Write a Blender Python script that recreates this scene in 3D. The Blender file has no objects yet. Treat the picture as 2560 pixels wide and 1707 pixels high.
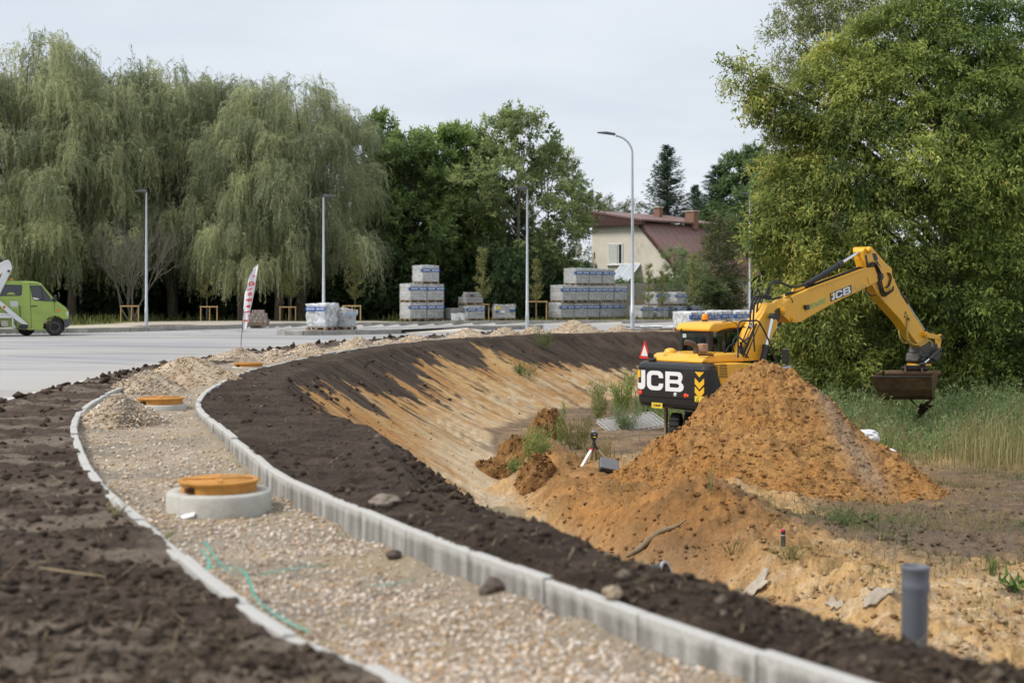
import bpy, bmesh, math, random
import numpy as np
from mathutils import Vector, Matrix, Euler

# ------------------------------------------------------------------ camera, sky, sun, exposure
scene = bpy.context.scene
C = scene.collection
FPX, U0, V0, HC = 3555.0, 1280.0, 735.0, 1.75     # focal length in photo pixels, principal column, horizon row, camera height
cam = bpy.data.cameras.new('camera')
cam.lens = 50.0; cam.sensor_width = 36.0; cam.sensor_fit = 'HORIZONTAL'
cam.shift_y = -(853.5 - V0) / 2560.0
cam.clip_start = 0.1; cam.clip_end = 3000
cam.dof.use_dof = True; cam.dof.focus_distance = 33.0; cam.dof.aperture_fstop = 1.5
camo = bpy.data.objects.new('camera', cam); C.objects.link(camo)
camo.location = (0, 0, HC); camo.rotation_euler = (math.pi / 2, 0, 0)
scene.camera = camo

SUN_EL, SUN_AZ = math.radians(50), math.radians(-105)   # azimuth measured from +Y towards +X
world = bpy.data.worlds.new('World'); scene.world = world; world.use_nodes = True
wn, wl = world.node_tree.nodes, world.node_tree.links
wn.clear()
w_out = wn.new('ShaderNodeOutputWorld'); w_bg = wn.new('ShaderNodeBackground')
w_sky = wn.new('ShaderNodeTexSky'); w_sky.sky_type = 'NISHITA'; w_sky.sun_disc = False
w_sky.sun_elevation = SUN_EL; w_sky.sun_rotation = SUN_AZ
w_tc = wn.new('ShaderNodeTexCoord')
w_sep = wn.new('ShaderNodeSeparateXYZ'); wl.new(w_tc.outputs['Generated'], w_sep.inputs[0])
w_add = wn.new('ShaderNodeMath'); w_add.operation = 'MAXIMUM'; w_add.inputs[1].default_value = 0.0
wl.new(w_sep.outputs['Z'], w_add.inputs[0])
w_off = wn.new('ShaderNodeMath'); w_off.operation = 'ADD'; w_off.inputs[1].default_value = 0.12
wl.new(w_add.outputs[0], w_off.inputs[0])
w_dx = wn.new('ShaderNodeMath'); w_dx.operation = 'DIVIDE'
w_dy = wn.new('ShaderNodeMath'); w_dy.operation = 'DIVIDE'
wl.new(w_sep.outputs['X'], w_dx.inputs[0]); wl.new(w_off.outputs[0], w_dx.inputs[1])
wl.new(w_sep.outputs['Y'], w_dy.inputs[0]); wl.new(w_off.outputs[0], w_dy.inputs[1])
w_com = wn.new('ShaderNodeCombineXYZ'); wl.new(w_dx.outputs[0], w_com.inputs[0]); wl.new(w_dy.outputs[0], w_com.inputs[1])
w_noi = wn.new('ShaderNodeTexNoise'); w_noi.inputs['Scale'].default_value = 0.55
w_noi.inputs['Detail'].default_value = 5; w_noi.inputs['Roughness'].default_value = 0.55
wl.new(w_com.outputs[0], w_noi.inputs['Vector'])
w_ramp = wn.new('ShaderNodeValToRGB')
w_ramp.color_ramp.elements[0].position = 0.30; w_ramp.color_ramp.elements[0].color = (6.1, 6.7, 7.55, 1)
w_ramp.color_ramp.elements[1].position = 0.72; w_ramp.color_ramp.elements[1].color = (8.4, 8.75, 9.25, 1)
wl.new(w_noi.outputs['Fac'], w_ramp.inputs[0])
w_mix = wn.new('ShaderNodeMix'); w_mix.data_type = 'RGBA'; w_mix.inputs[0].default_value = 0.93   # overcast: a thin veil of sky colour through cloud
wl.new(w_sky.outputs[0], w_mix.inputs[6]); wl.new(w_ramp.outputs[0], w_mix.inputs[7])
wl.new(w_mix.outputs[2], w_bg.inputs[0]); w_bg.inputs[1].default_value = 0.05
wl.new(w_bg.outputs[0], w_out.inputs[0])

sun = bpy.data.lights.new('sun', 'SUN'); sun.energy = 1.5; sun.angle = math.radians(18); sun.color = (1.0, 0.95, 0.88)
suno = bpy.data.objects.new('sun', sun); C.objects.link(suno)
sd = Vector((math.sin(SUN_AZ) * math.cos(SUN_EL), math.cos(SUN_AZ) * math.cos(SUN_EL), math.sin(SUN_EL)))
suno.rotation_euler = (-sd).to_track_quat('-Z', 'Y').to_euler()
suno.location = (0, -10, 30)

scene.view_settings.view_transform = 'Standard'; scene.view_settings.look = 'None'
scene.view_settings.gamma = 1.0; scene.view_settings.exposure = 1.14; scene.view_settings.use_curve_mapping = False
scene.render.engine = 'CYCLES'
scene.cycles.use_denoising = True
try:
    scene.cycles.denoiser = 'OPENIMAGEDENOISE'; scene.cycles.denoising_prefilter = 'ACCURATE'
except Exception:
    pass
scene.cycles.max_bounces = 6; scene.cycles.diffuse_bounces = 3; scene.cycles.glossy_bounces = 2
scene.cycles.transmission_bounces = 4; scene.cycles.transparent_max_bounces = 8
scene.cycles.caustics_reflective = False; scene.cycles.caustics_refractive = False
scene.cycles.use_adaptive_sampling = True; scene.cycles.adaptive_threshold = 0.02

# ------------------------------------------------------------------ helpers
rng = np.random.default_rng(7)
random.seed(7)
def at(u, v, Y):
    """photo pixel + distance -> point in the place"""
    return Vector(((u - U0) / FPX * Y, Y, HC - (v - V0) / FPX * Y))
def on_z(u, v, z):
    return at(u, v, FPX * (HC - z) / (v - V0))
def vs(p): return (p[0] * 1.08844, p[1] * 1.08844)

_perm = np.random.default_rng(3).permutation(512)
_val = np.random.default_rng(4).random(512)
def _h(ix, iy, seed):
    return _val[(_perm[(ix + int(seed) * 37) & 511] + iy) & 511]
def vnoise(x, y, seed=0):
    ix = np.floor(x).astype(np.int64); iy = np.floor(y).astype(np.int64)
    fx = x - ix; fy = y - iy
    fx = fx * fx * fx * (fx * (fx * 6 - 15) + 10); fy = fy * fy * fy * (fy * (fy * 6 - 15) + 10)
    a = _h(ix, iy, seed); b = _h(ix + 1, iy, seed); c = _h(ix, iy + 1, seed); d = _h(ix + 1, iy + 1, seed)
    return (a + (b - a) * fx) + ((c + (d - c) * fx) - (a + (b - a) * fx)) * fy
def fbm(x, y, oct=4, seed=0, gain=0.5):
    s = np.zeros_like(np.asarray(x, float)); amp = 1.0; tot = 0
    for o in range(oct):
        s = s + amp * (vnoise(x * 2 ** o + 13.7 * o, y * 2 ** o - 7.3 * o, seed + o) * 2 - 1); tot += amp; amp *= gain
    return s / tot
def sstep(a, b, x):
    t = np.clip((x - a) / (b - a), 0, 1); return t * t * (3 - 2 * t)
def mixc(c0, c1, t):
    c0 = np.asarray(c0); c1 = np.asarray(c1); t = np.asarray(t)[..., None]
    return c0 * (1 - t) + c1 * t

def smooth_poly(pts, step=0.4):
    """Catmull-Rom through the points, resampled evenly"""
    P = np.array(pts, float)
    P = np.vstack([2 * P[0] - P[1], P, 2 * P[-1] - P[-2]])
    out = []
    for i in range(1, len(P) - 2):
        p0, p1, p2, p3 = P[i - 1], P[i], P[i + 1], P[i + 2]
        n = max(2, int(np.linalg.norm(p2 - p1) / 0.15))
        t = np.linspace(0, 1, n, endpoint=False)[:, None]
        out.append(0.5 * ((2 * p1) + (-p0 + p2) * t + (2 * p0 - 5 * p1 + 4 * p2 - p3) * t ** 2 + (-p0 + 3 * p1 - 3 * p2 + p3) * t ** 3))
    out.append(P[-2][None]); Q = np.vstack(out)
    s = np.r_[0, np.cumsum(np.linalg.norm(np.diff(Q, axis=0), axis=1))]
    ss = np.arange(0, s[-1], step)
    return np.stack([np.interp(ss, s, Q[:, k]) for k in range(Q.shape[1])], 1)
def sdist(x, y, poly):
    """signed distance to an open polyline (positive on its right-hand side) and arc length of the nearest point"""
    x = np.asarray(x, float); y = np.asarray(y, float)
    sh = x.shape; x = x.ravel(); y = y.ravel()
    best = np.full(x.shape, 1e18); sgn = np.ones(x.shape); arc = np.zeros(x.shape); s0 = 0.0
    for i in range(len(poly) - 1):
        ax, ay = poly[i]; bx, by = poly[i + 1]; dx, dy = bx - ax, by - ay; L2 = dx * dx + dy * dy
        t = np.clip(((x - ax) * dx + (y - ay) * dy) / L2, 0, 1)
        qx = x - ax - t * dx; qy = y - ay - t * dy; d2 = qx * qx + qy * qy
        m = d2 < best
        best[m] = d2[m]; sgn[m] = np.where((dx * (y[m] - ay) - dy * (x[m] - ax)) < 0, 1.0, -1.0)
        L = math.sqrt(L2); arc[m] = s0 + t[m] * L; s0 += L
    return (np.sqrt(best) * sgn).reshape(sh), arc.reshape(sh)

def setp(o, label=None, cat=None, group=None, kind=None):
    if label: o['label'] = label
    if cat: o['category'] = cat
    if group: o['group'] = group
    if kind: o['kind'] = kind
    return o
def link(name, me, parent=None, mats=()):
    o = bpy.data.objects.new(name, me); C.objects.link(o)
    for m in mats: me.materials.append(m)
    if parent is not None: o.parent = parent
    return o
def empty(name, loc=(0, 0, 0), rz=0.0, **kw):
    o = bpy.data.objects.new(name, None); C.objects.link(o); o.empty_display_size = 0.2
    o.location = loc; o.rotation_euler = (0, 0, rz); setp(o, **kw); return o
def copy_tree(o, parent=None):
    c = o.copy(); C.objects.link(c)
    if parent is not None: c.parent = parent
    for ch in list(o.children): copy_tree(ch, c)
    return c
def mesh_np(name, V, F, cols=None, mat=None, parent=None, smooth=False):
    V = np.ascontiguousarray(V, np.float32); F = np.ascontiguousarray(F, np.int32)
    n = F.shape[1]; me = bpy.data.meshes.new(name)
    me.vertices.add(len(V)); me.vertices.foreach_set('co', V.ravel())
    me.loops.add(F.size); me.loops.foreach_set('vertex_index', F.ravel())
    me.polygons.add(len(F)); me.polygons.foreach_set('loop_start', np.arange(0, F.size, n, dtype=np.int32))
    if smooth: me.polygons.foreach_set('use_smooth', np.ones(len(F), bool))
    if cols is not None:
        a = me.color_attributes.new('Col', 'FLOAT_COLOR', 'POINT')
        cc = np.ones((len(V), 4), np.float32); cc[:, :3] = cols; a.data.foreach_set('color', cc.ravel())
    me.update(); me.validate()
    return link(name, me, parent, [mat] if mat else [])

class MB:
    """collects shapes, builds them as one mesh"""
    def __init__(s): s.v = []; s.f = []; s.m = []; s.sm = []
    def add(s, vs_, fs, mi=0, sm=False):
        b = len(s.v); s.v += [tuple(p) for p in vs_]; s.f += [tuple(i + b for i in f) for f in fs]
        s.m += [mi] * len(fs); s.sm += [sm] * len(fs); return s
    def box(s, c, d, rot=None, mi=0):
        c = Vector(c); hx, hy, hz = d[0] / 2, d[1] / 2, d[2] / 2
        P = [Vector((sx * hx, sy * hy, sz * hz)) for sz in (-1, 1) for sy in (-1, 1) for sx in (-1, 1)]
        if rot is not None: P = [rot @ p for p in P]
        return s.add([c + p for p in P], [(0, 2, 3, 1), (4, 5, 7, 6), (0, 1, 5, 4), (2, 6, 7, 3), (0, 4, 6, 2), (1, 3, 7, 5)], mi)
    def bbox(s, c, d, bv=0.02, rot=None, mi=0, seg=2):
        bm = bmesh.new(); bmesh.ops.create_cube(bm, size=1)
        bmesh.ops.scale(bm, vec=d, verts=bm.verts); bmesh.ops.bevel(bm, geom=bm.edges[:], offset=bv, segments=seg, profile=0.5, affect='EDGES')
        return s.bm(bm, c, rot, mi)
    def bm(s, bm, c=(0, 0, 0), rot=None, mi=0, sm=False):
        bm.verts.index_update(); c = Vector(c)
        s.add([c + (rot @ v.co if rot is not None else v.co) for v in bm.verts], [[v.index for v in f.verts] for f in bm.faces], mi, sm)
        bm.free(); return s
    def prism(s, poly, y0, y1, fn=None, mi=0, bv=0.0, seg=2, bsel=None):
        """poly in (x, z), extruded along y; fn maps (x, y, z)"""
        bm = bmesh.new(); n = len(poly)
        A = [bm.verts.new((p[0], y0, p[1])) for p in poly]; B = [bm.verts.new((p[0], y1, p[1])) for p in poly]
        fa = bm.faces.new(A); fb = bm.faces.new(B[::-1])
        for i in range(n): bm.faces.new((A[i], B[i], B[(i + 1) % n], A[(i + 1) % n]))
        bmesh.ops.recalc_face_normals(bm, faces=bm.faces)
        if bv > 0:
            ed = [e for e in bm.edges if bsel is None or bsel(e)]
            bmesh.ops.bevel(bm, geom=ed, offset=bv, segments=seg, profile=0.5, affect='EDGES', clamp_overlap=True)
        big = [f for f in bm.faces if len(f.verts) > 4]
        if big: bmesh.ops.triangulate(bm, faces=big)
        if fn:
            for v in bm.verts: v.co = Vector(fn(*v.co))
        return s.bm(bm, mi=mi)
    def tube(s, pts, r, n=8, mi=0, cap=True, sm=True):
        pts = [Vector(p) for p in pts]; k = len(pts); rs = r if hasattr(r, '__len__') else [r] * k
        vs_, fs = [], []; up = None
        for i, p in enumerate(pts):
            t = (pts[min(i + 1, k - 1)] - pts[max(i - 1, 0)]).normalized()
            if up is None: up = Vector((0, 0, 1)) if abs(t.z) < 0.9 else Vector((1, 0, 0))
            a = t.cross(up)
            if a.length < 1e-6: a = t.cross(Vector((1, 0, 0.3)))
            a.normalize(); b = a.cross(t).normalized(); up = b
            for j in range(n):
                q = 2 * math.pi * j / n; vs_.append(p + (a * math.cos(q) + b * math.sin(q)) * rs[i])
        for i in range(k - 1):
            for j in range(n): fs.append((i * n + j, i * n + (j + 1) % n, (i + 1) * n + (j + 1) % n, (i + 1) * n + j))
        s.add(vs_, fs, mi, sm)
        if cap:
            s.add(vs_[:n], [tuple(range(n))[::-1]], mi); s.add(vs_[-n:], [tuple(range(n))], mi)
        return s
    def cyl(s, a, b, r, n=16, mi=0, r2=None): return s.tube([a, b], [r, r if r2 is None else r2], n, mi)
    def lathe(s, prof, n=24, c=(0, 0, 0), rot=None, mi=0, sm=True, close=False):
        vs_, fs = [], []; c = Vector(c); k = len(prof)
        for (r, z) in prof:
            for j in range(n):
                q = 2 * math.pi * j / n; p = Vector((r * math.cos(q), r * math.sin(q), z)); vs_.append(c + (rot @ p if rot is not None else p))
        for i in range(k - 1 + (1 if close else 0)):
            i2 = (i + 1) % k
            for j in range(n): fs.append((i * n + j, i * n + (j + 1) % n, i2 * n + (j + 1) % n, i2 * n + j))
        s.add(vs_, fs, mi, sm)
        if not close:
            if prof[0][0] > 1e-4: s.add(vs_[:n], [tuple(range(n))[::-1]], mi)
            if prof[-1][0] > 1e-4: s.add(vs_[-n:], [tuple(range(n))], mi)
        return s
    def poly(s, pts, mi=0): return s.add(pts, [tuple(range(len(pts)))], mi)
    def xform(s, M):
        s.v = [tuple(M @ Vector(p)) for p in s.v]; return s
    def build(s, name, mats, parent=None, bevel=0.0, recalc=True):
        me = bpy.data.meshes.new(name); me.from_pydata([tuple(p) for p in s.v], [], s.f)
        if not isinstance(mats, (list, tuple)): mats = [mats]
        me.polygons.foreach_set('material_index', s.m); me.polygons.foreach_set('use_smooth', s.sm); me.update()
        bm = bmesh.new(); bm.from_mesh(me)
        if recalc: bmesh.ops.recalc_face_normals(bm, faces=bm.faces)
        bm.to_mesh(me); bm.free()
        return link(name, me, parent, mats)

def smooth_line(pts, n=6):
    P = [Vector(p) for p in pts]; P = [2 * P[0] - P[1]] + P + [2 * P[-1] - P[-2]]; out = []
    for i in range(1, len(P) - 2):
        for k in range(n):
            t = k / n; p0, p1, p2, p3 = P[i - 1:i + 3]
            out.append(0.5 * ((2 * p1) + (p2 - p0) * t + (2 * p0 - 5 * p1 + 4 * p2 - p3) * t * t + (3 * p1 - p0 - 3 * p2 + p3) * t ** 3))
    out.append(P[-2]); return out

def text_mesh(txt, size, depth=0.004, bold=0.0, spacing=1.0):
    cu = bpy.data.curves.new('lettering', 'FONT'); cu.body = txt; cu.size = size; cu.extrude = depth; cu.offset = bold
    cu.align_x = 'CENTER'; cu.align_y = 'CENTER'; cu.resolution_u = 3; cu.space_character = spacing
    o = bpy.data.objects.new('lettering', cu); C.objects.link(o)
    dg = bpy.context.evaluated_depsgraph_get(); me = bpy.data.meshes.new_from_object(o.evaluated_get(dg))
    bpy.data.objects.remove(o); bpy.data.curves.remove(cu); me.name = 'lettering'; me.materials.clear(); return me

# ------------------------------------------------------------------ materials
MATS = {}
def M(name, col, rough=0.6, var=0.12, scale=6.0, bump=0.0, bscale=40.0, metal=0.0, spec=0.4, coat=0.0, dirt=None, dirt_amt=0.0, stretch=(1, 1, 1)):
    if name in MATS: return MATS[name]
    m = bpy.data.materials.new(name); m.use_nodes = True; n, l = m.node_tree.nodes, m.node_tree.links
    b = n['Principled BSDF']; b.inputs['Roughness'].default_value = rough; b.inputs['Metallic'].default_value = metal
    b.inputs['Specular IOR Level'].default_value = spec; b.inputs['Coat Weight'].default_value = coat
    tc = n.new('ShaderNodeTexCoord'); mp = n.new('ShaderNodeMapping'); mp.inputs['Scale'].default_value = stretch
    oi = n.new('ShaderNodeObjectInfo'); ad = n.new('ShaderNodeVectorMath'); ad.operation = 'ADD'
    sc = n.new('ShaderNodeVectorMath'); sc.operation = 'SCALE'; sc.inputs['Scale'].default_value = 17.3
    cb = n.new('ShaderNodeCombineXYZ')
    for k in range(3): l.new(oi.outputs['Random'], cb.inputs[k])
    l.new(cb.outputs[0], sc.inputs[0]); l.new(tc.outputs['Object'], mp.inputs[0]); l.new(mp.outputs[0], ad.inputs[0]); l.new(sc.outputs[0], ad.inputs[1])
    no = n.new('ShaderNodeTexNoise'); no.inputs['Scale'].default_value = scale; no.inputs['Detail'].default_value = 6; no.inputs['Roughness'].default_value = 0.65
    l.new(ad.outputs[0], no.inputs['Vector'])
    cr = n.new('ShaderNodeValToRGB'); cr.color_ramp.elements[0].position = 0.28; cr.color_ramp.elements[1].position = 0.72
    c = np.array(col); cr.color_ramp.elements[0].color = (*(c * (1 - var)), 1); cr.color_ramp.elements[1].color = (*np.minimum(c * (1 + var), 0.95), 1)
    l.new(no.outputs['Fac'], cr.inputs[0]); outc = cr.outputs[0]
    if dirt is not None:
        n2 = n.new('ShaderNodeTexNoise'); n2.inputs['Scale'].default_value = scale * 0.45; n2.inputs['Detail'].default_value = 9; n2.inputs['Roughness'].default_value = 0.72
        l.new(ad.outputs[0], n2.inputs['Vector'])
        r2 = n.new('ShaderNodeValToRGB'); r2.color_ramp.elements[0].position = 0.62 - 0.3 * dirt_amt; r2.color_ramp.elements[1].position = 0.80 - 0.2 * dirt_amt
        r2.color_ramp.elements[0].color = (0, 0, 0, 1); r2.color_ramp.elements[1].color = (0.85, 0.85, 0.85, 1)
        l.new(n2.outputs['Fac'], r2.inputs[0])
        mx = n.new('ShaderNodeMix'); mx.data_type = 'RGBA'; l.new(r2.outputs[0], mx.inputs[0]); l.new(outc, mx.inputs[6]); mx.inputs[7].default_value = (*dirt, 1)
        outc = mx.outputs[2]
    l.new(outc, b.inputs['Base Color'])
    if bump > 0:
        n3 = n.new('ShaderNodeTexNoise'); n3.inputs['Scale'].default_value = bscale; n3.inputs['Detail'].default_value = 5
        l.new(ad.outputs[0], n3.inputs['Vector'])
        bp = n.new('ShaderNodeBump'); bp.inputs['Strength'].default_value = bump; bp.inputs['Distance'].default_value = 0.02
        l.new(n3.outputs['Fac'], bp.inputs['Height']); l.new(bp.outputs[0], b.inputs['Normal'])
    MATS[name] = m; return m
def M_attr(name, rough=0.9, spec=0.2, nscale=30.0, var=0.25, bump=0.4, bscale=25.0, bdist=0.03, transl=0.0):
    """colour from the mesh's own colour attribute, broken up by noise"""
    if name in MATS: return MATS[name]
    m = bpy.data.materials.new(name); m.use_nodes = True; n, l = m.node_tree.nodes, m.node_tree.links
    b = n['Principled BSDF']; b.inputs['Roughness'].default_value = rough; b.inputs['Specular IOR Level'].default_value = spec
    a = n.new('ShaderNodeAttribute'); a.attribute_name = 'Col'; outc = a.outputs['Color']
    if var > 0:
        tc = n.new('ShaderNodeTexCoord')
        no = n.new('ShaderNodeTexNoise'); no.inputs['Scale'].default_value = nscale; no.inputs['Detail'].default_value = 8; no.inputs['Roughness'].default_value = 0.7
        l.new(tc.outputs['Object'], no.inputs['Vector'])
        mr = n.new('ShaderNodeMapRange'); mr.inputs[1].default_value = 0.25; mr.inputs[2].default_value = 0.75; mr.inputs[3].default_value = 1 - var * 1.35; mr.inputs[4].default_value = 1 + var
        l.new(no.outputs['Fac'], mr.inputs[0])
        mu = n.new('ShaderNodeVectorMath'); mu.operation = 'SCALE'; l.new(outc, mu.inputs[0]); l.new(mr.outputs[0], mu.inputs['Scale']); outc = mu.outputs[0]
        if bump > 0:
            n3 = n.new('ShaderNodeTexNoise'); n3.inputs['Scale'].default_value = bscale; n3.inputs['Detail'].default_value = 8; n3.inputs['Roughness'].default_value = 0.65
            l.new(tc.outputs['Object'], n3.inputs['Vector'])
            bp = n.new('ShaderNodeBump'); bp.inputs['Strength'].default_value = bump; bp.inputs['Distance'].default_value = bdist
            l.new(n3.outputs['Fac'], bp.inputs['Height']); l.new(bp.outputs[0], b.inputs['Normal'])
    l.new(outc, b.inputs['Base Color'])
    if transl > 0:
        tr = n.new('ShaderNodeBsdfTranslucent'); l.new(outc, tr.inputs[0]); ms = n.new('ShaderNodeMixShader'); ms.inputs[0].default_value = transl
        l.new(b.outputs[0], ms.inputs[1]); l.new(tr.outputs[0], ms.inputs[2]); l.new(ms.outputs[0], n['Material Output'].inputs[0])
    MATS[name] = m; return m
def M_glass(name, tint=(0.8, 0.85, 0.82), alpha=0.45, rough=0.03):
    """thin pane: part see-through, part mirror"""
    if name in MATS: return MATS[name]
    m = bpy.data.materials.new(name); m.use_nodes = True; n, l = m.node_tree.nodes, m.node_tree.links
    n.remove(n['Principled BSDF'])
    t = n.new('ShaderNodeBsdfTransparent'); t.inputs[0].default_value = (*tint, 1)
    g = n.new('ShaderNodeBsdfGlossy'); g.inputs[0].default_value = (0.9, 0.95, 0.95, 1); g.inputs[1].default_value = rough
    lw = n.new('ShaderNodeLayerWeight'); lw.inputs[0].default_value = alpha
    ms = n.new('ShaderNodeMixShader'); l.new(lw.outputs['Fresnel'], ms.inputs[0]); l.new(t.outputs[0], ms.inputs[1]); l.new(g.outputs[0], ms.inputs[2])
    l.new(ms.outputs[0], n['Material Output'].inputs[0]); MATS[name] = m; return m
def M_film(name, opac=0.45, col=(0.8, 0.82, 0.84)):
    """crumpled stretch film: thin, milky, glossy in patches"""
    if name in MATS: return MATS[name]
    m = bpy.data.materials.new(name); m.use_nodes = True; n, l = m.node_tree.nodes, m.node_tree.links
    b = n['Principled BSDF']; b.inputs['Base Color'].default_value = (*col, 1); b.inputs['Roughness'].default_value = 0.25
    tc = n.new('ShaderNodeTexCoord'); oi = n.new('ShaderNodeObjectInfo'); ad = n.new('ShaderNodeVectorMath'); ad.operation = 'ADD'
    l.new(tc.outputs['Object'], ad.inputs[0]); cb = n.new('ShaderNodeCombineXYZ'); ml = n.new('ShaderNodeMath'); ml.operation = 'MULTIPLY'; ml.inputs[1].default_value = 31.0
    l.new(oi.outputs['Random'], ml.inputs[0]); l.new(ml.outputs[0], cb.inputs[0]); l.new(ml.outputs[0], cb.inputs[2]); l.new(cb.outputs[0], ad.inputs[1])
    no = n.new('ShaderNodeTexNoise'); no.inputs['Scale'].default_value = 3.5; no.inputs['Detail'].default_value = 5; no.inputs['Distortion'].default_value = 1.2
    l.new(ad.outputs[0], no.inputs['Vector'])
    bp = n.new('ShaderNodeBump'); bp.inputs['Strength'].default_value = 0.45; bp.inputs['Distance'].default_value = 0.04; l.new(no.outputs['Fac'], bp.inputs['Height']); l.new(bp.outputs[0], b.inputs['Normal'])
    mr = n.new('ShaderNodeMapRange'); mr.inputs[1].default_value = 0.35; mr.inputs[2].default_value = 0.7; mr.inputs[3].default_value = opac * 0.45; mr.inputs[4].default_value = min(1, opac * 1.7)
    l.new(no.outputs['Fac'], mr.inputs[0])
    t = n.new('ShaderNodeBsdfTransparent'); ms = n.new('ShaderNodeMixShader'); l.new(mr.outputs[0], ms.inputs[0]); l.new(t.outputs[0], ms.inputs[1]); l.new(b.outputs[0], ms.inputs[2])
    l.new(ms.outputs[0], n['Material Output'].inputs[0]); MATS[name] = m; return m
def M_emit(name, col, s):
    if name in MATS: return MATS[name]
    m = bpy.data.materials.new(name); m.use_nodes = True; b = m.node_tree.nodes['Principled BSDF']
    b.inputs['Base Color'].default_value = (*col, 1); b.inputs['Emission Color'].default_value = (*col, 1); b.inputs['Emission Strength'].default_value = s; b.inputs['Roughness'].default_value = 0.2
    MATS[name] = m; return m
# ------------------------------------------------------------------ ground: one height field cut into its zones
KERB_R = smooth_poly([(3.8, 2.5), (2.55, 4.55), (1.42, 6.37), (1.01, 7.1), (.144, 8.66), (-.535, 9.9), (-1.33, 11.54), (-2.21, 13.5), (-3.05, 16.1), (-4.42, 20.4), (-4.94, 22.4), (-5.4, 25.4), (-5.8, 30), (-5.77, 32.7), (-5.5, 38), (-4.6, 45.7), (-3.1, 52), (-.7, 58), (2.5, 62.7), (7, 65.7), (14, 67.8), (25, 68.3), (80, 68.6)])
KERB_L = smooth_poly([(1.2, 3.0), (.35, 4.8), (-.56, 6.4), (-1.02, 7.01), (-1.49, 7.88), (-1.9, 8.8), (-2.28, 9.6), (-3.36, 12.0), (-4.2, 14.1), (-5.08, 16.6), (-5.7, 18.5), (-6.24, 20.5), (-6.73, 22.9), (-7.1, 25.4), (-7.3, 28.7), (-7.35, 32), (-7.1, 38), (-6.3, 45.5), (-4.9, 51.9), (-2.4, 58.5), (1.2, 64), (6, 67.4), (13, 69.3), (25, 69.9), (80, 70.2)])
EDGE = smooth_poly([(-4.5, 3), (-5.3, 7), (-6.6, 12), (-7.6, 17.5), (-8.2, 22.9), (-8.55, 32.4), (-8.2, 38.9), (-7.05, 47), (-5.5, 53), (-3.0, 59), (.6, 64.7), (5.4, 68.4), (12.5, 70.3), (25, 71), (80, 71.4)])
CREST = smooth_poly([(5.0, 2.0), (3.5, 4.2), (2.36, 6.27), (1.55, 7.6), (.68, 9.1), (.08, 10.6), (-.63, 11.9), (-1.0, 13.2), (-1.46, 16.1), (-1.96, 18.5), (-3.1, 21.6), (-4.0, 24.9), (-4.5, 28), (-4.75, 32), (-4.5, 38), (-3.7, 45), (-2.2, 51), (.1, 57), (3.2, 61.5), (7.5, 64.5), (14, 66.5), (25, 67), (80, 67.4)])
FARK = smooth_poly([(-140, 50), (-80, 56), (-40, 60), (-24, 62.3), (-18.1, 65.5), (-15.8, 69), (-13.7, 72.3), (-11.5, 75.8), (-8.4, 76.8), (-.9, 81.9), (9, 84.5), (20, 86), (60, 88), (140, 90)], 0.8)
FARB = smooth_poly([(-140, 60), (-40, 68), (-24.5, 72.0), (-22.2, 76), (-21, 83), (-19, 85.4), (-14, 85.4), (-9, 86.2), (-7, 83), (-3, 82), (4, 84), (9, 85.5), (140, 92)], 0.8)

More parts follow.
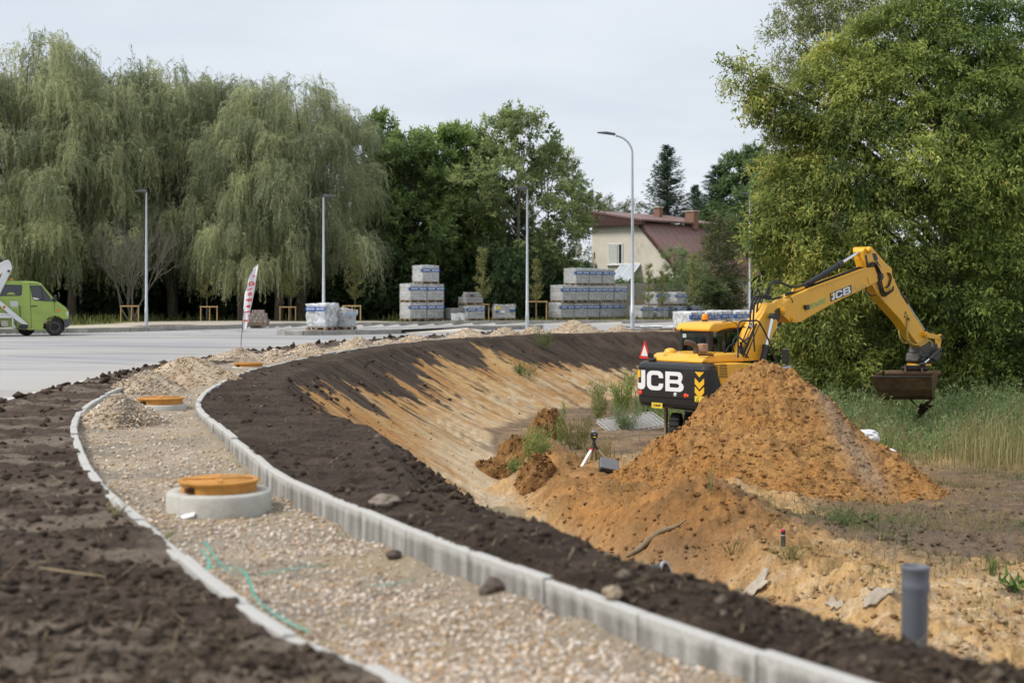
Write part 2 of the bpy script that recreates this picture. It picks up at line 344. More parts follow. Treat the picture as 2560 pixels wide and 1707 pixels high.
def heights(x, y):
    """terrain height and the distances that decide what lies where"""
    x = np.asarray(x, float); y = np.asarray(y, float)
    near = y < 74
    D = {}
    for k, pl in (('C', CREST), ('R', KERB_R), ('L', KERB_L), ('E', EDGE)):
        d = np.full(x.shape, -50.0); s = np.zeros(x.shape)
        if near.any(): d[near], s[near] = sdist(x[near], y[near], pl)
        D[k] = d; D[k + 's'] = s
    far = y > 45
    d = np.full(x.shape, 50.0); b = np.full(x.shape, 50.0)
    if far.any():
        d[far], _ = sdist(x[far], y[far], FARK); b[far], _ = sdist(x[far], y[far], FARB)
    D['F'] = d; D['B'] = b
    dC = D['C']; s = D['Cs']
    # verges, lumpy topsoil
    lump = 0.055 * fbm(x * 1.1, y * 1.1, 4, 1) + 0.05 * np.abs(fbm(x * 3.1, y * 3.1, 4, 5)) - 0.015
    lump = lump + 0.030 * fbm(x * 7, y * 7, 3, 9) * sstep(45, 30, y) * sstep(5, 12, y)
    z = np.where(D['L'] < 0, 0.015 + lump * 1.1, 0.03 + lump)
    z = z + 0.07 * np.exp(-((dC + 0.25) / 0.40) ** 2) * sstep(14, 9, y) * (D['R'] > 0.1)             # heaped berm near the camera
    z = np.where((D['L'] < 0) & (D['E'] > 0), z + 0.05 * np.exp(-((D['E'] - 0.35) / 0.3) ** 2) * (0.5 + fbm(x * 1.5, y * 1.5, 2, 31)), z)
    path = -0.17 + 0.10 * sstep(14, 24, y) + 0.035 * fbm(x * 1.3, y * 1.3, 3, 11) + 0.012 * fbm(x * 7, y * 7, 3, 12)
    path = path + 0.06 * np.exp(-(np.minimum(np.abs(D['R']), 9) / 0.22) ** 2) * (0.5 + 0.8 * fbm(x * 1.7, y * 1.7, 2, 15)) + 0.04 * np.exp(-(np.abs(D['L']) / 0.18) ** 2)
    z = np.where((D['L'] > 0) & (D['R'] < 0), path, z)
    z = np.where(D['E'] < 0, 0.004 * fbm(x * .4, y * .4, 2, 19), z)
    z = np.where(D['F'] < 0, 0.13 + 0.03 * fbm(x * .5, y * .5, 3, 21), z)
    # basin: slope, ditch, field
    floor = -2.12 - 0.28 * sstep(36, 52, y) * sstep(14, 5, x) + 0.10 * fbm(x * .35, y * .35, 3, 41) + 0.07 * fbm(x * 1.3, y * 1.3, 4, 42) + 0.035 * np.abs(fbm(x * 4.2, y * 4.2, 3, 43))
    ditch = sstep(10, 18, y) * sstep(40, 32, y)
    floor = floor - 0.62 * ditch * np.exp(-(np.maximum(dC - 3.9, 0) / 1.35) ** 4)
    bank = ditch * np.exp(-((dC - 5.9) / 1.0) ** 2) * sstep(30, 27, y)
    floor = floor + bank * (.02 + .20 * fbm(x * 1.8, y * 1.8, 4, 45) + .16 * np.abs(fbm(x * 5, y * 5, 3, 46)))
    # spoil thrown beside the ditch
    floor = floor + 0.55 * np.exp(-(((x - 3.05) / 1.05) ** 2 + ((y - 23.2) / 1.6) ** 2)) + 0.35 * np.exp(-(((x - 4.3) / 1.5) ** 2 + ((y - 25.6) / 1.2) ** 2))
    floor = floor + 0.33 * np.exp(-(((x - 3.4) / 2.6) ** 2 + ((y - 21) / 2.6) ** 2))
    floor = floor + 0.30 * np.exp(-(((x - 4.1) / 1.0) ** 2 + ((y - 16.0) / 0.9) ** 2))
    rough = sstep(9.5, 7.5, dC) * sstep(35, 28, y) + np.exp(-(((x - 5.5) / 4.5) ** 2 + ((y - 29) / 5) ** 2))
    floor = floor + 0.13 * rough * fbm(x * 2.0, y * 2.0, 5, 47, .6) + 0.09 * rough * np.abs(fbm(x * 5, y * 5, 4, 48, .6)) + .02 * fbm(x * 8, y * 8, 3, 44)
    # lumps of earth at the foot of the far slope
    for (lx, ly, lh, lr) in ((.70, 33.6, .50, .60), (.15, 34.6, .40, .50), (-.15, 31.0, .42, .50), (.45, 30.6, .36, .45), (.9, 38.9, .4, .55), (0.95, 31.8, .35, .6)):
        floor = floor + lh * np.exp(-(((x - lx) / lr) ** 2 + ((y - ly) / (lr * .9)) ** 2)) * (1 + .5 * fbm(x * 3, y * 3, 3, 49))
    # ruts left by lugged tyres
    for (ax, ay, bx, by, w) in ((3.6, 14.6, 8.6, 17.4, .32), (5.0, 13.8, 9.4, 16.0, .32), (5.6, 21.2, 10.5, 18.6, .35), (6.6, 22.6, 11.6, 20.2, .35)):
        L = math.hypot(bx - ax, by - ay); ux, uy = (bx - ax) / L, (by - ay) / L
        tt = (x - ax) * ux + (y - ay) * uy; nn = -(x - ax) * uy + (y - ay) * ux + .12 * np.sin(tt * .9)
        m = np.exp(-(nn / w) ** 4) * sstep(0, .8, tt) * sstep(L, L - .8, tt)
        floor = floor - m * (0.05 + 0.045 * np.sin(tt * 2 * math.pi / .24 + np.abs(nn) * 7)) + 0.05 * np.exp(-((np.abs(nn) - w * 1.25) / .12) ** 2) * sstep(0, .8, tt) * sstep(L, L - .8, tt)
    groove = 0.030 * fbm(s * 1.3, dC * .30, 4, 51) + 0.016 * fbm(s * 6, dC * 1.2, 3, 52) + .03 * fbm(x * 1.2, y * 1.2, 3, 55) + 0.012 * np.sin(dC * 2 * math.pi / .40 + fbm(s * .8, dC * .8, 2, 53) * 7) * np.clip(fbm(s * .5, dC * .6, 2, 54) * 3, 0, 1) * sstep(1.2, 2.0, dC)
    gs = 0.53 + 0.12 * sstep(42, 28, y)
    slope = 0.03 - gs * dC - 0.10 * np.sin(np.clip(dC / 4.6, 0, 1) * math.pi) + groove * sstep(0.1, 0.9, dC)
    slope = slope + lump * sstep(1.6, 0.0, dC)
    k = 0.10
    zb = np.maximum(slope, floor) + k * 0.5 * np.exp(-np.abs(slope - floor) / k)
    b = sstep(-0.12, 0.22, dC)
    z = z * (1 - b) + zb * b
    D['slope'] = slope; D['floor'] = floor
    return z, D
def ground_z(x, y):
    z, _ = heights(np.array([float(x)]), np.array([float(y)])); return float(z[0])

def grid_rows():
    Y = [4.6]
    while Y[-1] < 760:
        y = Y[-1]
        if y < 13: d = 3.4 * y * y / (FPX * 1.8)
        elif y < 72: d = min(0.15, max(0.045, 3.6 * y * y / (FPX * 3.2)))
        elif y < 110: d = 0.7
        else: d = y * 0.06
        Y.append(y + d)
    return np.array(Y)
GY = grid_rows()
GT = np.r_[np.linspace(-1.6, -.44, 28), np.linspace(-.43, .43, 600), np.linspace(.44, 1.6, 28)]
YY, TT = np.meshgrid(GY, GT, indexing='ij')
XX = TT * YY
ZZ, DD = heights(XX, YY)

DARK = np.array([.058, .040, .030]); DARK2 = np.array([.118, .087, .066]); SAND = np.array([.56, .365, .165]); ORANGE = np.array([.40, .195, .062])
PALE = np.array([.66, .54, .37]); BROWN = np.array([.235, .165, .105]); LOAM = np.array([.155, .112, .078]); GREEN = np.array([.085, .105, .035]); STRAW = np.array([.36, .29, .15])

def earth_colour(x, y, D):
    dC, s = D['C'], D['Cs']
    # topsoil of the verges
    n1 = fbm(x * 1.4, y * 2.4, 4, 61); n2 = fbm(x * 5, y * 9, 3, 62)
    col = mixc(DARK, DARK2, np.clip(.40 + n1 * .75 + n2 * .5, 0, 1))
    col = mixc(col, np.array([.25, .20, .155]), sstep(.08, .45, fbm(x * .9, y * 3.0, 4, 66)) * .7)
    col = col * np.where(D['L'] < 0, 1.14, 1.0)[..., None]
    rv = (D['R'] > 0) & (dC < .5)
    col = np.where(rv[..., None], mixc(DARK * .92, DARK2 * .95, np.clip(.32 + n1 * .7 + n2 * .6, 0, 1)), col)
    # path bed: sandy grit
    pb = mixc([.47, .385, .285], [.29, .25, .20], np.clip(.5 + fbm(x * 1.6, y * 1.6, 4, 71), 0, 1))
    pb = mixc(pb, [.44, .32, .18], sstep(.2, .55, fbm(x * .9, y * .9, 3, 72)) * .6)
    pb = mixc(pb, [.36, .30, .215], np.exp(-(np.abs(D['R']) / .35) ** 2) * .8)
    col = np.where(((D['L'] > 0) & (D['R'] < 0))[..., None], pb, col)
    # road: dusty, pale new surface
    tr = fbm(x * .12 + y * .05, y * .35, 4, 75)
    rd = mixc([.315, .315, .325], [.40, .39, .38], np.clip(.5 + tr * 1.3, 0, 1))
    rd = mixc(rd, [.21, .205, .205], sstep(.15, .55, fbm(x * .10, y * .55 + x * .09, 4, 77)) * .6)
    for (ax, ay, rad) in ((-24, 20, 21.0), (-24, 20, 22.7), (-30, 62, 16), (-30, 62, 17.6), (-5, 90, 30), (-5, 90, 31.7)):
        q = np.hypot(x - ax, y - ay) - rad - .5 * fbm(x * .15, y * .15, 2, 78)
        rd = mixc(rd, [.19, .188, .19], np.exp(-(q / .22) ** 2) * np.clip(.35 + fbm(x * .3, y * .3, 2, 80), 0, .7))
    rd = mixc(rd, [.45, .43, .39], sstep(.25, .55, fbm(x * .22, y * .7, 3, 76)) * .5)
    rd = mixc(rd, [.40, .37, .33], np.exp(-(np.abs(D['E']) / 1.2) ** 2) * .7)
    col = np.where((D['E'] < 0)[..., None], rd, col)
    # slope: dark soil spilling over banded sand
    st = fbm(s * 1.9, dC * .22, 4, 81); st2 = fbm(s * 5.5, dC * .35, 3, 82)
    lim = 1.05 + 1.25 * fbm(s * .75, dC * .25, 3, 56) + .75 * fbm(s * 2.3, dC * .5, 4, 57) + .3 * st2 + .55 * np.sin(s * .33 + 1) + .5 * np.exp(-((s - 22) / 5) ** 2)
    lim = lim + 1.0 * sstep(52, 68, s)
    sand = mixc(SAND, ORANGE * 1.1, np.clip(.42 + 1.3 * fbm(s * 1.1, dC * .5, 4, 83), 0, 1) * .8)
    tread = np.clip(.5 + .9 * fbm(s * 1.6, dC * 3.2, 3, 86), 0, 1) * sstep(1.8, 2.8, dC)
    sand = mixc(sand, PALE, tread * .75)
    sand = mixc(sand, ORANGE * 1.15, sstep(.12, .40, fbm(s * 2.8, dC * .35, 4, 87)) * .55)
    sand = mixc(sand, PALE * 1.05, sstep(2.9, 4.6, dC + 1.2 * fbm(s * 1.5, dC * .6, 3, 84)) * .8 * sstep(46, 34, y))
    sand = mixc(sand, [.26, .165, .085], sstep(.24, .44, fbm(s * 4.0, dC * .7, 4, 85)) * .38)
    sand = mixc(sand, DARK2 * 1.2, sstep(.38, .52, fbm(s * 1.9, dC * .5, 4, 88)) * .55)
    sand = sand * (1 + .16 * fbm(x * 7, y * 7, 2, 79))[..., None]
    lim = lim + .35 * fbm(x * 4.5, y * 4.5, 3, 89)
    dk = sstep(lim + .07, lim - .07, dC)
    dk = np.maximum(dk, .9 * sstep(.30, .42, fbm(s * 3.2, dC * .9, 4, 90) - .10 * (dC - lim)) * (dC > lim) * (dC < lim + 1.6))
    sl = mixc(sand, mixc(DARK * .85, DARK2 * .85, np.clip(.4 + n1 + st2 * .8, 0, 1)), dk)
    onslope = sstep(-.02, .12, D['slope'] - D['floor'])
    # field: brown loam, orange sand near the heap, straw and weeds further off
    f1 = fbm(x * .45, y * .45, 4, 91); f2 = fbm(x * 1.5, y * 1.5, 4, 92); f3 = fbm(x * 3.2, y * 7, 3, 93)
    fld = mixc(SAND * 1.0, [.42, .27, .14], np.clip(.45 + f2 * 1.1, 0, 1))
    fld = mixc(fld, PALE * .92, sstep(.1, .5, f3 + .3 * f1) * .6)
    fld = mixc(fld, LOAM, sstep(-.15, .28, f1 + .35 * f2 + .55 * sstep(18.5, 22.5, y) - .45) * .85 * sstep(2.0, 5.5, x + .2 * (y - 20)))
    fld = mixc(fld, LOAM * 1.0, sstep(18.8, 21.5, y + f2 * 2) * sstep(4.0, 5.6, x + f1 * 1.5) * sstep(34, 30, y) * np.clip(.95 + .6 * f3, .3, 1))
    org = np.clip(np.exp(-((((x - 5.1) / 3.3) ** 2 + ((y - 28.9) / 3.1) ** 2)) ** 1.5) * 1.2 + np.exp(-(((x - 2.0) / 1.9) ** 2 + ((y - 23.5) / 4.5) ** 2)) * .9, 0, 1)
    fld = mixc(fld, mixc(ORANGE, [.31, .19, .09], np.clip(.45 + f2 * 1.5, 0, 1)), org * np.clip(.85 + f2, 0, 1))
    fld = mixc(fld, LOAM * .95, np.clip(np.exp(-(((x - 2.85) / .75) ** 2 + ((y - 22.0) / 1.5) ** 2)) * 1.5 + .0, 0, 1) * .85)
    dg = sstep(4.6, 5.4, D['C']) * sstep(7.6, 6.2, D['C'] + f2) * sstep(18, 22, y) * sstep(37, 33, y)
    fld = mixc(fld, mixc([.22, .115, .04], ORANGE, np.clip(.45 + f2 * 1.6 + .6 * f3, 0, 1)), dg * .85)
    back = sstep(31.5, 36, y) * sstep(60, 56, y)
    fld = mixc(fld, mixc(BROWN * 1.05, LOAM, np.clip(.5 + f2 * 1.3, 0, 1)), back * .85)
    grass = sstep(8.5, 11, x + .35 * (y - 34) + 2 * f1) * sstep(29, 33, y + f2 * 3)
    fld = mixc(fld, [.11, .105, .045], grass * .8)
    fld = fld * (1 + .30 * fbm(x * 6, y * 6, 4, 99, .65) + .12 * fbm(x * 19, y * 19, 2, 100))[..., None]
    wet = sstep(-2.50, -2.60, D['floor']) * sstep(33, 30, y)
    fld = mixc(fld, [.46, .38, .27], wet * .85)
    ins = mixc(fld, sl, onslope)
    b = sstep(-.05, .3, dC)
    col = mixc(col, ins, b)
    # far side: paving strip, then rough grass
    fg = mixc([.10, .125, .035], [.20, .185, .075], np.clip(.5 + fbm(x * .6, y * .9, 4, 95) * 1.3, 0, 1))
    pav = mixc([.50, .44, .34], [.42, .385, .33], np.clip(.5 + fbm(x * .3, y * .5, 4, 97), 0, 1))
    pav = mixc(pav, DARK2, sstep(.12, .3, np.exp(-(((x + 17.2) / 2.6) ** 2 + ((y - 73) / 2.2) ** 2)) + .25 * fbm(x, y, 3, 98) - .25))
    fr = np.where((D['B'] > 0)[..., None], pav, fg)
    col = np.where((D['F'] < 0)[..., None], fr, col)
    return np.clip(col, .01, .9)
COL = earth_colour(XX, YY, DD)

zone = np.full(XX.shape, 5)                      # 5 field
zone[DD['C'] < 0.0] = 3                           # right verge
zone[(DD['C'] >= 0.0) & (DD['slope'] > DD['floor'] - .05)] = 4
zone[(DD['L'] > 0) & (DD['R'] < 0)] = 2
zone[(DD['L'] <= 0) & (DD['E'] > 0)] = 1
zone[DD['E'] <= 0] = 0
zone[(DD['F'] < 0)] = 6
zone[(DD['F'] < 0) & (DD['B'] > 0)] = 7
nr, nc = XX.shape
idx = np.arange(nr * nc).reshape(nr, nc)
quads = np.stack([idx[:-1, :-1], idx[:-1, 1:], idx[1:, 1:], idx[1:, :-1]], -1).reshape(-1, 4)
zq = zone[:-1, :-1].reshape(-1)
VV = np.stack([XX, YY, ZZ], -1).reshape(-1, 3); CC = COL.reshape(-1, 3)
soil_mat = M_attr('soil', .95, .15, 20, .42, 1.0, 20, .07)
sand_mat = M_attr('sand', .95, .15, 15, .30, .9, 16, .06)
road_mat = M_attr('road_surface', .75, .35, 45, .10, .25, 160, .004)
verge_mat = M_attr('rough_grass_ground', .95, .1, 5, .25, .5, 8, .05)
for zi, nm, mt in ((0, 'road', road_mat), (1, 'topsoil_verge', soil_mat), (2, 'gravel_path', sand_mat), (3, 'topsoil_berm', soil_mat), (4, 'excavated_slope', sand_mat), (5, 'ground', sand_mat), (6, 'grass_verge', verge_mat), (7, 'pavement', road_mat)):
    q = quads[zq == zi]
    if not len(q): continue
    used, inv = np.unique(q, return_inverse=True)
    o = mesh_np(nm, VV[used], inv.reshape(-1, 4), CC[used], mt, smooth=True)
    setp(o, kind='structure')

# ------------------------------------------------------------------ loose pieces: clods, stones
def ico():
    bm = bmesh.new(); bmesh.ops.create_icosphere(bm, subdivisions=1, radius=1.0)
    v = np.array([p.co[:] for p in bm.verts]); f = np.array([[q.index for q in p.verts] for p in bm.faces]); bm.free(); return v, f
ICO_V, ICO_F = ico()
OCT_V = np.array([(1, 0, 0), (-1, 0, 0), (0, 1, 0), (0, -1, 0), (0, 0, 1), (0, 0, -1)], float)
OCT_F = np.array([(0, 2, 4), (2, 1, 4), (1, 3, 4), (3, 0, 4), (2, 0, 5), (1, 2, 5), (3, 1, 5), (0, 3, 5)])
def scatter_lumps(pos, size, cols, base='oct', squash=(.45, .9), jit=.34, r=rng):
    """one array of irregular lumps -> vertices, triangles, colours"""
    bv, bf = (ICO_V, ICO_F) if base == 'ico' else (OCT_V, OCT_F)
    n, k = len(pos), len(bv)
    v = bv[None] * (1 + jit * r.standard_normal((n, k, 1)).clip(-1.6, 1.6))
    sc = np.stack([r.uniform(.75, 1.3, n), r.uniform(.7, 1.1, n), r.uniform(*squash, n)], -1) * np.asarray(size)[:, None]
    v = v * sc[:, None]
    a = r.uniform(0, 2 * math.pi, n); t = r.normal(0, .35, n)
    ct, st = np.cos(t)[:, None], np.sin(t)[:, None]
    y0 = v[..., 1] * ct - v[..., 2] * st; z0 = v[..., 1] * st + v[..., 2] * ct; x0 = v[..., 0]
    ca, sa = np.cos(a)[:, None], np.sin(a)[:, None]
    V = np.stack([x0 * ca - y0 * sa, x0 * sa + y0 * ca, z0], -1) + np.asarray(pos)[:, None]
    F = bf[None] + (np.arange(n) * k)[:, None, None]
    cc = np.repeat(np.asarray(cols), k, 0)
    return V.reshape(-1, 3), F.reshape(-1, 3), cc
def ground_points(n, y0, y1, test, power=1.0, t=.42):
    """random ground points, roughly even in the picture"""
    u = rng.uniform(0, 1, n * 3); Y = 1 / (1 / y1 + (1 / y0 - 1 / y1) * u ** power); T = rng.uniform(-t, t, n * 3); X = T * Y
    z, D = heights(X, Y); m = test(X, Y, D); 
    k = np.nonzero(m)[0][:n]
    return X[k], Y[k], z[k], {a: b[k] for a, b in D.items()}
# clods on the dark verges
X, Y, Z, D = ground_points(15000, 5, 60, lambda x, y, D: (((D['L'] < -.08) & (D['E'] > 0.05)) | ((D['R'] > .08) & (D['C'] < .9))))
sz = (.006 + .040 * rng.random(len(X)) ** 6.0) * (1 + .020 * Y)
c = mixc(DARK, DARK2, rng.random(len(X))); c = np.where((rng.random(len(X)) < .06)[:, None], np.array([.26, .21, .16]), c)
v, f, cc = scatter_lumps(np.stack([X, Y, Z + sz * .1], -1), sz, c)
setp(mesh_np('soil_clods', v, f, cc, soil_mat), 'small clods of dark soil strewn over both bare verges', 'soil clods', kind='stuff')
# clods heaped along the road edge
ed = EDGE[(EDGE[:, 1] > 15) & (EDGE[:, 1] < 66)]
pk = rng.integers(0, len(ed), 420); off = np.abs(rng.normal(.15, .22, 420))
xx = ed[pk, 0] + off * .96 + rng.normal(0, .05, 420); yy = ed[pk, 1] + rng.uniform(-.4, .4, 420)
zz, _ = heights(xx, yy); sz = .03 + .09 * rng.random(420) ** 2.5
v, f, cc = scatter_lumps(np.stack([xx, yy, zz + sz * .3], -1), sz, mixc(DARK * .9, DARK2, rng.random(420)))
setp(mesh_np('edge_clods', v, f, cc, soil_mat), 'dark earth clods pushed up along the road edge', 'soil clods', kind='stuff')
# gravel on the path
GRAVEL = np.array([[.70, .63, .55], [.58, .48, .38], [.44, .31, .20], [.66, .60, .54], [.36, .32, .29], [.76, .72, .68], [.52, .38, .24]]) * np.array([1.06, 1.01, .95])
X, Y, Z, D = ground_points(50000, 5.2, 34, lambda x, y, D: (D['L'] > .04) & (D['R'] < -.05) & (np.maximum(2.2 * fbm(x * 1.2, y * 1.2, 4, 71), -.48) + .40 * (D['R'] < -.30 - .25 * fbm(x, y, 2, 73)) - .06 > rng.uniform(-.6, .5, x.shape)))
sz = (.005 + .0135 * rng.random(len(X)) ** 2.0) * (1 + .026 * Y)
v, f, cc = scatter_lumps(np.stack([X, Y, Z + sz * .25], -1), sz, GRAVEL[rng.integers(0, 7, len(X))] * rng.uniform(.66, 1.12, (len(X), 1)), 'oct', (.45, .8))
stone_mat = M_attr('stones', .8, .25, 60, .15, 0)
setp(mesh_np('path_gravel', v, f, cc, stone_mat), 'pale crushed gravel spread between the kerbs of the path', 'gravel', kind='stuff')
# clods on the orange earth round the heap, and crumbs on the slope
X, Y, Z, D = ground_points(12000, 14, 34, lambda x, y, D: (D['C'] > 4.2) & (np.exp(-(((x - 4.2) / 4.5) ** 2 + ((y - 26) / 6) ** 2)) + .5 * np.exp(-((D['C'] - 6.3) / 1.3) ** 2) + .12 > rng.random(x.shape)))
sz = (.007 + .06 * rng.random(len(X)) ** 6)
oc = earth_colour(X, Y, D) * rng.uniform(.8, 1.2, (len(X), 1))
v, f, cc = scatter_lumps(np.stack([X, Y, Z + sz * .2], -1), sz, oc)
setp(mesh_np('sand_clods', v, f, cc, soil_mat), 'crumbly orange clods littering the dug ground round the mound', 'clods', kind='stuff')
X, Y, Z, D = ground_points(2600, 14, 66, lambda x, y, D: (D['C'] > .3) & (D['C'] < 5.2) & (D['slope'] > D['floor']))
sz = (.010 + .035 * rng.random(len(X)) ** 4) * (1 + .006 * Y)
oc = np.where((rng.random(len(X)) < .25)[:, None], DARK2, earth_colour(X, Y, D)) * rng.uniform(.7, 1.1, (len(X), 1))
v, f, cc = scatter_lumps(np.stack([X, Y, Z + sz * .2], -1), sz, oc)
setp(mesh_np('slope_crumbs', v, f, cc, soil_mat), 'crumbs of earth caught on the cut sand slope', 'soil crumbs', kind='stuff')

# dark clods that have rolled down over the cut sand
X, Y, Z, D = ground_points(5200, 14, 66, lambda x, y, D: (D['C'] > .25) & (D['C'] < 3.0) & (D['slope'] > D['floor']))
k = (earth_colour(X, Y, D).sum(1) < .42) | (rng.random(len(X)) < .05); X, Y, Z = X[k], Y[k], Z[k]
sz = (.014 + .075 * rng.random(len(X)) ** 4.5) * (1 + .004 * Y)
v, f, cc = scatter_lumps(np.stack([X, Y, Z + sz * .2], -1), sz, mixc(DARK, DARK2, rng.random(len(X))))
setp(mesh_np('spilled_clods', v, f, cc, soil_mat), 'dark topsoil clods spilled over the upper edge of the cut slope', 'soil clods', kind='stuff')

# ------------------------------------------------------------------ mounds
def heap_mesh(name, cx, cy, R, h, colf, nr_=60, na=120, noise=.12, stones=0, stone=(.02, .05), stone_cols=None, prof=1.0, peak=(0, 0), seed=0, mat=None, base=None):
    rr = np.linspace(0, 1.12, nr_) ** .85; aa = np.linspace(0, 2 * math.pi, na, endpoint=False)
    A, Rr = np.meshgrid(aa, rr)
    rad = 1 + .10 * np.sin(A * 2 + seed) + .07 * np.sin(A * 3 + seed * 2.1) + .05 * np.sin(A * 5 + seed)
    def surf(A, Rr, rad):
        x = cx + peak[0] * (1 - Rr) + np.cos(A) * Rr * R * rad; y = cy + peak[1] * (1 - Rr) + np.sin(A) * Rr * R * rad
        g, _ = heights(x, y) if base is None else (np.full(x.shape, base), None)
        hh = h * np.clip(1 - Rr, -.12, 1) ** prof if False else h * np.sign(1 - Rr) * np.abs(1 - Rr) ** prof
        hh = hh * (1 - .10 * np.exp(-(Rr / .12) ** 2))
        n = noise * h * (fbm(x * 1.3 / R * 2, y * 1.3 / R * 2, 5, seed + 3, .55) + .6 * np.abs(fbm(x * 4.4 / R * 2, y * 4.4 / R * 2, 4, seed + 8))) * sstep(1.1, .8, Rr)
        return x, y, g + hh + n
    x, y, z = surf(A, Rr, rad)
    idx = np.arange(nr_ * na).reshape(nr_, na); j = np.roll(idx, -1, 1)
    F4 = np.stack([idx[:-1], j[:-1], j[1:], idx[1:]], -1).reshape(-1, 4)
    V_ = np.stack([x, y, z], -1).reshape(-1, 3); c_ = colf(x, y, Rr).reshape(-1, 3)
    T = np.vstack([F4[:, [0, 2, 1]], F4[:, [0, 3, 2]]])
    if stones:
        a = rng.uniform(0, 2 * math.pi, stones); q = np.sqrt(rng.random(stones)) * 1.08
        rd = 1 + .10 * np.sin(a * 2 + seed) + .07 * np.sin(a * 3 + seed * 2.1) + .05 * np.sin(a * 5 + seed)
        sx, sy, sz_ = surf(a, q, rd); s_ = stone[0] + (stone[1] - stone[0]) * rng.random(stones) ** (3 if stone_cols is not None else 5)
        sc = stone_cols[rng.integers(0, len(stone_cols), stones)] * rng.uniform(.75, 1.1, (stones, 1)) if stone_cols is not None else colf(sx, sy, q) * rng.uniform(.75, 1.15, (stones, 1))
        v, f, cc = scatter_lumps(np.stack([sx, sy, sz_ + s_ * .2], -1), s_, sc, 'oct')
        T = np.vstack([T, f + len(V_)]); V_ = np.vstack([V_, v]); c_ = np.vstack([c_, cc])
    loc = np.array([cx, cy, 0.0])
    o = mesh_np(name, V_ - loc, T, c_, mat, smooth=False); o.location = (cx, cy, 0); return o
def mound_col(x, y, r):
    n = fbm(x * 1.1, y * 1.1, 4, 101); n2 = fbm(x * 4, y * 4, 3, 102)
    c = mixc(ORANGE * 1.08, [.52, .30, .115], np.clip(.30 + n * .9 + n2 * .5, 0, 1))
    c = mixc(c, [.25, .125, .05], sstep(.15, .5, n2 + .3 * n) * .6)
    dry = np.exp(-(((x - 6.45) - .22 * (28.0 - y)) / .30) ** 2) * sstep(29.3, 28.4, y) * sstep(25.9, 26.8, y)
    return mixc(c, [.36, .27, .19], dry * .75)
o = heap_mesh('sand_mound', 5.45, 29.4, 3.42, 2.48, mound_col, 260, 460, .11, 13000, (.006, .06), None, 1.16, (-.25, .1), 5, M_attr('mound_earth', .95, .15, 13, .40, 1.0, 13, .10))
setp(o, 'tall mound of orange sandy earth in front of the excavator', 'mound')
def grav_col(x, y, r):
    n = fbm(x * 6, y * 6, 3, 111)
    c = mixc([.55, .45, .33], [.32, .25, .17], np.clip(.5 + n, 0, 1))
    return mixc(c, [.10, .08, .06], np.exp(-(((x + 5.25) / .24) ** 2 + ((y - 19.7) / .28) ** 2)))
PATHC = [(-6.6, 32), (-6.3, 38), (-5.4, 45.5), (-3.9, 52), (-1.5, 58.7), (2, 63.3), (6.5, 66.8)]
pu = [U0 + FPX * p[0] / p[1] for p in PATHC]
heaps = [(-5.55, 20.1, .60, .48, 'heap of pale gravel with a dark smear, nearest the camera on the path'), (-6.5, 28.6, .95, .62, 'ochre topped gravel heap behind the second manhole'),
         (-6.75, 26.4, .72, .44, 'low gravel heap touching the left kerb, in front of the ochre heap'), (-6.85, 31.4, .70, .42, 'flat gravel heap beside the third manhole lid')]
for u, v, w, lab in ((606, 889, 1.0, 'gravel heap right at the foot of the white flag'), (690, 884, .95, 'second gravel heap beyond the white flag'), (770, 869, .95, 'third gravel heap beyond the white flag'), (896, 852, .95, 'pale gravel heap in front of the two wrapped pallets by the lamp'),
                     (968, 858, .8, 'low gravel heap with a rusty lid beside it'), (1036, 846, .9, 'gravel heap in front of the three tier pallet stack'), (1172, 826, 1.1, 'broad gravel heap before the low grey slab pallet'), (1262, 825, 1.0, 'gravel heap left of the third straight lamp post'),
                     (1335, 824, 1.0, 'gravel heap right of the third straight lamp post'), (1431, 806, 1.45, 'tallest gravel heap, brownish, left of the curved lamp post'), (1551, 819, .95, 'last small gravel heap, left of the curved lamp foot')):
    yy = float(np.interp(u, pu, [p[1] for p in PATHC])) + (3.2 if u < 620 else 0); p = at(u, v, yy)
    heaps.append((p.x, yy, w * .85, p.z + .22, lab))
gv = M_attr('heap_gravel', .9, .2, 40, .25, .6, 40, .03)
for i, (hx, hy, R, h, lab) in enumerate(heaps):
    cols_ = GRAVEL * (.85 if i in (1, 2, 13) else 1) * (np.array([1, .88, .7]) if i in (1, 13) else 1)
    o = heap_mesh('gravel_heap', hx, hy, R, h, grav_col, 22, 40, .10, 1500 if i < 5 else 650, (.014, .035) if i < 5 else (.02, .05), cols_, 1.0, (0, 0), i * 1.7, gv)
    setp(o, lab, 'gravel heap', 'gravel heaps along the path')

def hit(u, v, y0=9.0, y1=70.0):
    """where the line of sight through a photo pixel meets the terrain"""
    Y = np.linspace(y0, y1, 900); X = (u - U0) / FPX * Y; zr = HC - (v - V0) / FPX * Y; zg, _ = heights(X, Y)
    k = np.nonzero(zr <= zg)[0]; i = k[0] if len(k) else len(Y) - 1
    return Vector((float(X[i]), float(Y[i]), float(zg[i])))

for (lu, lv, lR, lh, lab) in ((1285, 1142, .62, .46, 'broken lump of orange earth at the slope foot, upper of three'), (1246, 1186, .55, .36, 'ragged orange earth lump nearest the puddle'), (1338, 1186, .45, .30, 'orange earth lump below the bushy green weed'), (1366, 1088, .55, .62, 'big lump of orange earth behind the tall weeds')):
    lp = hit(lu, lv, 20, 60)
    o = heap_mesh('earth_lump', lp.x, lp.y, lR, lh, lambda x, y, r: mixc([.20, .10, .038], [.40, .22, .085], np.clip(.4 + 1.3 * fbm(x * 5, y * 5, 4, 103), 0, 1)), 40, 80, .42, 260, (.012, .07), None, .55, (0, 0), int(lu) % 17, MATS['mound_earth'])
    setp(o, lab, 'earth lump')
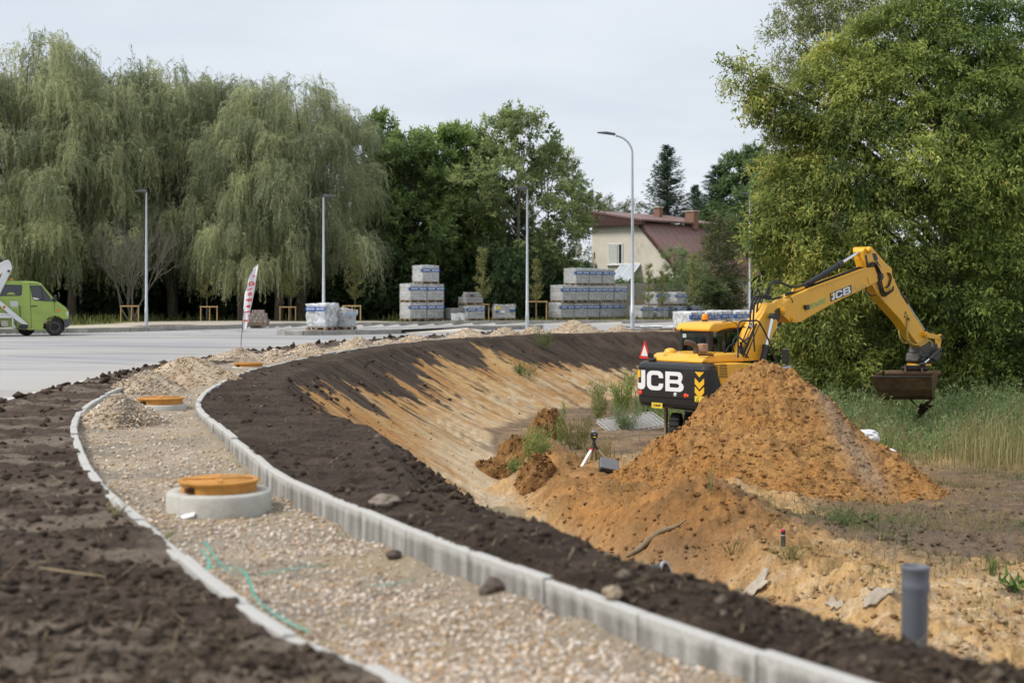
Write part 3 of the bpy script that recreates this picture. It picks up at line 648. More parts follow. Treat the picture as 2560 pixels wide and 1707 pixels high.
# ------------------------------------------------------------------ kerbs and islands
def kerb_material():
    m = bpy.data.materials.new('kerb_concrete'); m.use_nodes = True; n, l = m.node_tree.nodes, m.node_tree.links; b = n['Principled BSDF']
    b.inputs['Roughness'].default_value = .85; b.inputs['Specular IOR Level'].default_value = .25
    tc = n.new('ShaderNodeTexCoord'); oi = n.new('ShaderNodeObjectInfo'); ml = n.new('ShaderNodeMath'); ml.operation = 'MULTIPLY'; ml.inputs[1].default_value = 41
    l.new(oi.outputs['Random'], ml.inputs[0]); cb = n.new('ShaderNodeCombineXYZ'); l.new(ml.outputs[0], cb.inputs[0]); l.new(ml.outputs[0], cb.inputs[1])
    ad = n.new('ShaderNodeVectorMath'); ad.operation = 'ADD'; l.new(tc.outputs['Object'], ad.inputs[0]); l.new(cb.outputs[0], ad.inputs[1])
    mp = n.new('ShaderNodeMapping'); mp.inputs['Scale'].default_value = (8.5, 3, .8); l.new(ad.outputs[0], mp.inputs[0])
    n1 = n.new('ShaderNodeTexNoise'); n1.inputs['Scale'].default_value = 1.0; n1.inputs['Detail'].default_value = 5; l.new(mp.outputs[0], n1.inputs['Vector'])
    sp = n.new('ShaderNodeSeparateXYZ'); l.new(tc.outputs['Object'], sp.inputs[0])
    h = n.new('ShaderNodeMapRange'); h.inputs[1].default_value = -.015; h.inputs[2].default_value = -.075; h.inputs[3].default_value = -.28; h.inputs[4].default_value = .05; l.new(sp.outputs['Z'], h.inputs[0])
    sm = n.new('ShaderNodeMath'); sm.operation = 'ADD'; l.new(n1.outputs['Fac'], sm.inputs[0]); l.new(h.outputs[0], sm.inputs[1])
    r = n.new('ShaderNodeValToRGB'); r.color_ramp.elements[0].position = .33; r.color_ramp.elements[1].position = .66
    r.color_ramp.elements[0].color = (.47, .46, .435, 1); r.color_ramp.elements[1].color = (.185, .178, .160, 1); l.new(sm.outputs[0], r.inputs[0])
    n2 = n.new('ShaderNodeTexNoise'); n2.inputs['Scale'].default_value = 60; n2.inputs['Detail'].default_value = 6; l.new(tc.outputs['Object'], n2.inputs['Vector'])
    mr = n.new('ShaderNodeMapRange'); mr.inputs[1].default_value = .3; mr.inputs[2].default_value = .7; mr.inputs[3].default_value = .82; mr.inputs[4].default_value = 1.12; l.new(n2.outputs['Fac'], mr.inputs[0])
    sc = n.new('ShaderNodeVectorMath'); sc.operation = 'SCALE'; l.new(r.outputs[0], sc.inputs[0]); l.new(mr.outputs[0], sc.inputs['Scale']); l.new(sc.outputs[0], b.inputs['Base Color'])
    bp = n.new('ShaderNodeBump'); bp.inputs['Strength'].default_value = .35; bp.inputs['Distance'].default_value = .01; l.new(n2.outputs['Fac'], bp.inputs['Height']); l.new(bp.outputs[0], b.inputs['Normal'])
    return m
kerb_mat = kerb_material()
far_kerb = M('far_kerb_concrete', (.33, .315, .285), .9, .28, 1.1, .3, 40, dirt=(.17, .15, .125), dirt_amt=.35)
pale_kerb = M('pale_edge_concrete', (.56, .55, .53), .85, .12, 5, .2, 60, dirt=(.30, .25, .20), dirt_amt=.1)
def kerb_line(name, line, L, w, h, ztop, mat, label, piece='kerb_slab', jit=.012, drop=None, off=0.0, keep=None):
    root = empty(name, (0, 0, 0)); setp(root, label, None, None, 'structure')
    mbk = MB(); mbk.bbox((0, 0, -h / 2), (L - .012, w, h), .012, None, 0, 2); proto = None
    s = np.r_[0, np.cumsum(np.linalg.norm(np.diff(line, axis=0), axis=1))]; q = 0.0
    while q + L < s[-1]:
        a = np.array([np.interp(q, s, line[:, k]) for k in (0, 1)]); b = np.array([np.interp(q + L, s, line[:, k]) for k in (0, 1)]); q += L
        c = (a + b) / 2
        if keep is not None and not keep(c): continue
        d = (b - a) / np.linalg.norm(b - a); nrm = np.array([d[1], -d[0]])
        if proto is None: o = mbk.build(piece, mat, root); proto = o
        else: o = proto.copy(); C.objects.link(o)
        z = ztop + random.gauss(0, jit * .6) + (drop(c) if drop else 0)
        o.location = (c[0] + nrm[0] * off, c[1] + nrm[1] * off, z); o.rotation_euler = (random.gauss(0, .022), random.gauss(0, .008), math.atan2(d[1], d[0]) + random.gauss(0, .008))
    return root
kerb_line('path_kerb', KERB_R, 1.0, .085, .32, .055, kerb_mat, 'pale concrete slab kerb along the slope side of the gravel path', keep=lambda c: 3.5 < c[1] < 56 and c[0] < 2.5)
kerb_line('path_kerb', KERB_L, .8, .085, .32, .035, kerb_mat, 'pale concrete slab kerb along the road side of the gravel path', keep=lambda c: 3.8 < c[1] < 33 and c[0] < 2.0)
kerb_line('road_edge_kerb', EDGE, 1.0, .14, .25, .022, pale_kerb, 'flush white concrete strip edging the road', 'edge_slab', .004, off=-.08, keep=lambda c: 9 < c[1] < 48)
kerb_line('far_kerb', FARK, 1.0, .15, .34, .215, far_kerb, 'grey block kerb on the far side of the road', 'kerb_block', .006, keep=lambda c: -34 < c[0] < 26)
# traffic island that carries the two wrapped pallets
ISL = smooth_poly([(-1.2, 70.5), (-4, 67.0), (-7, 64.8), (-9.6, 63.2), (-10.15, 61.8), (-9.7, 60.5), (-8.5, 60.2), (-6.6, 61.4), (-4.65, 63.1)], .3)
isl = kerb_line('traffic_island', ISL, .8, .15, .32, .20, far_kerb, 'grey kerbed traffic island carrying two wrapped pallets', 'kerb_block', .006)
mb = MB(); cx = np.array([-6.4, 63.9]); pts = [(p[0] + (cx[0] - p[0]) * .01, p[1] + (cx[1] - p[1]) * .01, 0.180) for p in ISL]
mb.poly(pts + [(-2.2, 68.0, 0.180)]); o = mb.build('paving', M('island_asphalt', (.36, .36, .365), .8, .1, 2, .2, 90), isl)
if o.data.polygons[0].normal.z < 0: o.data.flip_normals()
mb = MB(); mb.add([(-4.6, 63.05, .012), (-1.2, 67.2, .012), (-2.3, 68.1, .155), (-5.4, 64.2, .155)], [(0, 1, 2, 3)]); mb.add([(-4.6, 63.05, .012), (-5.4, 64.2, .155), (-5.5, 64.2, -.05), (-4.7, 63.0, -.05)], [(0, 1, 2, 3)])
mb.build('ramp', M('ramp_concrete', (.56, .52, .43), .85, .1, 2, .2, 50), isl)
ISL2 = smooth_poly([(-2.7, 67.9), (-1.4, 69.0), (.2, 70.2), (1.3, 71.2), (1.5, 72.0), (.6, 72.2), (-1.0, 71.2)], .3)
isl = kerb_line('traffic_island', ISL2, .8, .15, .32, .20, far_kerb, 'small grey kerbed island end left of the third lamp post', 'kerb_block', .006)
mb = MB(); mb.poly([(p[0], p[1], 0.180) for p in ISL2]); o = mb.build('paving', MATS['island_asphalt'], isl)
if o.data.polygons[0].normal.z < 0: o.data.flip_normals()
# shallow muddy water in the ditch
mb = MB(); wl_ = [(-1.1, 27.6), (-.2, 28.9), (.5, 29.1), (.9, 28.0), (1.0, 26.4), (1.0, 24.0), (.2, 23.2), (-.6, 24.2), (-1.0, 26)]
mb.poly([(x, y, -2.545) for x, y in wl_]); o = mb.build('water', M('muddy_water', (.36, .29, .19), .08, .12, 1.5, 0, spec=.5)); setp(o, kind='structure')
# ------------------------------------------------------------------ trees and shrubs
leaf_mat = M_attr('leaves', .55, .25, 3, 0.0, 0, transl=.48)
bark_mat = M('bark', (.10, .080, .060), .95, .35, 9, .8, 30, stretch=(1, 1, .25))
bark_grey = M('grey_bark', (.17, .15, .125), .95, .3, 9, .6, 30, stretch=(1, 1, .3))
bark_dark = M('dark_bark', (.045, .038, .030), .95, .3, 9, .6, 30, stretch=(1, 1, .3))

def unit(v): return v / np.maximum(np.linalg.norm(v, axis=-1, keepdims=True), 1e-9)
def leaves(P, d, ln, wd, r, diamond=False, face=None):
    n = len(P); s = unit(np.cross(d, unit(r.standard_normal((n, 3))) if face is None else unit(face + r.normal(0, .55, (n, 3))))); ln = np.broadcast_to(ln, n)[:, None]; wd = np.broadcast_to(wd, n)[:, None]
    if diamond:
        nrm = np.cross(d, s)
        V = np.stack([P, P + d * ln * .45 + s * wd * .5 + nrm * wd * .12, P + d * ln, P + d * ln * .45 - s * wd * .5 + nrm * wd * .12], 1)
        F = (np.arange(n) * 4)[:, None, None] + np.array([[0, 1, 2], [0, 2, 3]])[None]
        return V.reshape(-1, 3), F.reshape(-1, 3), 4
    V = np.stack([P - s * wd * .5, P + s * wd * .5, P + d * ln], 1)
    return V.reshape(-1, 3), np.arange(n * 3).reshape(n, 3), 3

def limb(mb, a, b, r0, r1, r, wob=.12, k=6, n=6):
    a = Vector(a); b = Vector(b); L = (b - a).length; pts, rs = [], []
    o = Vector(r.normal(0, wob, 3)) * L; o2 = Vector(r.normal(0, wob * .6, 3)) * L
    for i in range(k + 1):
        t = i / k; p = a.lerp(b, t) + o * (t * (1 - t)) + o2 * math.sin(t * 6.28) * .3 + Vector((0, 0, L * .10 * math.sin(t * math.pi)))
        pts.append(p); rs.append(r0 + (r1 - r0) * t)
    mb.tube(pts, rs, n, cap=False); return pts

def willow(seed, H=16.0, R=4.3, heads=64, strands=22):
    r = np.random.default_rng(seed)
    root = empty('willow_tree'); mb = MB()
    lean = r.normal(0, .05, 2)
    fork = Vector((lean[0] * 4, lean[1] * 4, 3.2 + r.random()))
    limb(mb, (0, 0, -.3), fork, .42, .30, r, .05, 5, 8)
    hp = []
    # domed sub-crowns, each with its own heads
    dom = []; nd = 25
    for i in range(nd):
        a = i * 2.39996 + r.uniform(-.5, .5); t = (i + .5) / nd; zc = H * (.97 - .60 * t) + r.uniform(-.8, .5)
        q = R * min(1.0, .22 + 1.25 * t ** .62) * r.uniform(.72, 1.05); dom.append((math.cos(a) * q, math.sin(a) * q, zc, r.uniform(1.0, 1.9)))
    for i in range(6):
        a = i * 1.05 + r.uniform(-.4, .4); dom.append((math.cos(a) * R * r.uniform(.6, 1.05), math.sin(a) * R * .9, H * r.uniform(.29, .41), r.uniform(.9, 1.4)))
    for d in dom: limb(mb, fork + Vector((0, 0, r.uniform(-.4, 1.5))), (d[0] * .9, d[1] * .9, d[2] - .4), .13, .02, r, .12, 6, 4)
    P, Dr, Cc, Ln = [], [], [], []
    hues = r.uniform(0, 1, len(dom))
    for k, (dx, dy, dz, dr) in enumerate(dom):
        nh = 5
        for j in range(nh):
            el = math.asin(r.uniform(-.15, 1)); az = r.uniform(0, 6.28)
            h = np.array([dx + dr * math.cos(el) * math.cos(az), dy + dr * math.cos(el) * math.sin(az), dz - dr * .4 + dr * .9 * math.sin(el)])
            rad = np.array([h[0] - dx * .5, h[1] - dy * .5]); az0 = math.atan2(rad[1], rad[0])
            for q in range(strands):
                a = az0 + r.normal(0, .8); L = r.uniform(.4, 1.35) + 1.2 * r.random() ** 3 + (1.1 * r.random() if k >= nd else 0); L = min(L, max(.4, h[2] - r.uniform(.7, 2.0)))
                reach = r.uniform(.25, 1.25); rise = r.uniform(.05, .55) * (1 if r.random() > .12 else 2.2); st = h + r.normal(0, .28, 3)
                m = int(6 + L * 8); t = np.linspace(0, 1, m) ** .9
                out = reach * (1 - (1 - t) ** 2); zz = rise * np.sin(np.minimum(t * 3.2, math.pi)) - L * t ** 1.35
                sway = r.normal(0, .12)
                p = np.stack([st[0] + math.cos(a) * out + sway * t ** 2, st[1] + math.sin(a) * out, st[2] + zz], 1)
                tg = unit(np.gradient(p, axis=0))
                hue = np.clip(hues[k] * .62 + r.uniform(0, .42) + (1 - t) * .22 - .14, 0, 1)
                P.append(p); Dr.append(tg); Cc.append(hue); Ln.append(np.full(m, r.uniform(.8, 1.15)))
    P = np.concatenate(P); Dr = np.concatenate(Dr); hue = np.concatenate(Cc); Ln = np.concatenate(Ln)
    P = np.repeat(P, 2, 0) + r.normal(0, .045, (len(P) * 2, 3)); Dr = np.repeat(Dr, 2, 0); hue = np.repeat(hue, 2); Ln = np.repeat(Ln, 2)
    d = unit(Dr + r.normal(0, .42, P.shape) + np.array([0, 0, -.3]))
    col = mixc([.13, .17, .098], [.68, .70, .40], hue) * r.uniform(.72, 1.2, (len(P), 1))
    V, F, k = leaves(P, d, r.uniform(.17, .33, len(P)) * Ln, r.uniform(.030, .052, len(P)), r)
    mesh_np('crown', V, F, np.repeat(col, k, 0), leaf_mat, root)
    mb.build('trunk', bark_mat, root); return root

def broadleaf(name, lobes, base, trunk_r, leaf, colA, colB, seed, per=34, lv=26, diamond=False, fork=.28, droop=.0, bark=None, tipcol=None, twig=.55, wobble=.10, extra=(), flat=.75, limbs=True, hvar=.15, gold=None):
    """lobes: (x, y, z, r) clumps of foliage relative to the base"""
    r = np.random.default_rng(seed); root = empty(name, base); mb = MB()
    lo = np.array([l[:4] for l in lobes], float); zmax = lo[:, 2].max(); cen = lo[:, :2].mean(0)
    fz = zmax * fork; f = Vector((cen[0] * .25, cen[1] * .25, fz)); limb(mb, (0, 0, -.3), f, trunk_r, trunk_r * .75, r, .05, 5, 8)
    top = Vector((cen[0] * .7, cen[1] * .7, zmax * .82)); spine = limb(mb, f, top, trunk_r * .72, trunk_r * .12, r, .06, 8, 6)
    P, Dd, Hh, Nn, Sz = [], [], [], [], []
    for (x, y, z, q) in lo:
        if limbs:
            zt = np.clip(z - np.hypot(x - cen[0], y - cen[1]) * .7, fz * .9, zmax * .75); tt = (zt - fz) / max(.1, top.z - fz); si = int(np.clip(tt, 0, .95) * (len(spine) - 1))
            limb(mb, spine[si] if tt > 0 else f, (x, y, z), trunk_r * .28, trunk_r * .05, r, wobble, 6, 5)
        hue0 = r.uniform(-hvar, hvar); o = np.array([x - cen[0] * .8, y - cen[1] * .8, (z - zmax * .55) * .9]); o = o / max(np.linalg.norm(o), .1)
        n = max(4, int(per * q * q))
        dv = unit(r.standard_normal((n, 3)) + o * .55 + np.array([0, 0, .30])); rr = q * r.uniform(.35, 1.0, (n, 1)) ** .6
        c = np.array([x, y, z]) + dv * rr * np.array([1, 1, flat])
        ax = unit(dv + r.normal(0, .35, (n, 3)) + np.array([0, 0, .25 - droop])); L = twig * r.uniform(.6, 1.4, n)
        t = r.random((n, lv)); p = c[:, None] + ax[:, None] * (t * L[:, None])[..., None] + r.normal(0, .13 * twig / .55, (n, lv, 3)) * np.array([1, 1, .7])
        p[..., 2] -= droop * (t * L[:, None]) ** 2 * .8
        dl = unit(ax[:, None] * .7 + r.normal(0, .75, (n, lv, 3)) + np.array([0, 0, -.25 - droop * .8]))
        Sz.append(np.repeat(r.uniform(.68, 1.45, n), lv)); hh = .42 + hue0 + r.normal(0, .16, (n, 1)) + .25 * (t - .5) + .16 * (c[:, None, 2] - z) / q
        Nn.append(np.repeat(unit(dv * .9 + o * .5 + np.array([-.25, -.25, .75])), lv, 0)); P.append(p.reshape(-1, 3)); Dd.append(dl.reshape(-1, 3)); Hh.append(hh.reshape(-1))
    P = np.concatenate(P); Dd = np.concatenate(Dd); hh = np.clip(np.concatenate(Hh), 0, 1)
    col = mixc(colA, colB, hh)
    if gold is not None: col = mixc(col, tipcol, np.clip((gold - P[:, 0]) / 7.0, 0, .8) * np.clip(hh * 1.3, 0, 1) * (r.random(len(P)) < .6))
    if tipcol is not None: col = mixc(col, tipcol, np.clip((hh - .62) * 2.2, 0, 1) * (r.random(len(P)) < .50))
    col = col * r.uniform(.75, 1.22, (len(P), 1))
    Sz = np.concatenate(Sz); V, F, k = leaves(P, Dd, leaf[0] * Sz * r.uniform(.7, 1.3, len(P)), leaf[1] * Sz * r.uniform(.7, 1.3, len(P)), r, diamond, np.concatenate(Nn))
    mesh_np('crown', V, F, np.repeat(col, k, 0), leaf_mat, root); mb.build('trunk', bark or bark_mat, root); return root
def lobe_set(seed, H, R, n, z0=.25, rr=(.9, 1.7), top=.97, shape=1.0):
    r = np.random.default_rng(seed); out = []
    for i in range(n):
        a = i * 2.39996 + r.uniform(-.5, .5); t = (i + .5) / n; z = H * (z0 + (top - z0) * t); prof = math.sin(math.pi * min(1, (.16 + .84 * t)) ** shape) ** .6 if t < .98 else .1
        q = R * prof * math.sqrt(r.uniform(.15, 1)); out.append((math.cos(a) * q, math.sin(a) * q, z - .5 + r.normal(0, .3), r.uniform(*rr)))
    return out

def spruce(name, base, H, R, seed, colA=(.028, .050, .034), colB=(.100, .150, .095), z0=.04):
    r = np.random.default_rng(seed); root = empty(name, base); mb = MB(); mb.tube([(0, 0, -.3), (0, 0, H * .5), (0, 0, H)], [H * .018, H * .011, .02], 7, cap=False)
    P, Dd, Hh = [], [], []; z = H * z0
    while z < H * .985:
        t = z / H; L0 = R * (1 - t) ** .85 * 1.0 + .12; nb = int(7 + 3 * (1 - t))
        for i in range(nb):
            a = r.uniform(0, 6.28); L = L0 * r.uniform(.7, 1.12); m = int(8 + L * 16); s = r.random(m)
            up = .10 + .5 * t; zz = z + L * s * (up - .42 * (1 - t)) - .20 * L * s * (1 - s) + .28 * L * np.maximum(0, s - .6) ** 1.5
            wid = .32 * (1 - s * .75) * min(1, L); lat = r.normal(0, 1, m) * wid * .55
            p = np.stack([math.cos(a) * L * s - math.sin(a) * lat, math.sin(a) * L * s + math.cos(a) * lat, zz + r.normal(0, .04, m) - np.abs(lat) * .25], 1)
            dl = unit(np.stack([math.cos(a) - math.sin(a) * np.sign(lat) * .8, math.sin(a) + math.cos(a) * np.sign(lat) * .8, np.full(m, -.15)], 1) + r.normal(0, .3, (m, 3)))
            P.append(p); Dd.append(dl); Hh.append(np.clip(.3 + .5 * s + r.normal(0, .15), 0, 1))
            if L > .5: mb.tube([(0, 0, z), (math.cos(a) * L * .9, math.sin(a) * L * .9, z + L * .9 * (up - .42 * (1 - t)))], [.03, .008], 4, cap=False)
        z += .17 + .16 * (1 - t)
    P = np.concatenate(P); Dd = np.concatenate(Dd); hh = np.concatenate(Hh); col = mixc(colA, colB, hh) * r.uniform(.75, 1.2, (len(P), 1))
    V, F, k = leaves(P, Dd, r.uniform(.2, .42, len(P)), r.uniform(.06, .10, len(P)), r)
    mesh_np('crown', V, F, np.repeat(col, k, 0), leaf_mat, root); mb.build('trunk', bark_dark, root); return root

# weeping willows on the left
wa, wb = willow(11), willow(23, 15.0, 4.5)
def place(o, u, Y, sx, sz, rz, label, cat='tree', group=None):
    x = (u * 1.08844 - U0) / FPX * Y; o.location = (x, Y, .10); o.scale = (sx, sx, sz); o.rotation_euler = (0, 0, rz)
    setp(o, label, cat, group)
WG = 'weeping willows along the road'
place(wa, 62, 89, 1.08, 1.13, .3, 'tallest weeping willow, above the green van', group=WG)
place(wb, 232, 91, 1.0, 1.12, 1.2, 'weeping willow behind the bare shrub and the left straight lamp post', group=WG)
for src, u, Y, sx, sz, rz, lab in ((wa, 398, 92, .95, 1.05, 2.2, 'weeping willow with a tall narrow peak left of the white flag'), (wb, 545, 95, 1.05, 1.08, 3.9, 'grey green weeping willow rising straight above the white flag'),
                                   (wa, 690, 89, .98, .95, 4.4, 'weeping willow trailing down behind the middle straight lamp post'), (wb, 752, 93, .70, .92, 5.3, 'slim right hand willow bordering the dark broadleaf trees'),
                                   (wb, -75, 92, 1.1, 1.1, .2, 'weeping willow cut by the left edge behind the white lift arm'), (wa, 555, 87.5, .62, .86, 1.3, 'small yellowish willow in front of its taller neighbours'),
                                   (wb, 165, 87.5, .75, .80, 2.9, 'low willow draping behind the cab of the van'), (wa, 640, 87.2, .70, .74, 5.6, 'low willow hanging between the flag and the wrapped pallets'),
                                   (wb, 140, 97, 1.0, 1.05, 4.6, 'back row willow between the tallest willow and the bare tree'), (wa, 320, 98, 1.0, 1.02, 5.0, 'back row willow right behind the left straight lamp post'), (wb, 470, 99, 1.0, 1.08, 1.9, 'back row willow showing between the two peaks left of the flag')):
    place(copy_tree(src), u, Y, sx, sz, rz, lab, group=WG)
# dark broadleaf trees in the middle
DG = dict(colA=(.05, .09, .030), colB=(.35, .46, .15))
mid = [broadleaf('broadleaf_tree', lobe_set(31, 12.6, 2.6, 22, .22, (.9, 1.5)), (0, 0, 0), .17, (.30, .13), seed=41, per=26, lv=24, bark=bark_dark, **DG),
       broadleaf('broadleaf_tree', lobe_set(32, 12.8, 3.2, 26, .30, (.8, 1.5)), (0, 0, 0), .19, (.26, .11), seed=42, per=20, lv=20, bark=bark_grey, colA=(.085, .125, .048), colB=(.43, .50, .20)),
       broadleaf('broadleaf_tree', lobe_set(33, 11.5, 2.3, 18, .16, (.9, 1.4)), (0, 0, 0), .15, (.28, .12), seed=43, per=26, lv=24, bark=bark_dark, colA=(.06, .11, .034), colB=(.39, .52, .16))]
used_ = [False] * 3
def mid_tree(k, u, Y, sx, sz, rz, lab, grp):
    o = copy_tree(mid[k]) if used_[k] else mid[k]; used_[k] = True; place(o, u, Y, sx, sz, rz, lab, group=grp)
MG = 'broadleaf trees behind the pallets'
for a in ((0, 862, 97, .75, 1.12, 0, 'dark slender tree with a spiky top beside the last willow'), (0, 945, 95, 1.0, 1.0, 1.1, 'dark broadleaf tree directly above the three tier pallet stack'), (2, 1035, 97, 1.05, 1.16, 2.0, 'green tree just right of the three tier pallet stack'),
          (0, 1105, 99, .9, 1.02, 3.1, 'darker tree half hidden left of the airy alder'), (1, 1192, 95, 1.12, 1.09, 0, 'tall airy tree with visible grey limbs behind the third straight lamp post'), (1, 1258, 98, .85, .93, 2.5, 'loose tree at the right end of the row beside the open sky'),
          (2, 1000, 101, 1.1, .95, 4.0, 'tree filling the gap behind the spiky and the green trees'), (2, 900, 103, 1.1, .98, 5.0, 'back row tree between willow and dark broadleaf')):
    mid_tree(*a, MG)
# undergrowth
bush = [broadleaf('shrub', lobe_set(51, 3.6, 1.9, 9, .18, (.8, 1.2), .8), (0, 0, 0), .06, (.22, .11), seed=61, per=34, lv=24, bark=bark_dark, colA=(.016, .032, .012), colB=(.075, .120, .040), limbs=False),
        broadleaf('shrub', lobe_set(52, 3.2, 2.2, 9, .18, (.8, 1.2), .8), (0, 0, 0), .06, (.22, .10), seed=62, per=34, lv=24, bark=bark_dark, colA=(.06, .11, .028), colB=(.25, .36, .085), limbs=False)]
ub = [False] * 2
def shrub(k, u, Y, sx, sz, rz, lab, grp=None, z=None):
    o = copy_tree(bush[k]) if ub[k] else bush[k]; ub[k] = True; place(o, u, Y, sx, sz, rz, lab, 'shrub', grp)
SG = 'dark shrubs under the trees'
names = ['behind the green van', 'behind the bare shrub', 'left of the white flag', 'behind the white flag', 'right of the white flag', 'behind the two wrapped pallets', 'right of the middle straight lamp post', 'left of the three tier pallet stack', 'behind the three tier pallet stack', 'right of the three tier stack', 'behind the single slab pallet', 'left of the third straight lamp post']
for i, nm in enumerate(names):
    shrub(0, 30 + i * 103 + 12 * math.sin(i * 3), 94 + 2.5 * math.sin(i * 2.1), 1.35 + .2 * math.sin(i), 1.35 + .35 * math.cos(i * 1.7), i * 1.3, 'dark undergrowth shrub ' + nm, SG)
for i in range(9):
    shrub(0, -20 + i * 150, 101 + (i % 2) * 2, 2.1, 2.3 + .3 * math.sin(i * 2), i * .9, 'deep dark thicket shrub in the shade behind the tree trunks', 'thicket behind the trunks')
shrub(1, 1262, 101, .9, 1.25, .4, 'bright green shrub right of the third straight lamp post', 'bright shrubs by the house')
shrub(1, 1290, 103, 1.0, 1.35, 1.4, 'bright green shrub behind the black triangular sign', 'bright shrubs by the house')
shrub(0, 1312, 106, 1.0, 1.5, 2.4, 'dark green bush touching the cream house wall')
# round the house
o = spruce('spruce_tree', (0, 0, 0), 13.6, 4.6, 71); place(o, 1533, 128, 1.05, 1.03, 0, 'tall dark spruce with a pointed tip behind the house roof')
o.location.z = 1.2
o2 = copy_tree(o); place(o2, 1648, 138, 1.3, .98, 1.7, 'second dark spruce, blunter, right of the tall spruce'); o2.location.z = 1.0
o2 = copy_tree(o); place(o2, 1597, 142, .8, .86, 2.7, 'small spruce in the gap between the two big spruces'); o2.location.z = 1.0
birch = [broadleaf('birch_tree', lobe_set(35, 10.5, 2.1, 16, .3, (.7, 1.2)), (0, 0, 0), .12, (.24, .07), seed=44, per=20, lv=20, droop=.8, bark=bark_grey, colA=(.12, .145, .085), colB=(.30, .33, .19))]
place(birch[0], 1385, 140, 1.0, 1.13, 0, 'hazy birch left of the curved lamp post above the roof', group='birches behind the roof')
o2 = copy_tree(birch[0]); place(o2, 1440, 143, 1.05, 1.12, 2.0, 'hazy birch right behind the curved lamp post', group='birches behind the roof')
round_ = broadleaf('broadleaf_tree', lobe_set(36, 15, 5.5, 34, .2, (1.2, 2.2)), (0, 0, 0), .28, (.38, .17), seed=45, per=15, lv=22, colA=(.06, .105, .040), colB=(.22, .32, .12))
place(round_, 1735, 135, 1.05, 1.02, 0, 'round topped green tree behind the yellow leaved maple')
o2 = copy_tree(round_); place(o2, 1850, 118, 1.0, .9, 1.9, 'round green tree mostly hidden behind the maple, right of its twin')
thuja = broadleaf('thuja_tree', [(0, 0, .9 + i * .62, 1.25 - .08 * i - .05 * (i % 2)) for i in range(9)] + [(.9 * math.cos(i * 2.1), .9 * math.sin(i * 2.1), 1.2 + i * .5, .8 - .05 * i) for i in range(8)], (0, 0, 0), .12, (.20, .055), seed=46, per=52, lv=26, bark=bark_mat, colA=(.05, .068, .03), colB=(.24, .26, .105), limbs=False, flat=1.0)
place(thuja, 1652, 97, 1.10, 1.06, .3, 'conical brownish green thuja in front of the house')
fruit = broadleaf('fruit_tree', lobe_set(37, 5.6, 2.0, 12, .25, (.7, 1.1)), (0, 0, 0), .09, (.18, .085), seed=47, per=34, lv=22, colA=(.075, .12, .05), colB=(.34, .41, .18))
place(fruit, 1560, 101, .82, .86, .8, 'pale leaved fruit tree before the brown roof')
o2 = copy_tree(fruit); place(o2, 1600, 95, .8, .66, 3.0, 'small fruit tree between the pale one and the thuja')
# hedge behind the concrete wall
hb = broadleaf('clipped_hedge', [(-6 + i * .62, .1 * math.sin(i), 1.95 + .1 * math.sin(i * 1.9), .52) for i in range(20)], (0, 0, 0), .04, (.14, .07), seed=48, per=120, lv=22, colA=(.04, .085, .02), colB=(.17, .27, .06), limbs=False)
place(hb, 1440, 104, 1, 1.0, 0, 'green clipped hedge along the top of the cream wall', 'hedge')
# yellowing ash leaved maple on the right
def lob(u, v, Y, r_): p = at(u * 1.08844, v * 1.08844, Y); return (p.x - 14.6, p.y - 48.0, p.z + 2.15, r_)
rr_ = np.random.default_rng(5)
ML = [lob(u, v, Y, r_) for u, v, Y, r_ in (
    (1702, 165, 46, .42), (1730, 190, 46, .5), (1765, 225, 46, .6), (1800, 260, 46, .7), (1850, 290, 46.3, .9), (1825, 318, 46.5, .55), (1772, 262, 46.4, .5), (1745, 232, 46.2, .42), (1860, 330, 46.5, .8), (1787, 405, 45.6, .62), (1832, 440, 45.6, .9), (1782, 480, 45.2, .6), (1777, 545, 45, .62), (1832, 520, 45.2, .9), (1812, 600, 45, .8),
    (1872, 590, 45, .9), (1817, 670, 44.8, .6), (1882, 680, 44.8, .9), (1862, 760, 44.6, .9), (1900, 740, 44.8, 1.0), (1902, 840, 44.8, .9), (1950, 830, 45, 1.0), (1890, 210, 47, 1.0), (1940, 150, 47, 1.1), (1905, 330, 46.5, 1.1), (1902, 400, 46, 1.1), (1912, 480, 45.5, 1.1), (2010, 100, 47, 1.2), (2090, 60, 46.5, 1.2), (2180, 20, 46.5, 1.2),
    (2000, 220, 46, 1.2), (2100, 170, 45.6, 1.2), (2210, 120, 45.6, 1.2), (2300, 70, 46, 1.3), (1960, 300, 45.6, 1.1), (2060, 300, 45.2, 1.1), (2160, 270, 45, 1.1), (2260, 230, 45, 1.2), (2345, 190, 45.4, 1.2), (1960, 420, 45, 1.1), (2060, 420, 45, 1.0), (2140, 400, 44.2, .9), (2240, 380, 44.6, 1.1), (2330, 340, 44.8, 1.1), (1940, 540, 44.8, 1.0),
    (2020, 520, 44.4, .8), (2110, 350, 44, .7), (2190, 470, 44.4, 1.0), (2310, 480, 44.6, 1.0), (2240, 560, 44.6, .9), (2080, 590, 44.8, .9), (2330, 610, 44.6, 1.0), (2160, 660, 44.8, .9), (2260, 700, 44.8, 1.0), (2345, 750, 44.8, 1.0), (2210, 790, 45.2, .9), (2080, 740, 45.2, .9), (2030, 660, 45, .9), (1960, 640, 44.8, 1.0), (2320, 850, 45, .9), (2080, 850, 45.6, .9), (2200, 870, 45.8, .8), (2270, 410, 44, .6), (2350, 420, 44.2, .8))]
for i in range(30):
    ML.append((rr_.normal(1.8, 3.2), rr_.uniform(-1.0, 3.5), rr_.uniform(1.0, 13.2), rr_.uniform(.8, 1.3)))
for i in range(24): ML.append((rr_.uniform(1, 8.5), rr_.uniform(-1, 3.5), rr_.uniform(1, 13), rr_.uniform(.9, 1.4)))
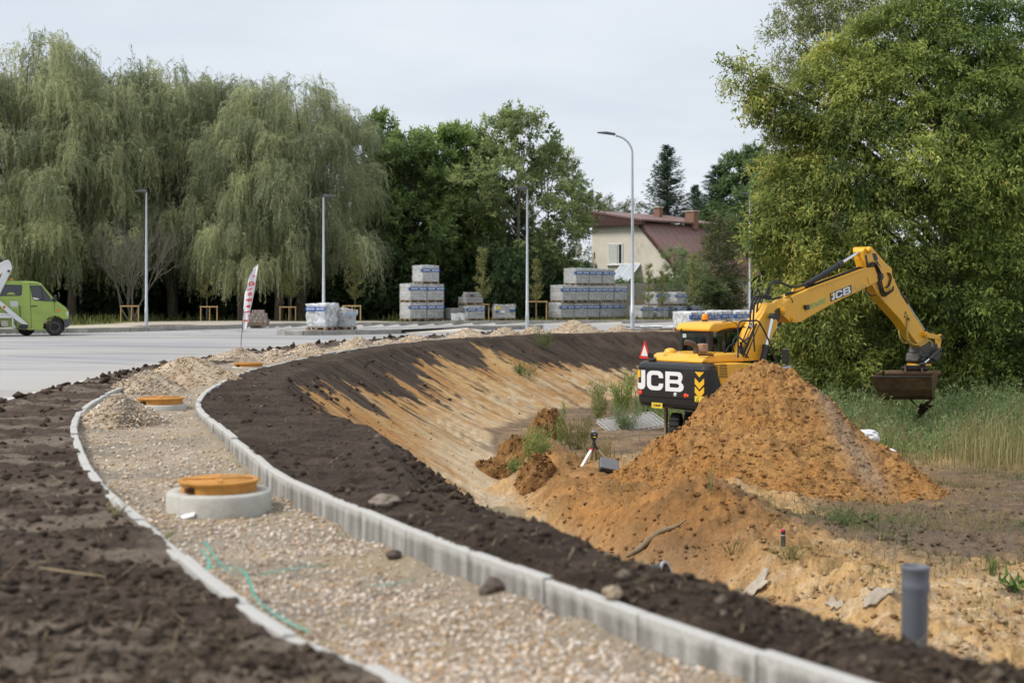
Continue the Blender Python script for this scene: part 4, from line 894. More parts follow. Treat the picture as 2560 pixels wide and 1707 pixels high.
maple = broadleaf('maple_tree', ML, (14.6, 48.0, -2.15), .42, (.135, .055), (.048, .092, .024), (.41, .51, .12), 81, per=66, lv=45, diamond=False, fork=.13, droop=.55, bark=bark_mat, tipcol=(.58, .52, .14), twig=.62, wobble=.05, flat=.62, hvar=.24, gold=-1.0)
setp(maple, 'big ash leaved maple turning yellow, towering over the excavator arm', 'tree')
ashl = []
for u, v, r_ in ((1815, 90, 1.0), (1850, 40, 1.3), (1900, 5, 1.4), (1880, 90, 1.2), (1940, 60, 1.3), (1960, -20, 1.4), (2040, 20, 1.5), (2020, -40, 1.5), (1850, 150, 1.0), (1830, 200, .8), (1900, 160, 1.2), (1990, 120, 1.4), (2080, -20, 1.4)):
    p = at(u * 1.08844, v * 1.08844, 58); ashl.append((p.x - 13.5, p.y - 58 + rr_.normal(0, .8), p.z + 2.2, r_))
o = broadleaf('ash_tree', ashl, (13.5, 58, -2.2), .30, (.17, .055), (.12, .15, .065), (.46, .50, .23), 83, per=40, lv=26, fork=.55, droop=.5, bark=bark_grey, wobble=.06)
setp(o, 'tall grey green tree rising behind the top of the yellow maple', 'tree')
# dark growth behind and under the maple
for i, (x, y, s) in enumerate(((10.8, 51.5, .95), (13, 52.5, 1.5), (17, 52, 1.6), (20.5, 51, 1.6))):
    b2 = copy_tree(bush[0]); b2.location = (x, y, -2.2); b2.scale = (1.7 * s, 1.3, 1.15 * s); b2.rotation_euler = (0, 0, i * 1.1)
    setp(b2, 'dark bush in the shade ' + ('under the left branches of the maple, above the mound', 'beside the maple trunk, left of the raised bucket', 'under the maple, right of the raised bucket', 'at the right edge under the maple')[i], 'shrub', 'bushes under the maple')
# saplings with stakes, bare shrub
def sapling(seed, H):
    r = np.random.default_rng(seed); root = empty('sapling'); mb = MB(); mb.tube([(0, 0, 0), (.02, 0, H * .5), (0, 0, H)], [.035, .025, .008], 5, cap=False); P, Dd = [], []
    for i in range(34):
        z = H * r.uniform(.28, .97); a = r.uniform(0, 6.28); L = (.55 - .42 * (z / H)) * r.uniform(.7, 1.4) * H * .28; e = Vector((math.cos(a) * L, math.sin(a) * L, L * r.uniform(.5, 1.1)))
        mb.tube([Vector((0, 0, z)), Vector((0, 0, z)) + e], [.010, .003], 3, cap=False); m = int(48 * L / .5) + 8; t = r.random(m)[:, None]
        P.append(np.array([0, 0, z]) + np.array(e) * t + r.normal(0, .06, (m, 3))); Dd.append(unit(np.array(e) + r.normal(0, .4, (m, 3)) + np.array([0, 0, -.2])))
    P = np.concatenate(P); Dd = np.concatenate(Dd); V, F, k = leaves(P, Dd, r.uniform(.10, .17, len(P)), .05, r); col = mixc([.14, .17, .06], [.42, .40, .15], r.random(len(P)))
    mesh_np('crown', V, F, np.repeat(col, k, 0), leaf_mat, root); mb.build('trunk', bark_grey, root); return root
sp = sapling(91, 4.6); first = True
for u, Y, sc, lab in ((475, 86, 1.0, 'sparse yellowish sapling tied in the guard left of the flag'), (668, 85, 1.05, 'leafy sapling in the guard left of the wrapped pallets'), (815, 85, .95, 'brownish half bare sapling right of the middle lamp post'), (1108, 86, 1.0, 'thin sapling right of the three tier pallet stack'),
                      (1232, 88, .85, 'sapling inside the guard right of the third straight lamp post'), (1490, 91, .8, 'slim sapling right of the curved lamp post'), (1592, 91, .95, 'yellow green sapling in the guard before the thuja'), (80, 86, .9, 'sapling half hidden above the roof of the van'), (1520, 91, .7, 'thin sapling against the cream wall')):
    o = sp if first else copy_tree(sp); first = False; place(o, u, Y, sc, sc, u * .37, lab, 'sapling', 'young trees along the road')
def bare_shrub():
    r = np.random.default_rng(97); root = empty('bare_tree', (0, 0, 0)); mb = MB()
    def grow(p, d, L, rad, lev):
        q = p + d * L; mid_ = p.lerp(q, .5) + Vector(r.normal(0, .05, 3)) * L
        mb.tube([p, mid_, q], [rad, rad * .85, rad * .65], 4 if lev else 6, cap=False)
        if lev >= 5: return
        for i in range(int(r.integers(2, 4)) + (1 if lev == 0 else 0)):
            nd = (d + Vector((r.normal(0, .42), r.normal(0, .42), r.normal(.14, .22)))).normalized(); grow(p.lerp(q, r.uniform(.5, 1)), nd, L * r.uniform(.66, .95), rad * .62, lev + 1)
    for i in range(5): grow(Vector((r.normal(0, .10), r.normal(0, .10), 0)), Vector((r.normal(0, .22), r.normal(0, .2), 1)).normalized(), 1.7, .06, 0)
    mb.build('branches', M('pale_bark', (.185, .168, .140), .95, .25, 9, .4, 30), root); return root
o = bare_shrub(); place(o, 302, 84.8, .88, 1.2, 0, 'leafless dead tree with fanned twigs beside the left straight lamp post')
# ------------------------------------------------------------------ lamps, pallets, house, fences, van side of the road
galv = M('galvanised_steel', (.48, .51, .54), .45, .10, 3, 0, metal=.35, spec=.5)
dark_metal = M('dark_grey_metal', (.11, .115, .12), .45, .1, 5, 0, metal=.3)
wood = M('raw_pine', (.52, .34, .16), .75, .18, 8, .2, 30, stretch=(1, 1, .2))
pal_wood = M('pallet_wood', (.30, .215, .135), .85, .25, 5, .3, 30, dirt=(.13, .10, .075), dirt_amt=.3)
block_c = M('concrete_blocks', (.40, .395, .385), .9, .16, 4, .3, 50)
block_d = M('grey_slabs', (.30, .295, .29), .9, .2, 4, .3, 50)
film = M_film('stretch_film', .30); film_w = M_film('white_film', .58, (.82, .84, .86))
blue = M('blue_print', (.035, .105, .34), .35, .08, 6); white_print = M('white_print', (.78, .79, .80), .5, .04, 9); yellow_lab = M('yellow_label', (.75, .58, .05), .5, .05, 5)
def lamp_straight(u, base_v, top_v, Y, side, label, z0=.0):
    p = on_z(u, base_v, z0) if Y is None else at(u, base_v, Y); Y = p.y; H = (735 - top_v) / FPX * Y + HC - p.z
    r = empty('street_lamp', (p.x, Y, p.z), 0); setp(r, label, 'street lamp', 'street lamps')
    m = MB(); m.tube([(0, 0, 0), (0, 0, .9), (0, 0, .92), (0, 0, H)], [.085, .085, .072, .040], 12); m.build('pole', galv, r)
    m = MB(); m.bbox((0, 0, .02), (.36, .36, .04), .008); m.build('base_plate', galv, r)
    m = MB(); m.box((0, -.083, .55), (.09, .012, .32)); m.build('hatch', galv, r)
    m = MB(); m.tube([(0, 0, H), (side * .10, 0, H + .06)], .035, 8); m.prism([(0, -.03), (.62, .02), (.64, .05), (.28, .105), (-.02, .10)], -.14, .14, fn=lambda x, y, z: (side * (x - .02), y, H + z), bv=.015); m.build('lamp_head', dark_metal, r)
lamp_straight(366, 815, 480, None, -1, 'straight grey lamp post left of the white flag', .14)
lamp_straight(809, 829, 492, 64.5, 1, 'straight grey lamp post rising behind the two wrapped pallets', .0)
lamp_straight(1318, 825, 472, None, -1, 'straight grey lamp post beside the gravel heaps, right of the three tier pallet stack', 0)
lamp_straight(1874, 797, 486, 95, -1, 'distant thin lamp post between the thuja and the maple', 0)
p = on_z(1581, 823, 0); k = FPX / p.y
r = empty('street_lamp', (p.x, p.y, 0)); setp(r, 'tall curved lamp post arching left over the road', 'street lamp', 'street lamps')
Hc = (735 - 336) / k + HC
m = MB(); arc = [(0, 0, 0), (0, 0, 1.0), (0, 0, 1.02), (0, 0, Hc * .5), (-.005, 0, Hc - 1.2)] + [(-.93 + .93 * math.cos(a), 0, Hc - 1.0 + .93 * math.sin(a)) for a in np.linspace(0, math.pi / 2 * .93, 9)]
m.tube(arc, [.11, .11, .09, .075, .055] + [.05] * 9, 12, cap=True); m.build('pole', galv, r)
m = MB(); m.prism([(-.85, -.06), (-1.72, .06), (-1.76, .10), (-1.3, .12), (-.85, .05)], -.14, .14, fn=lambda x, y, z: (x, y, Hc + z), bv=.015); m.build('lamp_head', dark_metal, r)
m = MB(); m.bbox((0, 0, .025), (.45, .45, .05), .01); m.build('base_plate', galv, r)
m = MB(); m.box((0, -.108, .6), (.11, .012, .4)); m.build('hatch', galv, r)

# ---- pallets
band_text = text_mesh('BRUK-BET', .13, .003, .004)
band_text.materials.append(white_print)
def pallet_load(W, D, H, nx=4, nz=4, ny=3, ph=.14, blocks=None, wrap=None, band=.78, label_front=True, jut=0.0, horiz=False, empty_name='wrapped_pallet', seed=0, band_h=.17, top_rag=False, text=True):
    rr = random.Random(seed); r = empty(empty_name)
    m = MB()
    for y in (-D / 2 + .07, 0, D / 2 - .07):
        for x in (-W / 2 + .07, 0, W / 2 - .07): m.box((x, y, ph * .5), (.13, .13, ph * .56))
        m.box((0, y, .012), (W, .11, .022))
    for i in range(6): m.box((-W / 2 + .07 + (W - .14) * i / 5, 0, ph - .014), (.12, D, .024))
    m.build('pallet', pal_wood, r)
    m = MB(); g = .014; w_, d_, h_ = W - .06, D - .06, H
    for i in range(nx):
        for k_ in range(nz):
            for j in range(ny):
                if 0 < i < nx - 1 and 0 < j < ny - 1 and k_ < nz - 1: continue
                m.box((-w_ / 2 + w_ * (i + .5) / nx + rr.gauss(0, .003), -d_ / 2 + d_ * (j + .5) / ny + rr.gauss(0, .004), ph + h_ * (k_ + .5) / nz), (w_ / nx - g, d_ / ny - g, h_ / nz - g * .8))
    m.build('blocks', blocks or block_c, r)
    if wrap is not None:
        bm = bmesh.new(); bmesh.ops.create_cube(bm, size=1); bmesh.ops.scale(bm, vec=(W - .02, D - .02, H + .03), verts=bm.verts); bmesh.ops.subdivide_edges(bm, edges=bm.edges[:], cuts=9, use_grid_fill=True)
        for v in bm.verts:
            n = .020 * math.sin(v.co.z * 11 + v.co.x * 5 + seed) + .014 * math.sin(v.co.x * 17 + v.co.z * 9 + seed * 2) + .012 * math.sin(v.co.y * 13 - v.co.z * 15)
            v.co.x += n if abs(v.co.x) > W / 2 - .03 else 0; v.co.y += n if abs(v.co.y) > D / 2 - .03 else 0
            if v.co.z > H / 2: v.co.z += .03 + n * .8 + (.16 * max(0, math.sin(v.co.x * 4 + 1.5)) * max(0, 1 - abs(v.co.y) * 1.4) if top_rag else 0)
            v.co.z += ph + H / 2 + .005
        m = MB(); m.bm(bm, sm=True); m.build('film', wrap, r)
    if band:
        zb = ph + H * band; m = MB(); m.box((0, -D / 2 - .024, zb), (W + .01, .006, band_h)); m.box((-W / 2 - .024, -D / 2 + .06, zb), (.006, .16, band_h))
        b = m.build('label_band', blue, r)
        if text:
            for q in (-W * .25, W * .25):
                t = bpy.data.objects.new('lettering', band_text); C.objects.link(t); t.parent = b; t.location = (q, -D / 2 - .030, zb); t.rotation_euler = (math.pi / 2, 0, 0); s_ = W * .42 / .62; t.scale = (s_, s_, 1)
    return r
def put(o, u, v, Y, rz, z=None):
    q = at(u, v, Y); o.location = (q.x, Y, q.z if z is None else z); o.rotation_euler = (0, 0, rz)
PG = 'wrapped pallets of concrete blocks'
# two near pallets on the island
o = pallet_load(1.02, 1.0, .98, 2, 6, 2, blocks=block_c, wrap=film_w, band=.80, seed=1); put(o, 806, 827, 61.7, math.radians(-26), .182); setp(o, 'bulky film wrapped pallet with a blue band in front of the middle lamp post', 'pallet', PG)
o = pallet_load(.95, .9, .66, 2, 5, 2, blocks=block_c, wrap=film, band=0, seed=2, top_rag=True); put(o, 856, 826, 62.4, math.radians(-28), .182); setp(o, 'lower pallet with loose white film on top, beside the bulky wrapped pallet', 'pallet', PG)
m = MB(); m.box((.481, 0, .14 + .56), (.006, .8, .13)); m.build('label_band', M('pale_blue_print', (.30, .42, .60), .4, .1, 6), o)
# three tier stack
std = pallet_load(1.2, 1.15, .92, 6, 5, 5, wrap=film, band=.72, seed=3)
used_std = [False]
def std_pallet(u, v, Y, rz, z, lab, grp=PG, sc=1.0):
    o = copy_tree(std) if used_std[0] else std; used_std[0] = True
    put(o, u, v, Y, rz, z); o.scale = (1, 1, sc); setp(o, lab, 'pallet', grp); return o
Z0 = .17; TH = 1.085
phi = math.radians(38); row = Vector((math.cos(phi), math.sin(phi), 0))
def row_pos(u, Y, i, pitch=1.23): p = at(u, 800, Y); return Vector((p.x, Y, 0)) + row * pitch * i
TB = 'three tier pallet stack'
for i, t, lab in ((0, 0, 'bottom left pallet of the three tier stack'), (1, 0, 'bottom right pallet of the three tier stack'), (0, 1, 'torn open middle tier pallet at the left of the three tier stack'), (1, 1, 'middle tier pallet under the top one of the three tier stack'), (.72, 2, 'single top pallet of the three tier stack')):
    q = row_pos(1033, 83.6, i); o = std_pallet(0, 0, 1, phi + random.gauss(0, .02), 0, lab); o.location = (q.x, q.y, Z0 + TH * t)
# small stack right of it
o = pallet_load(1.15, 1.0, .62, 4, 3, 3, blocks=block_d, wrap=None, band=0, seed=5, empty_name='pallet'); q = on_z(1136, 804, Z0); o.location = (q.x, 84.6, Z0); o.rotation_euler = (0, 0, math.radians(30)); setp(o, 'low opened pallet of slabs with torn white film, right of the three tier stack', 'pallet', 'opened pallets')
m = MB(); bm = bmesh.new(); bmesh.ops.create_grid(bm, x_segments=14, y_segments=8, size=.5)
for v in bm.verts: x, y = v.co.x, v.co.y; v.co = Vector((x * 1.35, -.56 - .10 * (.5 - y) - .05 * math.sin(x * 15) * (.6 - y) , .28 + y * .44 - .06 * abs(math.sin(x * 6.4 + .3))))
m.bm(bm, sm=True); m.build('torn_film', M('torn_white_film', (.74, .75, .77), .35, .06, 5), o)
o = std_pallet(0, 0, 1, math.radians(30), 0, 'wrapped pallet under the loose slabs, right of the three tier stack', PG, .82); q = at(1179, 800, 84.8); o.location = (q.x, 84.8, Z0)
o = pallet_load(1.2, 1.1, .34, 2, 2, 2, blocks=block_d, wrap=None, band=0, seed=6, empty_name='pallet'); o.location = (q.x - .05, 84.8, Z0 + .93); o.rotation_euler = (0, 0, math.radians(28)); setp(o, 'half height pallet of bare slabs topping the wrapped pallet', 'pallet', 'opened pallets')
for dx, dz, w in ((-.2, 0, .62), (.28, .0, .8), (.05, .14, .9)):
    m = MB(); m.bbox((0, 0, .065), (w, .42, .13), .01); s = m.build('slab', block_d, o); s.location = (dx * .8, -.1 * dz, .49 + dz)
o = pallet_load(1.25, 1.0, .78, 2, 2, 2, blocks=block_d, wrap=film, band=0, seed=7); q = at(1259, 801, 86); o.location = (q.x, 86, Z0 - .02); o.rotation_euler = (0, 0, math.radians(14)); setp(o, 'solitary dark grey pallet with a yellow label left of the third lamp post', 'pallet', PG)
m = MB(); m.box((-.45, -.535, .78), (.22, .006, .16)); m.build('yellow_label', yellow_lab, o)
m = MB(); m.box((-.52, -.535, .54), (.12, .006, .14)); m.box((.42, -.535, .60), (.30, .006, .14)); m.build('blue_label', blue, o)
m = MB(); m.box((-.18, -.535, .54), (.24, .006, .13)); m.build('white_label', white_print, o)
# pyramid of pallets
phi = math.radians(44); row = Vector((math.cos(phi), math.sin(phi), 0))
words5 = ['leftmost', 'second', 'third', 'fourth', 'rightmost']
for i in range(5):
    q = row_pos(1402, 90, i, 1.235); o = std_pallet(0, 0, 1, phi + random.gauss(0, .015), 0, words5[i] + ' pallet of the bottom tier of the wide pyramid'); o.location = (q.x + random.gauss(0, .03), q.y, .12)
for i in range(5):
    q = row_pos(1406, 90, i, 1.235); o = std_pallet(0, 0, 1, phi + random.gauss(0, .015), 0, words5[i] + ' pallet of the middle tier of the wide pyramid'); o.location = (q.x + random.gauss(0, .03), q.y, .12 + TH)
for i in range(3):
    q = row_pos(1442, 91, i, 1.235); o = std_pallet(0, 0, 1, phi + random.gauss(0, .02), 0, ('left', 'middle', 'right')[i] + ' pallet of the top tier of the wide pyramid'); o.location = (q.x + random.gauss(0, .03), q.y, .12 + TH * 2)
q = at(1604, 795, 92); o = std_pallet(0, 0, 1, phi, 0, 'lone pallet just right of the curved lamp foot, beside the pyramid', PG, .80); o.location = (q.x, 92, .12)
for i, (u, t, lab) in enumerate(((1640, 0, 'lower left pallet of the two tier block behind the cab roof'), (1688, 0, 'lower middle pallet of the two tier block behind the cab roof'), (1726, 0, 'lower right pallet of the two tier block behind the cab roof'), (1643, 1, 'upper left pallet of the two tier block behind the cab roof'), (1690, 1, 'upper right pallet of the two tier block behind the cab roof'))):
    Y = 93 + i % 3; q = at(u, 795, Y); o = std_pallet(0, 0, 1, phi + random.gauss(0, .03), 0, lab, PG, .80); o.location = (q.x, Y, .12 + t * TH * .80)
o0 = pallet_load(1.0, 1.15, .72, 3, 5, 3, wrap=film_w, band=.72, seed=9)
for i, (u, Y, lab) in enumerate(((1722, 66.8, 'front left pale wrapped pallet beyond the excavator cab'), (1760, 67.6, 'second pale wrapped pallet beyond the excavator cab'), (1795, 68.6, 'third pale wrapped pallet beyond the excavator cab'), (1830, 69.6, 'fourth pale wrapped pallet, behind the boom foot'), (1862, 71, 'last pale wrapped pallet, under the maple leaves'))):
    o = o0 if i == 0 else copy_tree(o0); q = at(u, 800, Y); o.location = (q.x, Y, .02); o.rotation_euler = (0, 0, math.radians(44 + i * 1.5)); o.scale = (1, 1, (1, .98, 1.02, .99, 1)[i]); setp(o, lab, 'pallet', 'pale wrapped pallets beyond the excavator')
# paver stack behind the flag
r = empty('paver_stack', (at(645, 815, 73).x, 73, .15)); setp(r, 'small pallet of reddish grey pavers behind the flag foot', 'paver stack')
m = MB()
for y in (-.3, 0, .3): m.box((0, y, .05), (1.0, .1, .10))
for i in range(6): m.box((-.44 + .176 * i, 0, .115), (.13, .8, .025))
m.build('pallet', pal_wood, r)
pm = [M('paver_red', (.30, .215, .19), .9, .15, 6, .2, 40), M('paver_grey', (.34, .30, .27), .9, .15, 6, .2, 40)]
pr = []
for k_ in range(2):
    m = MB(); m.bbox((0, 0, 0), (.10, .20, .16), .006, None, 0, 1); pr.append(m.build('paver', pm[k_], r))
cnt = 0
for k_ in range(4):
    for i in range(9):
        for j in (0, 1):
            if k_ == 3 and (i < 2 or i == 8 or j == 1): continue
            if k_ == 2 and i < 1: continue
            t = (i * 7 + k_ * 3 + j) % 5 < 2; o = pr[int(t)] if cnt < 2 and False else pr[int(t)].copy(); C.objects.link(o); o.parent = r
            o.location = (-.42 + .105 * i + random.gauss(0, .004), -.22 + .22 * j + random.gauss(0, .008), .21 + .165 * k_); cnt += 1
for o in pr: o.location = (.40 if o is pr[0] else .505, .26, .21)
# tree guards
def guard():
    r = empty('tree_guard'); ps = [(-.52, 0), (.0, .42), (.52, 0)]
    pr_ = None
    for (x, y) in ps:
        if pr_ is None: m = MB(); m.tube([(0, 0, -.1), (0, 0, .98)], .036, 8); pr_ = m.build('post', wood, r); o = pr_
        else: o = pr_.copy(); C.objects.link(o)
        o.location = (x, y, 0)
    for a, b in ((0, 2), (0, 1), (1, 2)):
        A, B = Vector((*ps[a], .94)), Vector((*ps[b], .94)); m = MB(); q = (B - A); L = q.length + .1; m.box((0, 0, 0), (L, .035, .075)); o = m.build('rail', wood, r); o.location = (A + B) / 2 + Vector((0, -.045, 0)); o.rotation_euler = (0, 0, math.atan2(q.y, q.x))
    return r
g0 = guard()
for i, (u, Y, sc, rz, lab) in enumerate(((298, 82.5, .98, .0, 'pine tree guard beside the left straight lamp post'), (480, 84.6, .92, .1, 'pine tree guard left of the white flag'), (661, 84.6, .90, -.05, 'pine tree guard left of the two wrapped pallets'), (808, 83.6, .98, .05, 'pine tree guard right of the two wrapped pallets'),
                                   (1102, 86.5, 1.05, .0, 'pine tree guard behind the opened slab pallets'), (1232, 89, 1.22, .0, 'tall pine tree guard right of the third straight lamp post'), (1470, 95.5, 1.15, .2, 'pine tree guard behind the right end of the pyramid'), (1588, 96.5, 1.25, .0, 'pine tree guard right of the two tier pallet block'), (100, 84, .9, .1, 'pine tree guard hidden behind the bonnet of the van'))):
    o = g0 if i == 0 else copy_tree(g0); x = (u * 1.08844 - U0) / FPX * Y; o.location = (x, Y, .13); o.scale = (sc,) * 3; o.rotation_euler = (0, 0, rz); setp(o, lab, 'tree guard', 'pine tree guards')
# ---- cream concrete wall of panels
plaster = M('cream_panel', (.47, .425, .34), .9, .12, 1.2, .2, 20, dirt=(.25, .22, .17), dirt_amt=.25)
r = empty('panel_wall', (-3.2, 100, .05)); setp(r, 'cream concrete panel wall in front of the house', 'wall'); pp = pq = None
for i in range(9):
    if pp is None: m = MB(); m.bbox((0, 0, 1.25), (.16, .16, 2.5), .01, None, 0, 1); pp = m.build('post', plaster, r); o = pp
    else: o = pp.copy(); C.objects.link(o)
    o.location = (i * 2.0, 0, 0)
    if i < 8:
        for j in range(5):
            if pq is None: m = MB(); m.bbox((0, 0, 0), (1.86, .06, .475), .02, None, 0, 1); pq = m.build('panel', plaster, r); q_ = pq
            else: q_ = pq.copy(); C.objects.link(q_)
            q_.location = (i * 2.0 + 1.0, 0, .26 + j * .485)
for i, (u, w, mt, lab) in enumerate(((1685, .42, M('white_render', (.55, .52, .46), .9, .1, 3), 'pale rendered gate pillar at the right end of the cream wall'), (1699, .40, M('brick_red', (.27, .125, .085), .9, .3, 9, .3, 30), 'red brick gate pillar next to the pale pillar'))):
    r = empty('gate_pillar', (at(u * 1.08844, 780, 101).x, 101, .05)); setp(r, lab, 'pillar'); m = MB(); m.bbox((0, 0, 1.1), (w, w, 2.2), .012, None, 0, 1); m.build('shaft', mt, r); m = MB(); m.prism([(-w * .6, 0), (w * .6, 0), (w * .45, .10), (-w * .45, .10)], -w * .6, w * .6); o = m.build('cap', plaster, r); o.location = (0, 0, 2.203)
# ---- house
cream = M('cream_render', (.66, .61, .52), .92, .10, .9, .3, 25, dirt=(.36, .32, .26), dirt_amt=.15)
roof_m = M('brown_metal_roof', (.190, .105, .090), .50, .12, 1.5, 0, spec=.4); fascia_m = M('dark_brown_fascia', (.065, .028, .026), .6, .1, 3)
brick_m = M('chimney_brick', (.24, .135, .095), .9, .35, 12, .5, 20); white_pvc = M('white_frame', (.72, .73, .73), .4, .04, 5)
HX = at(1480, 700, 112); th = math.radians(-42)
r = empty('house', (HX.x, 112, .1), th); setp(r, 'cream two storey house with a brown metal roof and two brick chimneys', 'house')
GW, LEN = 6.9, 10.5
gable = [(0, 0), (GW + .9, 0), (GW + .9, 3.6), (4.9, 6.75), (4.9, 7.0), (0, 7.35)]
m = MB(); m.prism(gable, 0, LEN); m.build('walls', cream, r)
def slab(name, a, b, t, y0, y1, mt):
    a = Vector((a[0], 0, a[1])); b = Vector((b[0], 0, b[1])); n = Vector((-(b - a).z, 0, (b - a).x)).normalized() * t
    m = MB(); m.prism([(a.x, a.z), (b.x, b.z), (b.x + n.x, b.z + n.z), (a.x + n.x, a.z + n.z)], y0, y1); return m.build(name, mt, r)
rf = slab('roof', (-.30, 8.12), (5.25, 7.20), .14, -.55, LEN + .4, roof_m)
m = MB(); m.prism([(-.28, 6.95), (5.2, 6.93), (5.22, 7.19), (-.28, 8.10)], -.50, -.02); m.prism([(-.28, 7.0), (0.1, 7.0), (.1, 8.0), (-.28, 8.10)], -.02, LEN); m.build('fascia', fascia_m, rf)
rs = slab('roof', (4.78, 7.02), (8.75, 3.05), .12, -.22, LEN + .3, roof_m)
m = MB()
for i in range(14): m.box((6.80, -.1 + i * .80, 5.16), (5.4, .035, .045), Euler((0, math.radians(45), 0)).to_matrix())
m.build('standing_seam', roof_m, rs)
m = MB(); m.prism([(4.7, 6.82), (8.7, 2.82), (8.85, 2.95), (4.86, 6.98)], -.27, -.22); m.build('verge_board', fascia_m, rs)
for (x, y, w, h, z, lab) in ((1.6, 6.6, .58, .95, 7.70, None), (4.9, 6.6, .85, 1.45, 6.75, None)):
    m = MB(); m.bbox((x, y, z + h / 2), (w, w * .8, h), .012, None, 0, 1); ch = m.build('chimney', brick_m, rf); m = MB(); m.bbox((x, y, z + h + .05), (w + .14, w * .8 + .14, .10), .012, None, 0, 1); m.build('cap', plaster, ch)
m = MB(); m.box((4.42, 6.6, 7.25), (.16, .4, 1.0)); m.build('flue_board', fascia_m, rf)
# window with roller shutter, canopy, dish on the gable (y = 0 face looks at the camera)
win = MB(); wx, wz, ww, wh = 2.35, 4.75, 1.35, 1.55
for dx, dz, a, b in ((-ww / 2, 0, .10, wh), (ww / 2, 0, .10, wh), (0, wh / 2, ww + .1, .10), (0, -wh / 2, ww + .1, .10), (.30, 0, .08, wh)): win.box((wx + dx, -.015, wz + dz), (a, .10, b))
w_ = win.build('window', white_pvc, r)
m = MB(); m.box((wx, .004, wz), (ww, .03, wh)); m.build('reveal', M('window_dark', (.03, .034, .036), .15, .1, 3), w_)
sl = None
for i in range(11):
    if sl is None: m = MB(); m.bbox((0, 0, 0), (.82, .03, .115), .006, None, 0, 1); sl = m.build('shutter_slat', M('shutter_white', (.60, .62, .55), .5, .05, 5), w_); q_ = sl
    else: q_ = sl.copy(); C.objects.link(q_)
    q_.location = (wx - .22, -.035, wz - .66 + i * .132)
m = MB(); m.box((wx, -.08, wz - wh / 2 - .08), (ww + .3, .22, .05)); m.build('sill', white_pvc, w_)
can = MB(); c0, c1 = (2.6, 3.75), (4.65, 3.80)
A = Vector((2.95, -.02, 3.95)); B = Vector((4.75, -.02, 3.95)); Cc_ = Vector((4.55, -2.0, 2.05)); Dd_ = Vector((2.75, -2.0, 2.05))
for a, b in ((A, B), (B, Cc_), (Cc_, Dd_), (Dd_, A), ((A + B) / 2, (Cc_ + Dd_) / 2)): can.tube([a, b], .05, 6)
cn = can.build('canopy', white_pvc, r); m = MB(); m.add([A, B, Cc_, Dd_] + [p_ + Vector((0, 0, .02)) for p_ in (A, B, Cc_, Dd_)], [(0, 1, 2, 3), (7, 6, 5, 4), (0, 4, 5, 1), (1, 5, 6, 2), (2, 6, 7, 3), (3, 7, 4, 0)]); m.build('canopy_pane', M('canopy_sheet', (.42, .46, .50), .2, .06, 2, 0, spec=.5), cn)
m = MB(); m.lathe([(0, 0), (.3, .03), (.52, .11), (.60, .17), (.585, .19), (.50, .13), (.28, .05), (0, .02)], 20, (0, 0, 0), Euler((math.radians(80), 0, math.radians(-62))).to_matrix()); d_ = m.build('satellite_dish', M('dish_beige', (.50, .46, .40), .6, .1, 3), r); d_.location = (-.45, -.75, 5.0)
m = MB(); m.tube([(-.35, -.7, 5.0), (.25, -.05, 4.75)], .03, 6); m.tube([(-.45, -.75, 4.95), (-1.0, -1.35, 4.9)], .015, 5); m.tube([(.25, -.04, 4.95), (.25, -.04, 4.45)], .035, 6); m.build('dish_bracket', dark_metal, r)
# grey roofed shed glimpsed by the far lamp
r = empty('shed', (at(1900, 700, 122).x, 122, .1), .2); setp(r, 'grey shed with a dark flat roof glimpsed behind the distant lamp post', 'shed')
m = MB(); m.box((0, 0, 2.5), (5, 4, 5)); m.build('walls', M('shed_grey', (.30, .31, .33), .8, .1, 2), r); m = MB(); m.prism([(-3, 5), (3, 5.5), (3, 5.7), (-3, 5.2)], -2.4, 2.4); m.build('roof', dark_metal, r)
# black triangular sign seen from behind
r = empty('road_sign', (at(1421, 760, 97).x, 97, .1)); setp(r, 'black backed triangular road sign turned away, above the pallet pyramid', 'road sign')
m = MB(); m.tube([(0, 0, 0), (0, 0, 4.6)], .035, 8); m.build('post', galv, r)
m = MB(); m.prism([(-.02, 3.05), (.06, 3.0), (.42, 3.20), (.0, 4.45), (-.06, 4.45)], -.02, .02, bv=.01); m.build('plate', M('sign_back', (.035, .037, .042), .5, .1, 4), r)
# ---- feather flag
FY = 40.0; pf = at(603, 884, FY)
r = empty('feather_flag', (pf.x, FY, .0), 0); setp(r, 'white feather flag with red lettering leaning right by the road', 'flag')
def fz(x, y): p_ = at(580 + x / 6.03, 640 + y / 6.03, FY); return Vector((p_.x - pf.x, 0, p_.z))
m = MB(); m.tube(smooth_line([fz(133, 1480) - Vector((0, 0, .1)), fz(140, 1250), fz(152, 1140), fz(166, 900), fz(186, 700), fz(212, 480), fz(278, 260), fz(400, 125)], 4), .011, 6); m.build('pole', dark_metal, r)
Lx = [(150, 1140), (157, 1020), (165, 900), (174, 800), (185, 700), (196, 590), (210, 480), (237, 360), (275, 260), (330, 180), (396, 127)]
Rx = [(155, 1146), (215, 1090), (248, 990), (266, 880), (284, 790), (302, 700), (318, 610), (340, 500), (362, 370), (386, 245), (402, 125)]
nW = 7; V_, F_ = [], []
for i, (a, b) in enumerate(zip(Lx, Rx)):
    A, B = fz(*a), fz(*b)
    for j in range(nW): t = j / (nW - 1); p_ = A.lerp(B, t); p_.y = .045 * math.sin(t * 4 + i * .7) * t + .03 * math.sin(i * 1.1); V_.append(p_)
for i in range(len(Lx) - 1):
    for j in range(nW - 1): a = i * nW + j; F_.append((a, a + 1, a + nW + 1, a + nW))
m = MB(); m.add(V_, F_, 0, True); cl = m.build('banner', M('flag_cloth', (.84, .84, .88), .7, .05, 4, .15, 12), r); sm_ = cl.modifiers.new('thickness', 'SOLIDIFY'); sm_.thickness = .004
